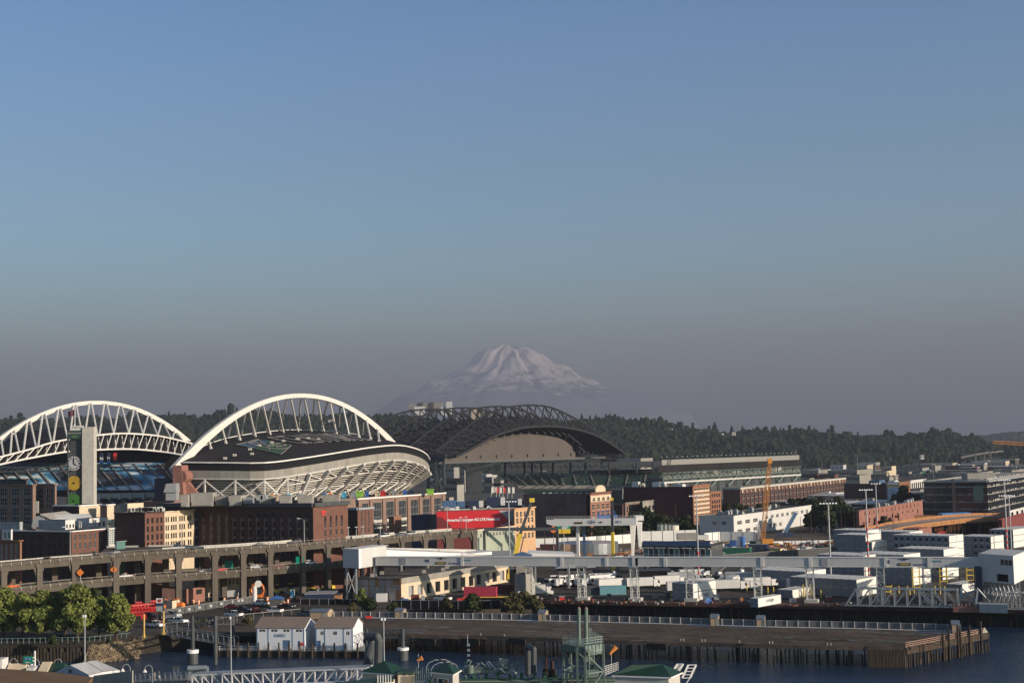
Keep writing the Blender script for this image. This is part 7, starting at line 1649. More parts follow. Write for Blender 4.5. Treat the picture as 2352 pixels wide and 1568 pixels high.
# site clutter
cl=[('container_white','white',1086,1103,1268,2.6),('brick_maroon','maroon',1104,1160,1276,2.2),('red_dark','dark red',1240,1275,1262,2.4),('yellow','yellow',1160,1175,1260,2.4),('orange','orange',1138,1150,1257,3.2),('blue_light','light blue',1092,1100,1263,2.6),('stucco_cream','cream',1106,1138,1262,2.8),('stucco_cream','cream',1446,1490,1290,2.4),('red','red',1590,1612,1260,2.6),('red','bright red',1565,1588,1262,1.8),('green','dark green',1620,1660,1286,2.6),('green','green',1660,1720,1272,2.6),('navy','dark',1720,1760,1270,3.6),('yellow','yellow',1760,1790,1268,1.4),('blue','blue',1700,1708,1270,7.0),('blue','blue',1676,1690,1256,3.0),('green','small green',1722,1732,1256,2.6),('steel_grey','grey',1694,1706,1258,5),('green','lone green',1948,1970,1237,3.0),('white_panel','white',1730,1752,1254,1.6),('red_dark','rusty',1360,1395,1283,1.6),('wood_orange','timber coloured',1390,1440,1286,1.2),('red_dark','brown',1290,1320,1284,1.4),('white_panel','white',1310,1325,1283,2.2),('wood_orange','orange brown',1610,1700,1268,1.2),('yellow','yellow',1585,1615,1280,1.4),('white_panel','white',1560,1600,1282,1.5),('blue_steel','grey blue',1150,1190,1268,2.5)]
seen={}
for k,(m_,cn,x0,x1,y,h) in enumerate(cl):
 a=G(x0,y);b=G(x1,y); w_=(b-a).length; seen[cn]=seen.get(cn,0)+1
 pos='between the viaduct end and the gantry crane' if x0<1250 else ('under the gantry crane' if x0<1480 else ('right of the control building' if x0<1640 else 'around the orange crawler crane'))
 t=thing('site_container','%s site box %s'%(cn+(' tall' if h>3.5 else ' low' if h<2 else ''),pos),'site box',loc=tuple(a)); MB().obox(a,(w_,-w_*.25,0),(1.2,2.2,0),(0,0,h)).build('shell',m_,t); mb=MB(); mb.obox(a+Vector((-.1,-.1,h)),(w_+.2,-w_*.25,0),(1.2,2.4,0),(0,0,.12)); mb.build('lid','steel_grey',t); mb=MB()
 n=max(1,int(w_/3))
 for j in range(n): mb.obox(a+Vector((w_*(j+.3)/n,-w_*.25*(j+.3)/n-.05,.3)),(min(1.2,w_*.3),-.25*min(1.2,w_*.3),0),(0,.05,0),(0,0,h*.7))
 mb.build('side_panel',m_ if k%2 else 'steel_dark',t)
mb=MB();
for k in range(900):
 x=rnd.uniform(1110,1640) if k%2 else rnd.uniform(1560,1930); y=rnd.uniform(1262,1290) if x<1480 else rnd.uniform(1246,1276); p=G(x,y); a_=rnd.uniform(0,3.1); l_=rnd.uniform(.5,4.5); d=Vector((math.cos(a_),math.sin(a_)*.6,0))*l_; h=rnd.uniform(.15,1.3)
 mb.obox(p,d,Vector((-d.y,d.x,0))*rnd.uniform(.1,.4),(0,0,h),rnd.choice((0,0,1,2,3,4,5)))
o=mb.build('site_debris',['wood_orange','steel_grey','white_panel','steel_dark','red_dark','dirt'],None,loc=(0,0,0)); tag(o,'heaps of timber, pipes and plant bits scattered over the building site','debris',kind='stuff')
mb=MB()
for k in range(170):
 x=rnd.uniform(1160,2200); y=rnd.uniform(1374,1384)+ (x-1160)*.013; p=G(x,y); a_=rnd.uniform(0,3.1); l_=rnd.uniform(.3,1.1); d=Vector((math.cos(a_),math.sin(a_),0))*l_; mb.obox(p,d,Vector((-d.y,d.x,0))*rnd.uniform(.3,.7),(0,0,rnd.uniform(.15,.7)),rnd.choice((0,1,1,2,3,3,4,4,5)))
o=mb.build('quay_debris',['wood_orange','steel_grey','roof_pale','steel_dark','red_dark','dirt'],None,loc=(0,0,0)); tag(o,'scattered boards, hurdles and red bits along the quay edge','debris',kind='stuff')
fence('site_screen','long dark mesh fence in front of the dig site and slope',[G(1640,1296),G(1750,1287),G(1880,1278),G(1985,1270)],3.4,'fence_mesh')
fence('barrier_rail','pale kerb line slanting across the empty yard',[G(1808,1292),G(1990,1279)],.7,'concrete_light')
for k,(x,y,w_) in enumerate(((1756,1390,8),(1946,1392,10),(1490,1381,9))): pass
t=thing('blue_tarp','blue tarpaulin heap on the quay right of the green skip','tarpaulin',loc=tuple(G(1620,1385))); p=G(1627,1385); mb=MB(); mb.add([p+Vector(v) for v in ((-1.3,-.6,0),(1.4,-.5,0),(1.2,.8,0),(-1.2,.7,0),(-.5,-.2,1.7),(.7,0,1.5))],[(0,1,5,4),(1,2,5),(2,3,4,5),(3,0,4)]); mb.build('sheet','blue',t)
# orange timber falsework viaduct at the right
t=thing('timber_falsework','new road deck on orange timber falsework curving behind the containers','construction',loc=tuple(flat(V(2150,1215,700),GZ)))
dp=[V(1958,1240,640),V(2020,1222,650),V(2080,1208,660),V(2150,1198,675),V(2220,1190,690),V(2290,1186,700),V(2420,1186,715)]
mb=MB(); wt_=MB(); hr=MB()
for a,b in zip(dp[:-1],dp[1:]):
 e=b-a; mb.obox(a-Vector((0,0,1.0)),e*1.0,(-4,16,0),(0,0,1.0)); wt_.obox(a+Vector((0,-.3,-2.0)),e,(0,.3,0),(0,0,2.2)); wt_.obox(a+Vector((-4,16,0)),e,(0,.3,0),(0,0,1.2)); hr.beam(a+Vector((0,-.3,1.2)),b+Vector((0,-.3,1.2)),.15)
mb.build('deck','roof_pale',t); wt_.build('edge_formwork','wood_orange',t); hr.build('handrail','wood_orange',t)
mb=MB()
for k in range(60):
 s_=rnd.uniform(1.6,6); i=int(s_); p=lerp(dp[min(i,5)],dp[min(i,5)+1],s_-i)+Vector((0,rnd.uniform(0,10),0)); q=flat(p,max(GZ,p.z-9)); mb.beam(q,p-Vector((0,0,1)),.35)
 if k%2: mb.beam(q,p+Vector((rnd.uniform(-3,3),0,-1)),.25)
mb.build('props','wood_orange',t);
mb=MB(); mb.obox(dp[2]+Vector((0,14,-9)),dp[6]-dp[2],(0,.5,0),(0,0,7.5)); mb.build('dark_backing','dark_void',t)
mb=MB(); a=V(2075,1190,760);b=V(2235,1188,760); mb.obox(a,b-a,(-2,10,0),(0,0,1.2)); mb.build('rear_deck','wood_orange',t); MB().obox(V(2165,1186,757),V(2232,1184,757)-V(2165,1186,757),(0,8,0),(0,0,1.6)).build('blue_sheeting',mat('tarp_blue',(.10,.30,.62),.6),t)
simple_box('red_machine','red machine under the timber falsework','machine',2155,2175,1233,2.6,'red',dep=3)

tr=truck('semi_trailer','x',1300,1368,.15,'white_panel',bl=9); tr['category']='trailer'; k=0
for x,y,rz in ((1560,1345,.3),(1600,1338,-.2),(1640,1352,.25),(1690,1345,1.2),(1700,1356,.1),(1665,1338,2.8),(1770,1350,.2),(1800,1342,-.3),(1870,1352,.3),(1900,1345,.2),(1540,1334,1.5),(1430,1352,.4),(1500,1350,.2),(1620,1330,.1),(1745,1336,2.9),(1255,1368,.1),(1400,1342,.6)):
 o=tr if k==0 else copy_tree(tr); k+=1; o.location=G(x,y); o.rotation_euler=(0,0,rz); o['label']='white box trailer truck parked in the yard under the gallery'; o['group']='white trailer trucks in the yard'
for k,(x,y,w_,h,m_,cn) in enumerate(((1500,1374,14,1.2,'concrete','grey'),(1530,1372,9,1.6,'steel_dark','dark'),(1560,1375,12,1.0,'red_dark','rusty'),(1640,1377,12,1.3,'steel_grey','steel'),(1700,1380,9,1.1,'wood_orange','orange brown'),(1780,1380,16,1.0,'white_panel','white'),(1815,1383,14,1.1,'steel_grey','steel'),(1900,1380,12,1.2,'red_dark','rusty'),(1395,1374,9,1.4,'steel_dark','dark'),(1345,1377,16,.9,'red_dark','rusty'),(1440,1378,10,.8,'wood_dark','dark wooden'),(1285,1378,12,1.0,'red','bright red'))):
 simple_box('quay_crate','%s crate low on the quay %s'%(cn,['between the third and fourth legs','beside the grey crate','right of the dark crate','near the blue tarpaulin','by the small green skip','in front of the low container row','right of the white crate','left of the truss gangway','near the third leg foot','between the second and third legs','just right of the third leg','just right of the bushes'][k]),'crate',x,x+w_,y,h,m_,dep=1.4,roof='steel_grey' if k%2 else None)
# ================= old pier
FR=[G(x,y) for x,y in ((455,1452),(600,1452),(841,1452),(923,1455.6),(1119,1459.5),(1289,1465.6),(1442,1471),(1607,1475),(1704,1478),(1892,1482.5),(2080,1485))]
BK=[G(x,y) for x,y in ((455,1441),(600,1431),(767,1417.5),(907,1419.5),(1091,1422.5),(1236,1425),(1350,1428),(1552,1433),(1764,1439.5),(1952,1443),(2187,1449.5),(2269,1450))]
t=thing('old_pier','wide empty old pier with a brown deck on tall dark piles','pier',loc=tuple(flat(FR[5],0))); pier=t
mb=MB(); mb.prism([flat(p,GZ-.85) for p in FR+BK[::-1]],(0,0,.9))
def pier_mat():
 m=mat('pier_deck',(0.135,0.102,0.080),.95,scale=.12,var=0,col2=(.066,.052,.045),fine=.3,spec=.1); return m
pier_mat(); mb.build('deck','pier_deck',t)
# stains, repairs and pale grey puddle streaks lying on the deck
mb=MB();
for k in range(260):
 x=rnd.uniform(880,2100); f=rnd.random(); y0=np.interp(x,[907,1236,1552,1952,2187],[1421,1427,1435,1445,1451]); y1=np.interp(x,[841,1289,1704,2080],[1451,1464,1476,1484]); y=y0+(y1-y0)*f**.7
 p=G(x,y,GZ+.055); l=rnd.uniform(1,9)*(1 if k%3 else 2); mb.obox(p,EW*l,NS*rnd.uniform(.15,.7),(0,0,.004),1 if x<1380 and k%2 else (0 if k%3 else 2))
mb.build('deck_patches',[mat('patch_brown',(.13,.095,.065),.95,var=.3,scale=1),mat('patch_grey',(.21,.21,.23),.9,var=.3,scale=1),mat('patch_dark',(.05,.042,.038),.95,var=.3)],t)['kind']='stuff'
mb=MB()
for x,y,l in ((1677,1442,3),(1722,1462,4),(1770,1463,4),(1820,1464.5,6),(1870,1447,3),(1920,1447.5,8),(1926,1468,6),(1971,1449.5,8),(2018,1451,10),(2075,1454,10),(2110,1456,7),(1978,1470,8),(2033,1471.5,8),(2108,1473,8),(2178,1459,5),(2141,1460,1.2)):
 p=G(x,y,GZ+.06);
 for j in range(5): mb.obox(p+EW*rnd.uniform(-l/2,l/2)+NS*rnd.uniform(-.4,.4),EW*rnd.uniform(.6,l*.3),NS*rnd.uniform(.12,.35),(0,0,.004))
mb.build('turquoise_paint_marks',mat('turq',(.16,.34,.27),.8,var=.1),t)['kind']='stuff'
pil=MB().tube((0,0,-2),(0,0,GZ-.85),.19,.24,n=7).build('pile','wood_pile',t); k=0
segs=[(a,b) for a,b in zip(FR[:-1],FR[1:])]; tot=sum((b-a).length for a,b in segs); N_=76
def along_path(P,s):
 for a,b in zip(P[:-1],P[1:]):
  L_=(b-a).length
  if s<=L_: return a+(b-a)*s/L_,(b-a)/L_
  s-=L_
 return P[-1],(P[-1]-P[-2]).normalized()
for i in range(N_):
 p,d=along_path(FR,tot*(i+.5+rnd.uniform(-.3,.3))/N_); n=perp(d); o=pil if i==0 else pil.copy()
 if i: COL.objects.link(o)
 o.parent=t; q=p+n*rnd.uniform(.3,1.0); o.location=flat(q,0)-flat(ORG[t.name],0); o.rotation_euler=(rnd.uniform(-.03,.03),rnd.uniform(-.035,.035),0)
 if rnd.random()<.08: o.scale=(1.1,1.1,1)
mb=MB()
for i in range(230):
 p,d=along_path(FR,tot*rnd.random()); n=perp(d); q=p+n*rnd.uniform(2,9); mb.tube((q.x,q.y,-1),(q.x+rnd.uniform(-.1,.1),q.y,rnd.uniform(1.5,3.6) if rnd.random()<.5 else GZ-.9),.17,n=6)
mb.build('inner_piles','wood_dark',t)['kind']='stuff'  # darker wood stands for the shade between piles under the deck
mb=MB()
for i in range(26):
 p,d=along_path(FR,tot*(.955+.045*i/26)); mb.tube(flat(p+perp(d)*-.12,-1),flat(p+perp(d)*-.12,GZ-.6),.2,n=7)
mb.build('corner_fender','wood_pile',t)['kind']='stuff'
mb=MB()
for x in (1110,1205,1290,1590,1680,1790,1935): p,d=along_path(FR,tot*(x-455)/1625);
for x,m_ in ((960,0),(1060,0),(1165,0),(1485,0)):
 p=G(x,1461 if x<1200 else 1472); mb.obox(p+Vector((0,-.1,-1.9)),EW*5,NS*.4,(0,0,1.5))
mb.build('fender_boards','wood_dark',t)['kind']='stuff'
mb=MB()
for x,y in ((1104,1458),(1158,1460),(1563,1471),(1570,1471),(1612,1472.5),(1619,1472.5),(1767,1477),(1774,1477),(1900,1481),(1908,1481),(1698,1475)):
 p=G(x,y,GZ+.05); mb.tube(p,p+Vector((0,0,.5)),.14,.2,n=7)
mb.build('white_bollard_row','concrete',t)['kind']='stuff'
# end of the pier : timber fender, rail and posts
E0,E1=FR[-1],BK[-1]; ed=(E1-E0); eL=ed.length; eu=ed/eL; en=Vector((eu.y,-eu.x,0))
mb=MB(); mb.obox(flat(E0,GZ-1.6),ed,en*.3,(0,0,1.4)); mb.build('end_fender','wood_pile',t)
mb=MB()
for k in range(58):
 p=E0+eu*eL*(k+rnd.uniform(.1,.9))/58+en*rnd.uniform(-.8,.25); mb.tube(flat(p,-2),flat(p,rnd.uniform(1.6,GZ-.2)),.18,n=6)
mb.build('end_piles','wood_pile',t)['kind']='stuff'
for k,f in enumerate((.42,.49,.60,.63,.745,.89)):
 p=E0+eu*eL*f+en*.45; MB().tube(flat(p,-2),flat(p,GZ+1.9+.5*(k%3)),.3,.24,n=8).build('mooring_pile','wood_pile',t)
mb=MB()
for a,b in ((0,.46),(.50,.60),(.66,.745),(.765,.87),(.905,.97)):
 p,q=E0+eu*eL*a,E0+eu*eL*b
 for z in (.15,.55,.95): mb.beam(p+Vector((0,0,z)),q+Vector((0,0,z)),.12)
 n=max(2,int((q-p).length/1.3))
 for k in range(n+1): r=p+(q-p)*k/n; mb.beam(r,r+Vector((0,0,1.0)),.12)
mb.build('timber_rail',mat('rail_pink',(.36,.22,.17),.8,var=.2),t)
p=E1-eu*3; mb=MB(); mb.add([p+en*.3,p+en*.5+eu*1,p+en*.4+eu*2.4,p+eu*2.6-en*.8,p+eu*1.5+Vector((0,0,1.2))],[(0,1,4),(1,2,4),(2,3,4),(3,0,4)]); mb.beam(p+Vector((0,0,1)),p-eu*2+Vector((0,0,.2)),.15); mb.build('torn_mesh','concrete',t)
# back fence with pale panels and pipe
t=thing('pier_fence','low fence of grey translucent panels and white posts along the back of the old pier','fence',loc=tuple(BK[6]))
FB_=BK[2:11]; tb=sum((b-a).length for a,b in zip(FB_[:-1],FB_[1:])); panel=mat('fence_panel',(.13,.13,.135),.7,var=.15,scale=.5)
mb=MB(); pm=MB(); pp=MB()
for a,b in zip(FB_[:-1],FB_[1:]):
 d=b-a; mb.obox(a+Vector((0,.1,.25)),d,(0,.04,0),(0,0,1.4)); pp.tube(a+Vector((0,-.5,.14)),b+Vector((0,-.5,.14)),.13,n=6); pm.beam(a+Vector((0,.1,1.7)),b+Vector((0,.1,1.7)),.05)
s_=0
while s_<tb: p,d=along_path(FB_,s_); pm.beam(p,p+Vector((0,0,1.8)),.13); s_+=2.75
mb.build('panel',panel,t); pm.build('posts','white_panel',t); pp.build('base_pipe','white_panel',t)
mb=MB();
for x0,x1 in ((1580,1632),(1672,1738),(1190,1236),(872,907),(2100,2187)): mb.tube(G(x0,np.interp(x0,[907,1236,1552,1764,2187],[1421.5,1427,1435,1442,1453])),G(x1,np.interp(x1,[907,1236,1552,1764,2187],[1421.5,1427,1435,1442,1453])),.16,n=6)
mb.build('blue_pipe','blue',t)
# sheds on the pier
def shed(label,px0,px1,px2,pyb,pyt):
 a=G(px0,pyb);b=G(px1,pyb+ .3); b.y=a.y-(b.x-a.x)*.25; U=(b-a).normalized(); w_=(b-a).length; Nn=Vector((-U.y,U.x,0)); c=along(flat(b,0),Nn,px2,z=GZ+2); dep=min(4.0,max(1.8,(c-flat(b,0)).length)); h=ZT((px0+px1)/2,pyt,a.y)-GZ-.0
 t=thing('shed',label,'shed',loc=tuple(a)); hw=h*.80; mb=MB(); mb.obox(a,U*w_,Nn*dep,(0,0,hw)); mb.prism([b+Vector((0,0,hw)),b+Nn*dep+Vector((0,0,hw)),b+Nn*dep*.5+Vector((0,0,h*1.02))],-U*w_); mb.build('wall',mat('shed_tan',(.40,.30,.20),.8,var=.12,wave=5,bump=.4),t)
 mb=MB()
 for e,s in ((a-Nn*.2,1),(a+Nn*(dep+.2),-1)):
  e=e-U*.15+Vector((0,0,hw-.1)); r=a+Nn*dep*.5-U*.15+Vector((0,0,h*1.02+.03)); mb.obox(e,U*(w_+.3),r-e,(0,0,.1))
 mb.build('roof',mat('shed_roof',(.13,.16,.21),.5,var=.1),t); MB().obox(a+U*w_*.7-Nn*.05,U*.9,Nn*.04,(0,0,1.9)).build('door','roof_pale',t); return t
shed('large tan shed with a blue grey roof beside the car park',712,753,767,1420,1399)
shed('tan shed on the old pier right of the green tree, leftmost of the small ones',907,925.5,933,1420,1397.5)
shed('tan shed on the old pier in line with the dark bushes end',1236,1252,1262,1426,1402)
shed('tan shed on the old pier left one of the close pair',1632,1649,1658,1436.5,1412)
shed('tan shed on the old pier right one of the close pair',1738,1756,1764,1439,1415)
shed('open fronted grey shed at the far right end of the old pier',2187,2205,2214,1452,1427)
simple_box('red_barrier','faded red barrier block by the pier fence near the left sheds','barrier',840,853,1420,.7,'red',dep=.7)
# ---------------- floating houses
bs=G(660,1491,1.6); Uf=Vector((.98,-.2,0)); Nf=Vector((.2,.98,0))
def fpx(px,z=1.6):
 q=flat(bs,0);
 lo,hi=-60.,60.
 for _ in range(50):
  m=(lo+hi)/2
  if proj(flat(q+Uf*m,z))[0]<px: lo=m
  else: hi=m
 return q+Uf*lo
t=thing('floating_dock','long dark floating dock with white railings carrying two white houses','dock',loc=tuple(flat(fpx(660),0)))
a=fpx(497)-Nf*1.6; b=fpx(842)-Nf*1.6; mb=MB(); mb.obox(flat(a,-.6),b-a,Nf*14,(0,0,2.1)); mb.build('hull','wood_dark',t)
mb=MB(); mb.obox(flat(a,1.5)-Nf*.1,b-a,Nf*14.2,(0,0,.1)); mb.build('deck','concrete',t)
mb=MB(); L_=(b-a).length; u=(b-a)/L_
for z in (.55,1.0): mb.beam(flat(a,1.6+z),flat(b,1.6+z),.07)
k=0
while k<L_: mb.beam(flat(a+u*k,1.6),flat(a+u*k,2.65),.09); k+=1.5
mb.build('railing','white_paint',t)
for px in (506,530,553,577,600.5,623.5,647,670,695,723,749,774,799,827):
 p=fpx(px)-Nf*1.95; MB().tube(flat(p,-2),flat(p,3.6),.22,n=7).build('guide_pile','wood_pile',t)
HW=mat('house_white',(.66,.68,.72),.6,var=.06,scale=.5,streak=.3)
def fhouse(label,x0,x1,extra):
 a=fpx(x0);b=fpx(x1); w_=(b-a).length; zb=1.6; zt=ZT(x0,1440,a.y)+.05; dep=8.2; t=thing('floating_house',label,'house',loc=tuple(flat(a,zb)))
 wn=[(w_*f-(w1/2),zb+z,w1,h,False) for f,z,w1,h in extra]
 mb=MB(); facade(mb,a,Uf,w_,zb,zt,wn,depth=.25); c=b+Nf*dep; d=a+Nf*dep
 mb.quad(flat(b,zb),flat(c,zb),flat(c,zt),flat(b,zt)); mb.quad(flat(c,zb),flat(d,zb),flat(d,zt),flat(c,zt)); mb.quad(flat(d,zb),flat(a,zb),flat(a,zt),flat(d,zt)); zr=zt+2.0; r0=a+Nf*dep/2; r1=b+Nf*dep/2
 mb.add([flat(b,zt),flat(c,zt),flat(r1,zr)],[(0,1,2)]); mb.add([flat(d,zt),flat(a,zt),flat(r0,zr)],[(0,1,2)]); mb.build('wall',HW,t)
 mb=MB()
 for e,s in ((flat(a-Nf*.35,zt-.15),0),(flat(d+Nf*.35,zt-.15),1)): r=flat(r0,zr+.05); mb.obox(e-Uf*.3,Uf*(w_+.6),r-e,(0,0,.12))
 mb.build('roof',mat('roof_taupe',(.24,.185,.15),.7,var=.12,scale=.6,wave=5,bump=.4),t)
 for w in wn: put_window(t,flat(a,w[1])+Uf*(w[0]+w[2]/2),Uf,w[2],w[3],('glass' ,'white_paint',5 if w[2]>2 and w[3]<1.5 else 2,1,False) if w[3]<2 else ('blue_steel','blue_steel',1,1,False),name='window' if w[3]<2 else 'door',depth=.15)
 
 for f in (.01,.24,.74,.98): MB().obox(flat(a,zb)+Uf*w_*f-Nf*.05,Uf*.18,Nf*.04,(0,0,zt-zb)).build('corner_strip','blue_steel',t)
 return t,a,b,zt,w_
t,a,b,zt,w_=fhouse('left white floating house with a blue sign, blue doorway and taupe roof',589,700,[(.12,4.3,1.9,.75),(.37,4.3,1.9,.75),(.62,4.3,1.9,.75),(.88,4.3,1.9,.75),(.62,.05,2.0,2.3),(.88,.05,.7,2.1)])
q=flat(a,4.75)+Uf*w_*.5-Nf*.06; sb=MB().obox(q-Uf*1.4,Uf*2.8,-Nf*.05,(0,0,.75)).build('sign_board',mat('sign_pale',(.35,.42,.50),.5,var=0),t)
for k,l in enumerate(('Pacific Marine','Tugs')):
 if k==0: MB().obox(q-Uf*.9-Nf*.06+Vector((0,0,.42)),Uf*1.9,-Nf*.03,(0,0,.14)).build('sign_line','letter_blue',sb)
 else: MB().obox(q-Uf*1.0-Nf*.06+Vector((0,0,.14)),Uf*1.6,-Nf*.03,(0,0,.12)).build('sign_line','letter_blue',sb)
p=flat(a,3.0)+Uf*w_*.945-Nf*.06; MB().tube(p,p-Nf*.12,.42,n=16).build('life_ring','red',t)
t,a,b,zt,w_=fhouse('right white floating house with paired windows and white steel braces on its end',725,811,[(.17,3.6,1.0,1.0),(.52,3.6,1.15,1.0),(.86,3.6,1.0,1.0),(.08,.05,1.1,2.2)])
mb=MB(); e=b+Uf*.3
for i in range(3):
 for j in range(2): z0=1.7+j*1.7; mb.beam(flat(e+Nf*(i*2.6+.2),z0),flat(e+Nf*(i*2.6+1.5),z0+1.6),.12); mb.beam(flat(e+Nf*(i*2.6+1.5),z0+1.6),flat(e+Nf*(i*2.6+2.8),z0),.12)
for z in (1.7,3.4,5.1): mb.beam(flat(e,z),flat(e+Nf*8,z),.14)
mb.build('brace_frame','steel_grey',t)
# vehicle / gangway portals
def portal(label,x0,x1,ytop,ybot,Y,x2=None,Y2=None):
 t=thing('steel_portal',label,'portal',loc=tuple(V(x0,1500,Y))); A=V(x0,ytop,Y);B=V(x1,ytop,Y-2); mb=MB(); h=ZT(x0,ytop,Y)-ZT(x0,ytop+17,Y)
 pr=[(A,B)]
 if x2: pr.append((B,V(x2,ytop,Y2)))
 for P_,Q_ in pr:
  for z in (0,-h): mb.beam(P_+Vector((0,0,z)),Q_+Vector((0,0,z)),.35,.35)
  n=4
  for k in range(n): p=lerp(P_,Q_,k/n); q=lerp(P_,Q_,(k+1)/n); m_=lerp(p,q,.5); mb.beam(p,m_-Vector((0,0,h)),.22); mb.beam(m_-Vector((0,0,h)),q,.22)
 mb.build('top_truss','steel_dark',t)
 for k,P_ in enumerate([A,B]+([V(x2,ytop,Y2)] if x2 else [])): MB().tube(flat(P_,0 if k<2 else 1),P_+Vector((0,0,.3)),.45,n=10).build('leg','steel_dark',t)
 return t,A,B
t,A,B=portal('dark steel portal with a zigzag top beam left of the floating houses',442.5,494.5,1416,1490,352,535,372)
MB().tube(flat(A,-2),flat(A,2.6),1.3,n=16).build('pile_cap','steel_dark',t); MB().tube(flat(A,2.6),flat(A,3.4),1.45,n=16).build('white_collar','white_paint',t)
t,A,B=portal('dark steel portal with a zigzag top beam right of the floating houses',842,925,1446,1490,352)
MB().tube(flat(B,-2),flat(B,2.4),1.25,n=16).build('pile_cap','steel_dark',t); MB().tube(flat(B,2.4),flat(B,3.0),1.4,n=16).build('white_collar','white_paint',t)
t=thing('grey_gangway','grey mesh sided gangway sloping down from the car park to the floating dock','gangway',loc=tuple(G(380,1458)))
a=G(372,1456);b=flat(fpx(535)+Nf*1,2.2); d=b-a; mb=MB()
for off in (Vector((0,0,0)),Vector((.6,2.6,0))):
 for z in (.0,2.1): mb.beam(a+off+Vector((0,0,z)),b+off+Vector((0,0,z)),.14)
 for k in range(15): p=a+off+d*k/14; mb.beam(p,p+Vector((0,0,2.1)),.1); (k<14) and mb.beam(p,a+off+d*(k+1)/14+Vector((0,0,2.1)),.07)
mb.build('side_truss','steel_grey',t); MB().obox(a,d,(.6,2.6,0),(0,0,.12)).build('walking_deck','steel_dark',t)
# dolphins of dark pipe
def dolphin(label,P_,w=.5,m='steel_dark'):
 t=thing('pipe_dolphin',label,'pipe',loc=tuple(flat(P_[0][0],0))); mb=MB()
 for pts_ in P_:
  for a,b in zip(pts_[:-1],pts_[1:]): mb.tube(a,b,w,n=10)
  for a in pts_: mb.sphere(a,w*1.02,n=10,m=6)
 mb.build('pipes',m,t)
dolphin('thick dark bent pipe standing in the water beside the right floating house',[[V(840,1540,262),V(853,1478,268),V(853,1472,268)],[V(845,1461,275),V(866,1461,262),V(870,1472,262),V(868,1545,262)],[V(857,1475,272),V(857,1530,272)]],.75)
dolphin('dark bent pipe rising between the green tower and the ferry dock machinery',[[V(1213,1545,245),V(1213,1484,245),V(1226,1490,242),V(1226,1545,242)],[V(1216,1500,248),V(1216,1545,248)]],.5)
for k,(x,y) in enumerate(((1255,1510),(1268,1517))):
 t=thing('rusty_stack','%s rusty brown stack on a dark drum on the ferry dock'%('taller left','shorter right')[k],'stack',loc=tuple(V(x,1555,240))); MB().tube(V(x,1555,240),V(x,y,240),.28,n=12).build('pipe','brick_dark',t); MB().tube(V(x,1556,240),V(x,1535,240),.72,.62,n=16).build('drum','wood_dark',t)
# ================= ferry dock in the foreground
t=thing('white_gangway','long white box truss footbridge running across the bottom left','gangway',loc=tuple(V(640,1560,252)))
A=V(441,1549.5,258);B=V(845,1533.5,248); h=2.15; w_=Vector((.5,2.6,0)); mb=MB(); n=17; d=B-A
for off in (Vector((0,0,0)),w_):
 mb.beam(A+off,B+off,.30,.26); mb.beam(A+off-Vector((0,0,h)),B+off-Vector((0,0,h)),.30,.3)
 for k in range(n+1):
  p=A+off+d*k/n; mb.beam(p,p-Vector((0,0,h)),.22)
  if k<n: q=A+off+d*(k+1)/n; (mb.beam(p,q-Vector((0,0,h)),.16) if k<8 else mb.beam(p-Vector((0,0,h)),q,.16))
for k in range(n+1): p=A+d*k/n; mb.beam(p,p+w_,.14)
mb.build('side_truss','white_paint',t); MB().obox(A-Vector((0,0,h-.16)),d,w_,(0,0,.08)).build('walking_deck','blue_steel',t); MB().obox(A+Vector((0,0,.15)),d,w_,(0,0,.08)).build('roof_sheet','steel_grey',t)
def pyr(name,label,apex,L,C,Rr,Y,wallm,base=1600,ridge=None,eave_trim=True):
 ap=V(*apex,Y+2.2); l=V(*L,Y+1.6); c=V(*C,Y-1.5); r=V(*Rr,Y+3); zz=(l.z+c.z+r.z)/3; l.z=c.z=r.z=zz; b=l+r-c; t=thing(name,label,'building',loc=tuple(flat(c,zz-8)))
 mb=MB()
 if ridge: a2=V(*ridge,Y+2.2); a2.z=ap.z; mb.add([l,c,r,b,ap,a2],[(0,1,5,4),(1,2,5),(2,3,4,5),(3,0,4),(3,2,1,0)])
 else: mb.add([l,c,r,b,ap],[(0,1,4),(1,2,4),(2,3,4),(3,0,4),(3,2,1,0)])
 mb.build('roof','green_roof',t)
 ctr=(l+r)/2; ins=[flat(p+(ctr-p).normalized()*.45,0) for p in (l,c,r,b)]; mb=MB()
 for p,q in zip(ins,ins[1:]+ins[:1]): mb.quad(flat(p,zz-9),flat(q,zz-9),flat(q,zz),flat(p,zz))
 mb.build('wall',wallm,t); mb=MB()
 for p,q in ((l,c),(c,r)): mb.beam(p-Vector((0,0,.12)),q-Vector((0,0,.12)),.14,.2)
 mb.build('fascia','white_paint',t); return t,ins,zz
t,ins,zz=pyr('dock_pavilion','cream pavilion with a dark green pyramid roof at the end of the white footbridge',(882.7,1516.3),(826,1542.5),(901.5,1545),(941.7,1538),232,'stucco_cream')
U=(ins[1]-ins[0]); wd=U.length; U/=wd
t2,i2,z2=pyr('dock_pavilion','smaller pavilion with a dark green pyramid roof and a dark window',(1028,1520.6),(987,1542.5),(1041.7,1543.5),(1060,1540),228,'concrete_light')
U=(i2[1]-i2[0]); wd=U.length; U/=wd; put_window(t2,flat(i2[0],z2-3.0)+U*wd*.55,U,wd*.55,2.2,('glass','white_paint',2,1,False),depth=-.02); put_window(t2,flat(i2[0],z2-3.0)+U*wd*.14,U,wd*.14,2.2,('glass','white_paint',1,1,False),depth=-.02)
t3,i3,z3=pyr('ticket_house','pale house with a dark green hipped roof at the bottom right of the green tower',(1451,1526),(1405,1549),(1540.5,1550.5),(1568,1546),215,'concrete_light',ridge=(1523,1527))
U=(i3[1]-i3[0]); wd=U.length; U/=wd
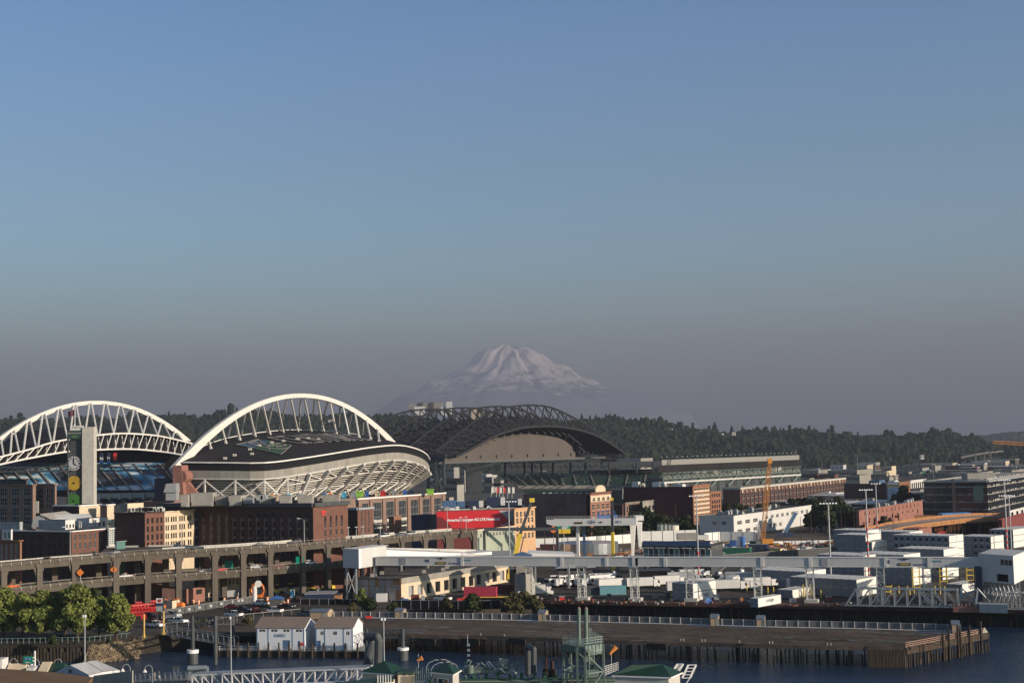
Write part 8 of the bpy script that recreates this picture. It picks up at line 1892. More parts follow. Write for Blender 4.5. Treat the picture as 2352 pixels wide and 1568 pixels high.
t=thing('passage','low green roofed glazed passage running down to the bottom edge','building',loc=tuple(V(830,1568,226))); a=V(738,1569,222);b=V(903,1552,229);c=V(903,1562,224); mb=MB(); mb.prism([a,V(742,1574,218),c,b],(0,0,-.15)); mb.build('roof','green_roof',t); MB().prism([V(742,1578,217)-Vector((0,0,.4)),c-Vector((0,0,.2)),c-Vector((0,0,4)),V(742,1578,217)-Vector((0,0,4))],(0,3,0)).build('wall','stucco_cream',t)
mb=MB()
for k in range(6): x=868+k*6; p=V(x,1566,222); mb.cb(p,(.12,.12,2.2))
mb.build('window_post','white_paint',t)
t=thing('passage','small green roofed porch with steel rails between the two pyramid roofs','building',loc=tuple(V(945,1568,228))); MB().obox(V(912,1548,230),(3.2,0,0),(0,4,0),(0,0,.3)).build('roof','green_roof',t); MB().obox(V(914,1570,230),(2.6,0,0),(0,3,0),(0,0,1.4)).build('wall','stucco_cream',t)
mb=MB();
for k in range(9): p=V(948+k*4.5,1568,229); mb.beam(p,p+Vector((0,0,1.5+.5*(k%3))),.08); mb.beam(V(946,1548+(k%5)*4,229),V(986,1547+(k%5)*4,229),.06)
mb.build('railings','steel_green',t)
# long concrete apron/dock under it all
t=thing('ferry_dock','dark green beams and fender timbers of the ferry dock along the bottom','dock',loc=tuple(V(1180,1568,230)))
mb=MB(); mb.beam(V(985,1564,235),V(1410,1560,235),1.0,.6); mb.beam(V(1000,1570,232),V(1420,1566,232),.4,.5)
for k in range(12): p=V(1090+k*27,1556+ (k%2)*3,236); mb.cb(p,(.5,.6,1.7))
mb.build('fender_beam','green_dark' if 'green_dark' in MT or mat('green_dark',(.015,.07,.04),.7,var=.2) else '',t)
mb=MB(); mb.obox(V(1040,1571,231)-Vector((0,0,1)),V(1420,1567,231)-V(1040,1571,231),(0,6,0),(0,0,1.0)); mb.build('deck','concrete',t)
mb=MB()
for k in range(90):
 p=V(rnd.uniform(1062,1200),rnd.uniform(1530,1556),237); s=rnd.uniform(.1,.6); d=Vector((rnd.uniform(-1,1),rnd.uniform(-.5,.5),rnd.uniform(-.5,1.0)))*rnd.uniform(.4,1.8); mb.beam(p,p+d,rnd.uniform(.06,.25),None,rnd.choice((0,0,1,2,3)))
mb.build('hoist_machinery',['steel_green','steel_grey','white_panel','green'],t)
mb=MB(); mb.obox(V(1068,1545,236),(5.5,0,0),(0,3,0),(0,0,.4));
for x in (1070,1090,1106): mb.beam(V(x,1548,236),V(x,1568,236),.22)
for x in range(1064,1112,5): mb.beam(V(x,1545,236),V(x,1533,236),.07)
mb.beam(V(1064,1533,236),V(1110,1533,236),.08); mb.beam(V(1064,1538,236),V(1110,1538,236),.06); mb.tube(V(1080,1545,236),V(1080,1527,236),.55,n=12); mb.build('hoist_platform','steel_green',t)
mb=MB(); a=V(1141,1548,238); mb.prism([a,a+Vector((1.7,0,0)),a+Vector((1.9,0,2.4)),a+Vector((.5,0,2.6))],(0,.4,0)); mb.build('tilted_ramp','roof_pale',t)
# striped gauge mast
t=thing('striped_mast','black and white striped mast on the ferry dock','mast',loc=tuple(V(1077,1530,240))); a=V(1077,1530,240); mb=MB(); m2=MB()
for k in range(9): (mb if k%2==0 else m2).bx(a.x-.22,a.x+.22,a.y-.2,a.y+.2,a.z+k*.42,a.z+(k+1)*.42)
mb.build('white_band','white_paint',t); m2.build('black_band','black',t); MB().tube(V(1074,1530,241),V(1074,1456,241),.06,n=5).build('whip_antenna','steel_grey',t)
# green lifting tower
t=thing('lift_tower','pale green steel lifting tower with two tall pipes and railings at the bottom centre','tower',loc=tuple(flat(V(1340,1568,232),2)))
Yt=232; zd=ZT(1340,1476,Yt); mb=MB()
P={}
for n_,(x,yy) in {'a':(1293,Yt-1),'b':(1325,Yt-4),'c':(1343,Yt-4.5),'d':(1385,Yt-2),'e':(1310,Yt+4),'f':(1362,Yt+4)}.items():
 p=V(x,1478,yy); P[n_]=p; mb.beam(flat(p,2),flat(p,zd),.34)
zs_=[zd-1.0,zd-4.2,zd-7.4,zd-10.6]
for q,r in (('a','b'),('b','c'),('c','d'),('a','e'),('d','f'),('e','f')):
 for i in range(3):
  mb.beam(flat(P[q],zs_[i+1]),flat(P[r],zs_[i+1]),.22); s=(i%2==0)
  mb.beam(flat(P[q],zs_[i] if s else zs_[i+1]),flat(P[r],zs_[i+1] if s else zs_[i]),.16)
mb.build('lattice_frame','steel_green',t)
mb=MB(); pl_=[flat(P[k],zd-1.0) for k in ('a','b','c','d','f','e')]; mb.prism(pl_,(0,0,1.1))
for q,r in (('a','b'),('b','c'),('c','d')):
 for k in range(6): p=lerp(flat(P[q],zd-1),flat(P[r],zd-1),k/5); mb.obox(p-Vector((.06,.12,0)),(.12,0,0),(0,.1,0),(0,0,1.15))
mb.build('deck_girder','steel_green',t)
mb=MB()
for q,r in (('a','b'),('b','c'),('c','d'),('d','f')):
 p0,p1=flat(P[q],zd+.1),flat(P[r],zd+.1); n=7
 for z in (.4,.8,1.2): mb.beam(p0+Vector((0,0,z)),p1+Vector((0,0,z)),.055)
 for k in range(n+1): p=lerp(p0,p1,k/n); mb.beam(p,p+Vector((0,0,1.2)),.06)
p0,p1=V(1386,1478,Yt-3),V(1396,1478,Yt-3)
for z in (0,.4,.8,1.2,1.6): mb.beam(V(1352,1504-z*6,Yt-5),V(1382,1499-z*6,Yt-4),.06)
for k in range(6): p=V(1352+k*6,1504-k,Yt-5); mb.beam(p,p+Vector((0,0,1.2)),.06)
for x in (1353,1357.5): mb.beam(V(x,1474,Yt-4),V(x,1441,Yt-4),.07)
for k in range(7): mb.beam(V(1353,1470-k*4.5,Yt-4),V(1357.5,1470-k*4.5,Yt-4),.05)
mb.build('railing',mat('rail_green',(.30,.38,.33),.5,var=.1),t)
for x,yb in ((1330,1470),(1346.5,1466)):
 a=V(x,yb,Yt-2); b=V(x-.5,1397,Yt-2); MB().tube(a-Vector((0,0,.8)),b,.29,n=16).build('tall_pipe','steel_green',t); MB().tube(b,b+Vector((0,0,.35)),.31,.05,n=12).build('pipe_cap','brick_tan',t)
mb=MB(); mb.cb(V(1350,1512,Yt-2),(1.4,1,.8)); mb.cb(V(1358,1545,Yt-2),(2.4,1,1.2)); mb.tube(V(1353,1490,Yt-4.6),V(1353,1550,Yt-4.6),.1,n=6); mb.build('winch_box','steel_green',t)
mb=MB();
for k in range(5): mb.beam(V(1386,1550-k*5,Yt),V(1420,1536-k*4,Yt+2),.07)
for k in range(7): mb.beam(V(1386+k*5.6,1552-k*2.2,Yt+k*.3),V(1386+k*5.6,1530-k*1.8,Yt+k*.3),.07)
mb.build('white_stair_rail','white_panel',t)
for k,(x0,y0,x1,y1) in enumerate(((1544,1542,1556,1524),(1567,1556,1581,1526))):
 t=thing('wooden_chute','%s of the two white framed raised ramps beside the hipped roof house'%('small rear','large front')[k],'ramp',loc=tuple(V(x0,1568,222))); a=V(x0,y0,222);b=V(x1,y1,222); mb=MB(); w_=.9+.3*k
 for o in (0,w_): mb.beam(a+Vector((o,0,0)),b+Vector((o,0,0)),.14,.3);
 for j in range(5): p=lerp(a,b,j/4); mb.beam(p,p+Vector((w_,0,0)),.1)
 mb.beam(a+Vector((0,0,-1.6)),a+Vector((w_,0,0)),.12); mb.build('ramp_frame','white_paint',t)
# windsocks
for k,(x,y,lab,lg) in enumerate(((1152,1500,'orange windsock on a thin pole above the green pavilion roofs',7),(1469,1487,'torn orange windsock right of the green tower',9))):
 x=[1146,1471][k];
 if k==0: x=1152-14
 xx,yy=[(1139+8,1655*.9),(0,0)][0] if False else [(1149,1655),(1464,1610)][0] if False else ((1147,1500) if k==0 else (1464,1490))
 X0,Y0_=((717.8+1440*.1709,1320.6+1125*.1709) if k==0 else (1091+1440*.2197,1320.6+780*.2197)); t=thing('windsock',lab,'windsock',loc=tuple(V(X0,Y0_+35,240))); a=V(X0+(6 if k==0 else 7),Y0_-(3 if k==0 else 8),240); b=V(X0-(6 if k==0 else 7),Y0_+(3 if k==0 else 9),240); MB().tube(a,b,.45,.2,n=10).build('sock',mat('sock_orange',(.75,.28,.08),.8,var=.2,scale=2),t); MB().tube(V(X0-3,Y0_-12,240.5),V(X0-3,Y0_+40,240.5),.05,n=5).build('pole','steel_grey',t)
# ---------------- foreground left: terminal roof, tent, signs
t=thing('terminal_roof','brown flat terminal roof with a grey slab end at the bottom left corner','building',loc=tuple(V(150,1568,215)))
mb=MB(); a=V(-40,1545,235);b=V(120,1550,228);c=V(213,1553.5,222);d=V(200,1563,214);e=V(110,1580,205);f=V(-40,1590,200); zz=c.z
mb.prism([flat(p,zz+.0) for p in (f,e,d,c,b,a)],(0,0,-.6)); mb.build('roof',mat('roof_brown',(.20,.125,.07),.8,var=.2,scale=.3,spec=.1),t)
mb=MB(); pts_=[d,e]; mb.quad(flat(f,zz-.5),flat(e,zz-.5),flat(e,zz-9),flat(f,zz-9)); mb.quad(flat(e,zz-.5),flat(d,zz-.5),flat(d,zz-9),flat(e,zz-9)); mb.quad(flat(d,zz-.5),flat(c,zz-.5),flat(c,zz-9),flat(d,zz-9)); mb.build('wall','steel_dark',t)
a=V(214,1552,214);b=V(303.5,1540,208); mb=MB(); mb.prism([a,b,b-Vector((0,0,6)),a-Vector((0,0,6))],(0,.7,0)); mb.build('end_slab','concrete',t)
t=thing('white_tent','white double peaked event tent numbered 50 near the bottom left','tent',loc=tuple(V(190,1560,232)))
ga=V(118,1546,236);gb=V(205,1549,228);gp_=V(161,1526,233); ra=V(237,1541,240); rp=V(198,1519,250); rb_=V(273,1537,250); rp2=V(222,1515.5,262)
mb=MB(); mb.add([ga,gb,gp_],[(0,1,2)]); mb.quad(ga,gb,gb-Vector((0,0,2.4)),ga-Vector((0,0,2.4))); mb.build('gable_end',mat('tent_grey',(.42,.42,.43),.7,var=.05),t); tb=COL.objects[-1]
mb=MB(); mb.quad(gb,ra,rp,gp_); mb.quad(ra+Vector((.05,0,.05)),rb_,rp2,rp+Vector((.05,0,.05))); mb.quad(ga,gp_,rp,ga+(rp-gp_)); mb.build('roof','white_panel',t)
mb=MB()
for p in (gb,lerp(gb,ra,.5),ra,lerp(ra,rb_,.5),rb_,ga,lerp(ga,gb,.5)): mb.beam(p-Vector((0,0,.1)),p-Vector((0,0,3.0)),.2)
mb.beam(gb-Vector((0,0,.25)),ra-Vector((0,0,.25)),.12,.4); mb.beam(ra-Vector((0,0,.25)),rb_-Vector((0,0,.25)),.12,.4); mb.beam(ra-Vector((0,0,2.4)),rb_-Vector((0,0,2.4)),.1,.5); mb.build('frame_post','white_paint',t)
dd=(gb-ga).normalized(); text_mesh('tent_number','50',1.0,MT['steel_dark'],t,lerp(lerp(ga,gb,.5),gp_,.32)-Vector((0,.1,0)),dd,Vector((dd.y,-dd.x,0)),bold=.02)
t=thing('motorway_sign','green motorway sign on a white pole at the bottom left above the tent','sign',loc=tuple(V(80,1553,240))); a=V(53.5,1522,240);b=V(75,1520,239.5); zt_=V(60,1506,240).z; mb=MB(); dd=flat(b,0)-flat(a,0); mb.obox(flat(a,V(60,1523,240).z),dd,(0,.1,0),(0,0,zt_-V(60,1523,240).z)); sb=mb.build('sign_board','green_sign',t); dn=dd.normalized(); nn=Vector((dn.y,-dn.x,0)); c=(a+b)/2; text_mesh('sign_text','5  90',.42,mat('shield_blue',(.25,.35,.75),.5,var=0),sb,flat(c,zt_-.42)+nn*.03,dn,nn,bold=.03); MB().obox(flat(c,zt_-1.05)-dn*.5+nn*.03,dn*.95,nn*.02,(0,0,.13)).build('sign_line','white_paint',sb)
mb=MB(); p=V(80,1494,240); mb.beam(p,flat(p,2),.22); mb.beam(V(75,1509,239.8),V(80,1508,240),.1); mb.beam(V(75,1517,239.8),V(80,1516,240),.1); mb.build('pole','white_paint',t); MB().cb(V(81,1541,239.8),(.8,.3,1.0)).build('control_box','white_panel',t)
simple=[('cream_canopy','cream flat canopy left of the green sign pole',10,50,1545,'stucco_cream',1.2),('green_canopy','dark green canopy roof between the green sign and the tent',84,140,1547,'green_roof',1.4),('white_kiosk_roof','small white roof beside the green sign pole',60,78,1540,'white_panel',.5),('pale_gable_roof','small pale gabled roof right of the green sign pole',86,108,1541,'stucco_cream',1.2),('white_wall_piece','white wall corner cut by the left edge',-12,4,1548,'white_panel',2.4)]
for nm,lab,x0,x1,y,m_,h in simple:
 a=V(x0,y,238);b=V(x1,y,238); t=thing(nm,lab,'roof',loc=tuple(flat(a,a.z-4))); mb=MB(); w_=(b-a).length
 if m_=='white_panel' : mb.obox(a,(w_,0,0),(0,3,0),(0,0,h))
 else: mb.prism([a,a+Vector((0,5,0)),a+Vector((0,2.5,h))],(w_,0,0)); mb.obox(a-Vector((0,0,.2)),(w_,0,0),(0,5,0),(0,0,.19))
 mb.build('roof_panel',m_,t); mb=MB()
 for q in (a,a+Vector((w_-.2,0,0))): mb.beam(q-Vector((0,0,.2)),q-Vector((0,0,4)),.15)
 mb.build('post','steel_grey',t)
# gooseneck lamps and tall masts
def goose(px,py,Y,label,s=1,flip=1,g=None,arm=1.3):
 a=V(px,py,Y); t=thing('gooseneck_lamp',label,'street lamp',loc=tuple(flat(a,a.z-5)),group=g); mb=MB(); b=flat(a,a.z-6); mb.beam(b,a,.1)
 pts_=[a+Vector((flip*(-arm/2+arm/2*math.cos(math.pi*k/8)),0,arm*.55*math.sin(math.pi*k/8))) for k in range(9)]
 mb.path(pts_,.09); mb.build('pole','steel_grey',t); q=pts_[-1]; MB().tube(q,q-Vector((0,0,.45)),.12,.42,n=10).build('lamp_shade','white_panel',t)
for k,(x,y,lab) in enumerate(((40,1521,'curved lamp post at the far left by the dark sheet piling'),(90+0,1522,'curved lamp post right of the green motorway sign'),(142,1522,'curved lamp post just left of the tent peak'),(299,1534,'curved lamp post right of the tent over the water'),(350,1536,'curved lamp post left of the two walking people'))): goose(x,y,245,lab)
for k,(x,y,lab) in enumerate(((979,1532,'grey road lamp left of the second pyramid roof'),(990,1538,'lower grey road lamp touching the second pyramid roof'),(1042,1530,'grey road lamp above the right of the second pyramid roof'),(1054,1536,'grey road lamp right of the second pyramid roof'))):
 p=V(x,y+14,236); d=1 if k<2 else -1; t=thing('road_lamp',lab,'street lamp',loc=tuple(p)); mb=MB(); a=V(x,y,236); mb.path([p,a,a+Vector((d*.5,0,.8)),a+Vector((d*1.5,0,1.2))],.1); mb.build('pole','steel_grey',t); MB().cb(a+Vector((d*1.7,0,1.2)),(.7,.25,.12)).build('lamp_head','steel_grey',t)
def mast(label,px,pt,pb,Y,hw=1.2,bands=None,m='steel_grey',lamps=6,r=.16,lean=0,z0=None,heads=1):
 a=V(px,pt,Y); b=flat(a,GZ if z0 is None else z0); t=thing('light_mast',label,'light mast',loc=tuple(b)); MB().tube(b,a,r*1.5,r,n=8).build('pole',m,t)
 if bands:
  mb=MB(); z=bands[0]
  while z<bands[1]: rr=r*1.5+(r-r*1.5)*(z-b.z)/(a.z-b.z); mb.tube((a.x,a.y,z),(a.x,a.y,z+1.1),rr+.06,n=8); z+=2.2
  mb.build('red_band','red',t)
 for hh in range(heads):
  o=a-Vector((0,0,hh*6)); MB().beam(o-Vector((hw,0,0)),o+Vector((hw,0,0)),.14).build('crossarm','steel_dark',t)
  for k in range(lamps): MB().cb(o+Vector((-hw+2*hw*(k+.5)/lamps,-.25,-.05)),(2*hw/lamps*.6,.3,.4)).build('floodlight','lamp_glass',t)
mast('tall lamp mast with a small double head in front of the left trees',195,1413,1551,250,hw=.35,lamps=2,r=.09,z0=3)
mast('tall thin mast in front of the left steel portal',530,1417,1568,255,hw=.2,lamps=1,r=.09,z0=3)
mast('tall lamp mast with a small double head above the first pyramid roof',881,1420,1515,245,hw=.5,lamps=2,r=.09,z0=3)
mast('floodlight mast standing in front of the red billboard end',1168,1151,1278,480,hw=2.8,r=.2)
mast('floodlight mast in front of the striped brick and cream front',1599,1138,1277,480,hw=2.6,r=.2,bands=(5,16))
mast('rusty floodlight mast near the dark trees right of the white building',1902,1155,1277,450,hw=2.9,r=.22,m='steel_grey')
mast('floodlight mast with red and white bands among the left container stacks',1988,1124,1268,480,hw=2.4,r=.2,bands=(5,22))
mast('floodlight mast with red and white bands behind the container stacks',2011,1110,1225,640,hw=2.4,r=.22,bands=(5,16),lamps=4)
mast('twin headed floodlight mast before the black glass office',2306,1102,1226,560,hw=2.6,r=.24,bands=(5,14),heads=2)
mast('shorter floodlight mast right beside the twin headed one',2317,1138,1268,480,hw=2.0,r=.18)
t=thing('drill_mast','black drill mast with a yellow lower half standing in front of the gantry crane','mast',loc=tuple(flat(V(1408,1280,530),GZ))); MB().beam(flat(V(1408,1280,530),GZ),V(1407,1221,530),1.1).build('lower_mast','yellow',t); MB().beam(V(1407,1221,530),V(1405,1146,530),.9).build('upper_mast','steel_dark',t); MB().cb(V(1405,1146,530),(1.2,1,1)).build('mast_head','yellow',t)
# thin poles over the right half
PO=[(1888,1055,1083,2000),(1969,1051,1080,2000),(2032,1053,1072,2000),(2142,1051,1101,1600),(2243,1046,1086,2000),(2336,1044,1086,2000),(1828,1030,1070,2100),(1585,1050,1066,2200),(1931,1165,1260,600),(1961,1172,1225,640),(2050,1163,1225,640),(2095,1190,1225,700),(2128,1180,1215,720),(2280,1160,1192,640),(1650,1193,1240,600),(1862,1178,1232,620),(1838,1185,1232,620),(1290,1206,1250,560),(1710,1135,1170,780),(2262,1168,1195,700),(1945,1145,1175,800),(1551,1155,1195,760),(1535,1185,1215,700),(2072,1240-20,1250,640),(1250,1208,1265,560),(2352-14,1165,1200,700)]
for k,(x,y0,y1,Y) in enumerate(PO):
 a=V(x,y0,Y); t=MB().tube(flat(a,GZ),a,.14*max(1,Y/900),.1*max(1,Y/900),n=5); arm=1.2*max(1,Y/1000); (t.beam(a-Vector((arm,0,.8)),a+Vector((arm,0,-.8)),.15) if 900>Y>650 else None); o=t.build('utility_pole','steel_grey' if Y>900 else 'bark',None,loc=tuple(flat(a,GZ))); tag(o,'thin pole standing over the yards and flats at the right','pole','thin poles over the right half')
# transmission pylons on the ridge
for k,(x,yt,yb) in enumerate(((1542,958,985),(1694,966,992),(1704,966,992),(1836,968,995),(1847,969,995),(2022,980,1016),(2155,1000,1014))):
 Y=3620; a=V(x,yt,Y); b=V(x,yb,Y); mb=MB();
 for s in (-1,1): mb.beam(b+Vector((s*3.5,0,0)),a+Vector((s*.5,0,0)),.35);
 for j in range(5): p=lerp(b,a,j/5); q=lerp(b,a,(j+1)/5); w0=3.5*(1-j/5)+.5; w1=3.5*(1-(j+1)/5)+.5; mb.beam(p-Vector((w0,0,0)),q+Vector((w1,0,0)),.25); mb.beam(p+Vector((w0,0,0)),q-Vector((w1,0,0)),.25)
 for f in (.78,.9,1): q=lerp(b,a,f); mb.beam(q-Vector((5,0,0)),q+Vector((5,0,0)),.35)
 o=mb.build('pylon',mat('pylon_grey',(.35,.35,.36),.6,var=0),None,loc=tuple(b)); tag(o,'faint lattice power pylon on the wooded ridge','pylon','power pylons on the ridge')
# hillside road
t=thing('hillside_viaduct','pale hillside road bridge climbing through the woods at the far right','bridge',loc=tuple(V(2250,1048,2640))); pts_=[V(2208,1050,2640),V(2240,1043,2640),V(2275,1038,2640),V(2305,1035,2640)]; mb=MB()
for a,b in zip(pts_[:-1],pts_[1:]): mb.obox(a-Vector((0,0,2)),b-a,(0,10,0),(0,0,3))
mb.build('deck','concrete',t); mb=MB()
for p in (pts_[1],lerp(pts_[1],pts_[2],.6),pts_[2]): mb.beam(p,p-Vector((0,0,14)),2)
mb.build('pier_column','concrete',t)
# people
def person(label,P_,shirt,trousers,rz=0,h=1.72):
 t=thing('person',label,'person',loc=tuple(P_),rz=rz); ORG[t.name]=Vector((0,0,0))
 J={'pel':(0,0,.93,.15),'ch':(0,0,1.28,.17),'nk':(0,0,1.47,.06),'hd':(0,0,1.6,.10),'ht':(0,0,1.70,.085),'hl':(-.09,0,.88,.10),'kl':(-.10,.08,.50,.065),'al':(-.10,-.05,.09,.045),'fl':(-.10,.10,.04,.04),'hr':(.09,0,.88,.10),'kr':(.10,-.02,.50,.065),'ar':(.10,-.18,.10,.045),'fr':(.10,-.04,.04,.04),'sl':(-.20,0,1.40,.065),'el':(-.26,.02,1.13,.045),'wl':(-.25,.14,.90,.035),'gl':(-.24,.18,.82,.03),'sr':(.20,0,1.40,.065),'er':(.26,-.04,1.13,.045),'wr':(.25,.03,.90,.035),'gr':(.24,.06,.82,.03)}
 E=[('pel','ch'),('ch','nk'),('nk','hd'),('hd','ht'),('pel','hl'),('hl','kl'),('kl','al'),('al','fl'),('pel','hr'),('hr','kr'),('kr','ar'),('ar','fr'),('ch','sl'),('sl','el'),('el','wl'),('wl','gl'),('ch','sr'),('sr','er'),('er','wr'),('wr','gr')]
 ks=list(J); me=bpy.data.meshes.new('body'); me.from_pydata([J[k][:3] for k in ks],[(ks.index(a),ks.index(b)) for a,b in E],[]); o=bpy.data.objects.new('body',me); COL.objects.link(o); o.parent=t
 md=o.modifiers.new('skin','SKIN'); sk=me.skin_vertices[0].data
 for i,k in enumerate(ks): sk[i].radius=(J[k][3],J[k][3])
 sk[0].use_root=True; o.modifiers.new('sub','SUBSURF').levels=1; o.modifiers['sub'].render_levels=1
 m=bpy.data.materials.new('clothes'); m.use_nodes=True; n=m.node_tree; b=n.nodes['Principled BSDF']; tc_=n.nodes.new('ShaderNodeTexCoord'); sp=n.nodes.new('ShaderNodeSeparateXYZ'); rp=n.nodes.new('ShaderNodeValToRGB'); n.links.new(tc_.outputs['Object'],sp.inputs[0]); mr=n.nodes.new('ShaderNodeMath'); mr.operation='MULTIPLY'; mr.inputs[1].default_value=.5; n.links.new(sp.outputs['Z'],mr.inputs[0]); n.links.new(mr.outputs[0],rp.inputs[0]); rp.color_ramp.interpolation='CONSTANT'; e=rp.color_ramp.elements; e[0].color=(*trousers,1); e[1].position=.46; e[1].color=(*shirt,1); q=e.new(.735); q.color=(.45,.27,.19,1); q=e.new(.82); q.color=(.05,.03,.02,1); n.links.new(rp.outputs[0],b.inputs['Base Color']); b.inputs['Roughness'].default_value=.8; me.materials.append(m); return t
t=thing('dock_walkway','grey railed walkway over the water left of the white footbridge','walkway',loc=tuple(V(370,1568,280))); a=V(300,1566,290);b=V(442,1560,272); d=b-a; mb=MB(); mb.obox(a,d,(0,3.5,0),(0,0,-.3)); mb.build('walking_deck','concrete',t); zw=a.z; mb=MB()
for off in (Vector((0,0,0)),Vector((0,3.5,0))):
 for z in (.5,1.05): mb.beam(a+off+Vector((0,0,z)),b+off+Vector((0,0,z)),.06)
 for k in range(13): p=a+off+d*k/12; mb.beam(p,p+Vector((0,0,1.1)),.07)
mb.build('railing','steel_grey',t); mb=MB()
for k in range(4): p=a+d*(k+.5)/4+Vector((0,1.7,-.3)); mb.tube(p,flat(p,-2),.3,n=8)
mb.build('support_pile','wood_pile',t)
def onw(px,off=1.2):
 f=(px-300)/142; p=a+d*f+Vector((0,off,0)); return p
person('person in a white shirt and pale shorts walking on the dock walkway',onw(355,1.0),(.6,.5,.45),(.45,.40,.33),rz=1.2); person('person in a dark top and white trousers with a bag on the dock walkway',onw(363,1.6),(.04,.05,.08),(.6,.57,.52),rz=1.3)
t=thing('mesh_cabin','small rounded translucent cabin at the left end of the white footbridge','cabin',loc=tuple(V(438,1568,262))); mb=MB(); p=V(432,1562,264); mb.obox(p,(3.4,0,0),(0,2,0),(0,0,2.2)); mb.tube(p+Vector((0,0,2.2)),p+Vector((3.4,0,2.2)),.5,n=12); mb.build('cabin_wall','glass_pale',t)
for k,x in enumerate((395,404)): p=onw(x+3); t=thing('floodlight','%s small dark floodlight on the walkway rail'%('left','right')[k],'floodlight',loc=tuple(p)); MB().beam(p,p+Vector((0,0,2.0)),.08).build('post','steel_grey',t); MB().obox(p+Vector((-.3,0,1.9)),(.6,0,0),(0,.3,.1),(0,-.1,.5)).build('lamp_head','steel_dark',t)
# shore details left: sheet piles, rail, riprap
t=thing('sheet_piling','rusty dark sheet pile wall below the left trees','wall',loc=tuple(flat(G(100,1478),0))); mb=MB(); a=G(-60,1480);b=G(205,1475); d=b-a; n=70
for k in range(n): p=flat(a,0)+flat(d,0)*k/n; mb.obox((p.x,p.y-.5-.35*(k%2),-2),(d.x/n,d.y/n,0),(0,.6,0),(0,0,4.4+1.2*(k%5!=0)))
mb.build('sheets','wood_pile',t); MB().obox(flat(a,3.6)-Vector((0,.9,0)),flat(d,0),(0,.8,0),(0,0,.8)).build('cap_beam','wood_dark',t)
fence('railing','turquoise grey railing along the shore in front of the left trees',[G(-60,1479),G(205,1474),G(300,1464)],1.3,mesh_m,post=mat('rail_turq',(.16,.26,.23),.6,var=.1),solid=False,step=1.4)
mb=MB();
for k in range(520):
 x=rnd.uniform(205,322); f=rnd.random(); a=G(x,np.interp(x,[205,300,420],[1474,1465,1449])); p=Vector((a.x+f*1.0,a.y-f*6.5,GZ-1.0-f*4.0)); s=rnd.uniform(.2,.8); j=lambda:rnd.uniform(-.35,.35)*s; mb.obox(p,(s,j(),j()),(j(),s,j()),(j(),j(),s*.7))
mb.prism([flat(G(205,1474),GZ-.9),flat(G(300,1465),GZ-.9),flat(G(320,1462),GZ-.9),flat(G(320,1462),-1)+Vector((1,-6,0)),flat(G(300,1465),-1)+Vector((0,-8,0)),flat(G(205,1474),-1)+Vector((0,-7,0))],(0,0,-.5))
o=mb.build('riprap',mat('rock_tan',(.25,.19,.125),.95,scale=.6,var=.4,fine=.3),None,loc=tuple(flat(G(290,1470),0))); tag(o,'tan rubble and rock slope at the shore right of the sheet piling','rocks',kind='stuff')
# ================= trees
def tree_proto(name,label,r=5.5,h=12,trunk=2.4,n=5200,leaf=.5,m='leaf',seed=1,lobes=16,kind='b'):
 rg=np.random.RandomState(seed); t=thing(name,label,'tree'); ORG[t.name]=Vector((0,0,0))
 if kind=='b':
  L=[];
  for k in range(lobes):
   a=rg.uniform(0,6.28); q=rg.uniform(.2,.82)*r; z=trunk+(h-trunk)*rg.uniform(.12,.84); f=1-abs((z-trunk)/(h-trunk)-.42)*1.0; L.append((math.cos(a)*q*f,math.sin(a)*q*f,z,rg.uniform(.17,.33)*r*max(.55,f)))
  L.append((0,0,trunk+(h-trunk)*.8,.36*r)); L.append((0,0,trunk+(h-trunk)*.42,.48*r))
 elif kind=='c':
  L=[]
  for k in range(16): f=k/15; L.append((rg.uniform(-.1,.1)*r,rg.uniform(-.1,.1)*r,trunk+(h-trunk)*f*.96,r*(1-f)*.9+.25))
 else:
  L=[(rg.uniform(-.2,.2)*r,rg.uniform(-.2,.2)*r,trunk+(h-trunk)*(.08+.84*k/8),r*(.75+.2*math.sin(k))*(1 if k<7 else .6)) for k in range(9)]
 L=np.array(L); w=L[:,3]**2; idx=rg.choice(len(L),n,p=w/w.sum()); d=rg.normal(size=(n,3)); d/=np.linalg.norm(d,axis=1)[:,None]; rad=rg.uniform(.35,1.25,n)**.6
 sc_=np.array([1,1,.75 if kind!='c' else .5]); C_=L[idx,:3]+d*(L[idx,3]*rad)[:,None]*sc_
 nrm=d*.7+rg.normal(size=(n,3))*.55; nrm[:,2]+=.25; nrm/=np.linalg.norm(nrm,axis=1)[:,None]
 u=np.cross(nrm,rg.normal(size=(n,3))); u/=np.linalg.norm(u,axis=1)[:,None]; v=np.cross(nrm,u); s=rg.uniform(.55,1.15,n)[:,None]*leaf
 P=np.stack([C_-u*s-v*s*.55,C_+u*s*.3-v*s*.8,C_+u*s+v*s*.5,C_-u*s*.4+v*s*.75],1).reshape(-1,3)
 me=bpy.data.meshes.new('crown'); me.vertices.add(len(P)); me.vertices.foreach_set('co',P.astype(np.float32).ravel()); me.loops.add(len(P)); me.loops.foreach_set('vertex_index',np.arange(len(P),dtype=np.int32)); me.polygons.add(n); me.polygons.foreach_set('loop_start',np.arange(0,len(P),4,dtype=np.int32)); me.polygons.foreach_set('loop_total',np.full(n,4,dtype=np.int32)); me.update(calc_edges=True); me.materials.append(MT[m]); o=bpy.data.objects.new('crown',me); COL.objects.link(o); o.parent=t
 mb=MB(); mb.tube((0,0,0),(0,0,trunk+(h-trunk)*.35),.045*r+.08,.03*r,n=8)
 for k in range(6): q=L[rg.randint(len(L))]; mb.tube((0,0,trunk*.9+k*.3),(q[0],q[1],q[2]),.022*r+.03,.02,n=5)
 mb.build('trunk','bark',t); return t

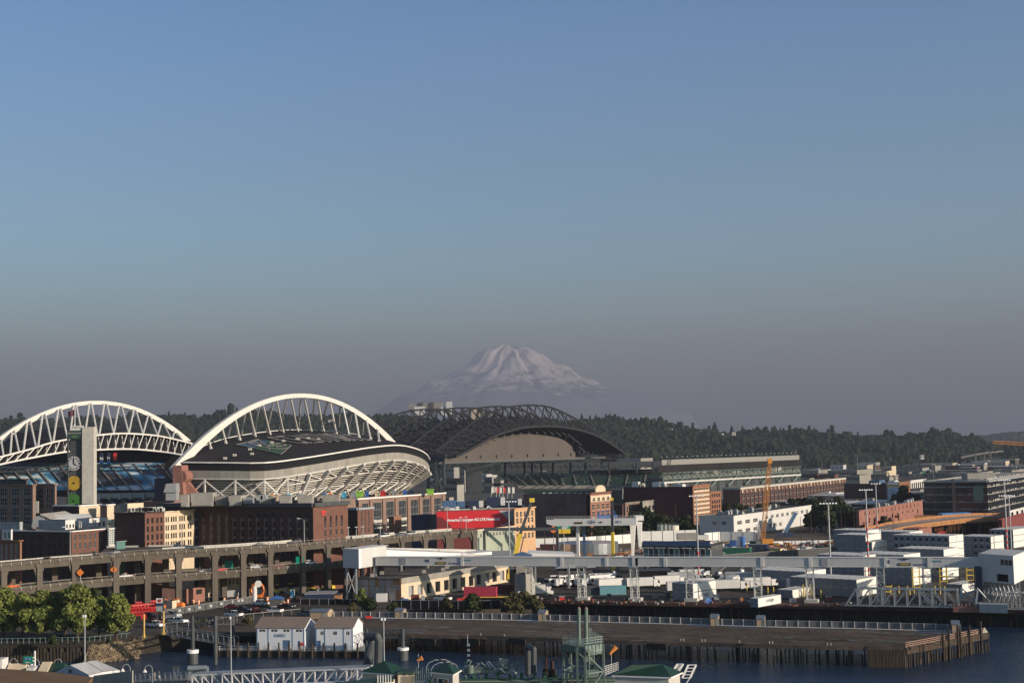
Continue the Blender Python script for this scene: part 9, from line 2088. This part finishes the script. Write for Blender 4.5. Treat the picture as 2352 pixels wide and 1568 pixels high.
NT=[tree_proto('park_tree','x',5.6,12.5,1.8,6500,.40,'leaf',1,30),tree_proto('park_tree','x',6.6,13.5,1.8,8500,.40,'leaf',2,36),tree_proto('park_tree','x',5.0,11,1.8,5200,.40,'leaf',5,26)]
used=set()
def put(P_,p,s,rz,label,group=None,cat='tree'):
 o=P_ if P_.name not in used else copy_tree(P_); used.add(P_.name); o.location=p; o.rotation_euler=(0,0,rz); o.scale=(s,s,s) if not hasattr(s,'__len__') else s; o['label']=label
 if group: o['group']=group
 elif 'group' in o: del o['group']
 return o
for k,(x,y,pr,s,lab) in enumerate(((8,1474,0,1.02,'big sunlit tree at the left edge of the shore row'),(52,1462,2,.95,'shaded tree filling the gap behind the first two shore trees'),(97,1476,0,.98,'second big sunlit tree from the left on the shore'),(150,1470,2,1.08,'dark tree between the second and the largest shore tree'),(178,1477,1,1.0,'largest sunlit tree in the shore row, right of centre'),(228,1468,2,.9,'smaller tree behind the largest shore tree'),(268,1472,0,.88,'rightmost pale green tree of the shore row, beside the red crane parts'))):
 put(NT[pr],G(x,y-4),s*1.1,k*1.1,lab)
DK=tree_proto('broad_tree','x',4.6,9.5,1.4,3000,.5,'leaf_dark',7); D2=tree_proto('broad_tree','x',4.2,8.5,1.2,2600,.5,'leaf_dark',8,12)
for k,(x,y,s,lab) in enumerate(((215,1434,1.1,'dark copper tree against the viaduct behind the shore trees'),(140,1436,1.0,'dark tree rising behind the shore trees left of the copper one'))): put(DK,G(x,y),s,k,lab)
GT=tree_proto('narrow_tree','x',2.3,7.2,.8,2400,.33,'leaf',9,12); put(GT,G(832,1404),1.0,0,'bright green young tree in front of the stained warehouse end')
g='street trees on the far side of the building site'
for k,(x,y,s) in enumerate(((1285,1243,.9),(1305,1240,1),(1330,1243,.8),(1350,1238,1),(1375,1240,.9),(1395,1236,1),(1420,1238,.95),(1440,1232,1.15),(1455,1228,1.35),(1470,1232,1.5),(1484,1230,1.6),(1497,1232,1.5),(1512,1230,1.2),(1524,1232,1.35),(1538,1230,1.1),(1566,1232,1.2),(1579,1232,1.2))): put((DK,D2)[k%2],G(x,y),s,k*.9,'dark green street tree behind the white site hoarding',g)
g='dark trees between the white building and the salmon warehouse'
for k,(x,y,s) in enumerate(((1872,1224,1.3),(1886,1222,1.6),(1900,1224,1.7),(1916,1222,1.9),(1930,1220,1.8),(1945,1222,1.6),(1958,1221,1.3),(1970,1222,1.2),(2030,1217,.8),(1860,1218,1.1))): put((DK,D2)[k%2],G(x,y),s,k*.7,'dark tree in the clump left of the salmon warehouse',g)
g='street trees before the ballpark front'
for k,(x,y,s) in enumerate(((1670,1192,1.1),(1695,1190,1.2),(1716,1190,.9),(1745,1190,1.1),(1765,1188,1.0),(1800,1188,1.1),(1818,1188,1.3),(1836,1186,1.4),(1852,1186,1.3),(1870,1186,1.4),(1888,1184,1.3),(1905,1184,1.2),(1925,1182,1.3))): put((DK,D2)[k%2],G(x,y),s,k*.7,'dark green street tree at the foot of the ballpark brick front',g)
for k,(x,y,s,lab) in enumerate(((2078,1172,1.8,'dark rounded tree against the white and blue poster wall'),(2058,1175,1.2,'dark tree at the foot of the poster wall'),(2110,1172,1.1,'dark tree left of the black glass office'))): put(DK,G(x,y),s,k,lab)
BU=tree_proto('bush','x',2.6,3.2,.2,1500,.3,'leaf_dry',11,10); BG=tree_proto('bush','x',2.6,3.4,.2,1500,.3,'leaf_dark',12,10)
for o in (BU,BG): o['category']='bush'
for k,(x,y,s,c,lab) in enumerate(((1164,1408,1.3,0,'olive dry bush at the left of the big bush clump'),(1182,1404,1.6,0,'tall olive dry bush beside the quay start'),(1204,1402,1.6,0,'largest olive dry bush beside the quay start'),(1226,1405,1.4,0,'olive dry bush at the right end of the bush clump'),(1240,1408,1.0,0,'low dry bush touching the quay piles'),(1192,1412,1.0,0,'low dry bush in front of the olive clump'),(1085,1406,1.5,1,'rounded dark green bush before the black sheet fence'),(1026,1406,1.2,0,'brownish bush right of the notices on the black fence'),(905,1408,.9,1,'small dark bush left of the black sheet fence'),(852,1406,1.2,1,'dark bush at the foot of the young green tree'),(812,1408,.9,0,'dry bush left of the young green tree'),(571,1436,.8,0,'dry yellow bush on the shore above the floating dock'),(465,1441,.9,0,'dry bush behind the left steel portal'),(120,1484,.8,1,'low bush at the foot of the left trees'))): put((BU,BG)[c],G(x,y-1),s,k,lab)
# skyline trees
RC=tree_proto('conifer','x',4.2,20,1,420,1.7,'leaf_dark',21,kind='c'); RP=tree_proto('poplar','x',3.6,20,1,420,1.7,'leaf_dark',22,kind='p'); RB=tree_proto('ridge_tree','x',7,15,2,520,1.9,'leaf_dark',23,12)
hz_=lambda px:hill_z(px,3470)
for k,(x,yt,c,w_) in enumerate(((1392,957,'c',1),(1401,953,'c',1.1),(1412,960,'b',1),(1447,962,'c',.8),(1503,957,'c',1.2),(1530,963,'b',.8),(1557,968,'p',1),(1591,970,'p',1.1),(1641,967,'c',2.0),(1628,978,'b',1),(1680,975,'c',.9),(1705,976,'c',1.4),(1729,985,'c',.8),(1755,980,'c',.9),(1814,976,'p',1.7),(1828,981,'b',1),(1846,983,'c',1),(1853,985,'c',.8),(1862,984,'c',.8),(1871,981,'c',1.2),(1911,976,'p',2),(1955,992,'c',.8),(1970,993,'c',.8),(2036,986,'b',2.2),(2048,988,'b',2),(2088,991,'b',1.6),(2164,991,'b',1.4),(2183,984,'c',1.8),(45,947,'b',2.4),(25,962,'b',1.6),(12,966,'c',1),(388,941,'c',1),(425,945,'c',1),(500,942,'b',1.6),(515,938,'c',1.2),(524,940,'c',1),(470,950,'b',1.5),(600,946,'b',1.4),(640,948,'c',1),(700,950,'c',1),(847,949,'c',1.2),(865,950,'b',1.4),(884,953,'b',1.2),(1336,948,'c',1.3),(1368,950,'c',1.2),(1355,956,'p',1),(320,950,'b',1.2),(228,955,'c',1),(140,962,'c',.9))):
 Y=3480; top=V(x,yt,Y); zb=hill_z(x,Y)+1; hh=max(12,top.z-zb); pr={'c':RC,'p':RP,'b':RB}[c]; H0={'c':20,'p':20,'b':15}[c]; s=hh/H0; ws=(.75+.35*w_)*max(.7,min(1.2,s)); ws=ws if c!='b' else ws*.9
 nm={'c':'pointed conifer','p':'tall narrow poplar','b':'rounded tree'}[c]; put(pr,(top.x,Y,zb),(ws,ws,s),k,'dark %s standing out on the ridge skyline'%nm,{'c':'conifers','p':'poplars','b':'rounded trees'}[c]+' on the ridge skyline')
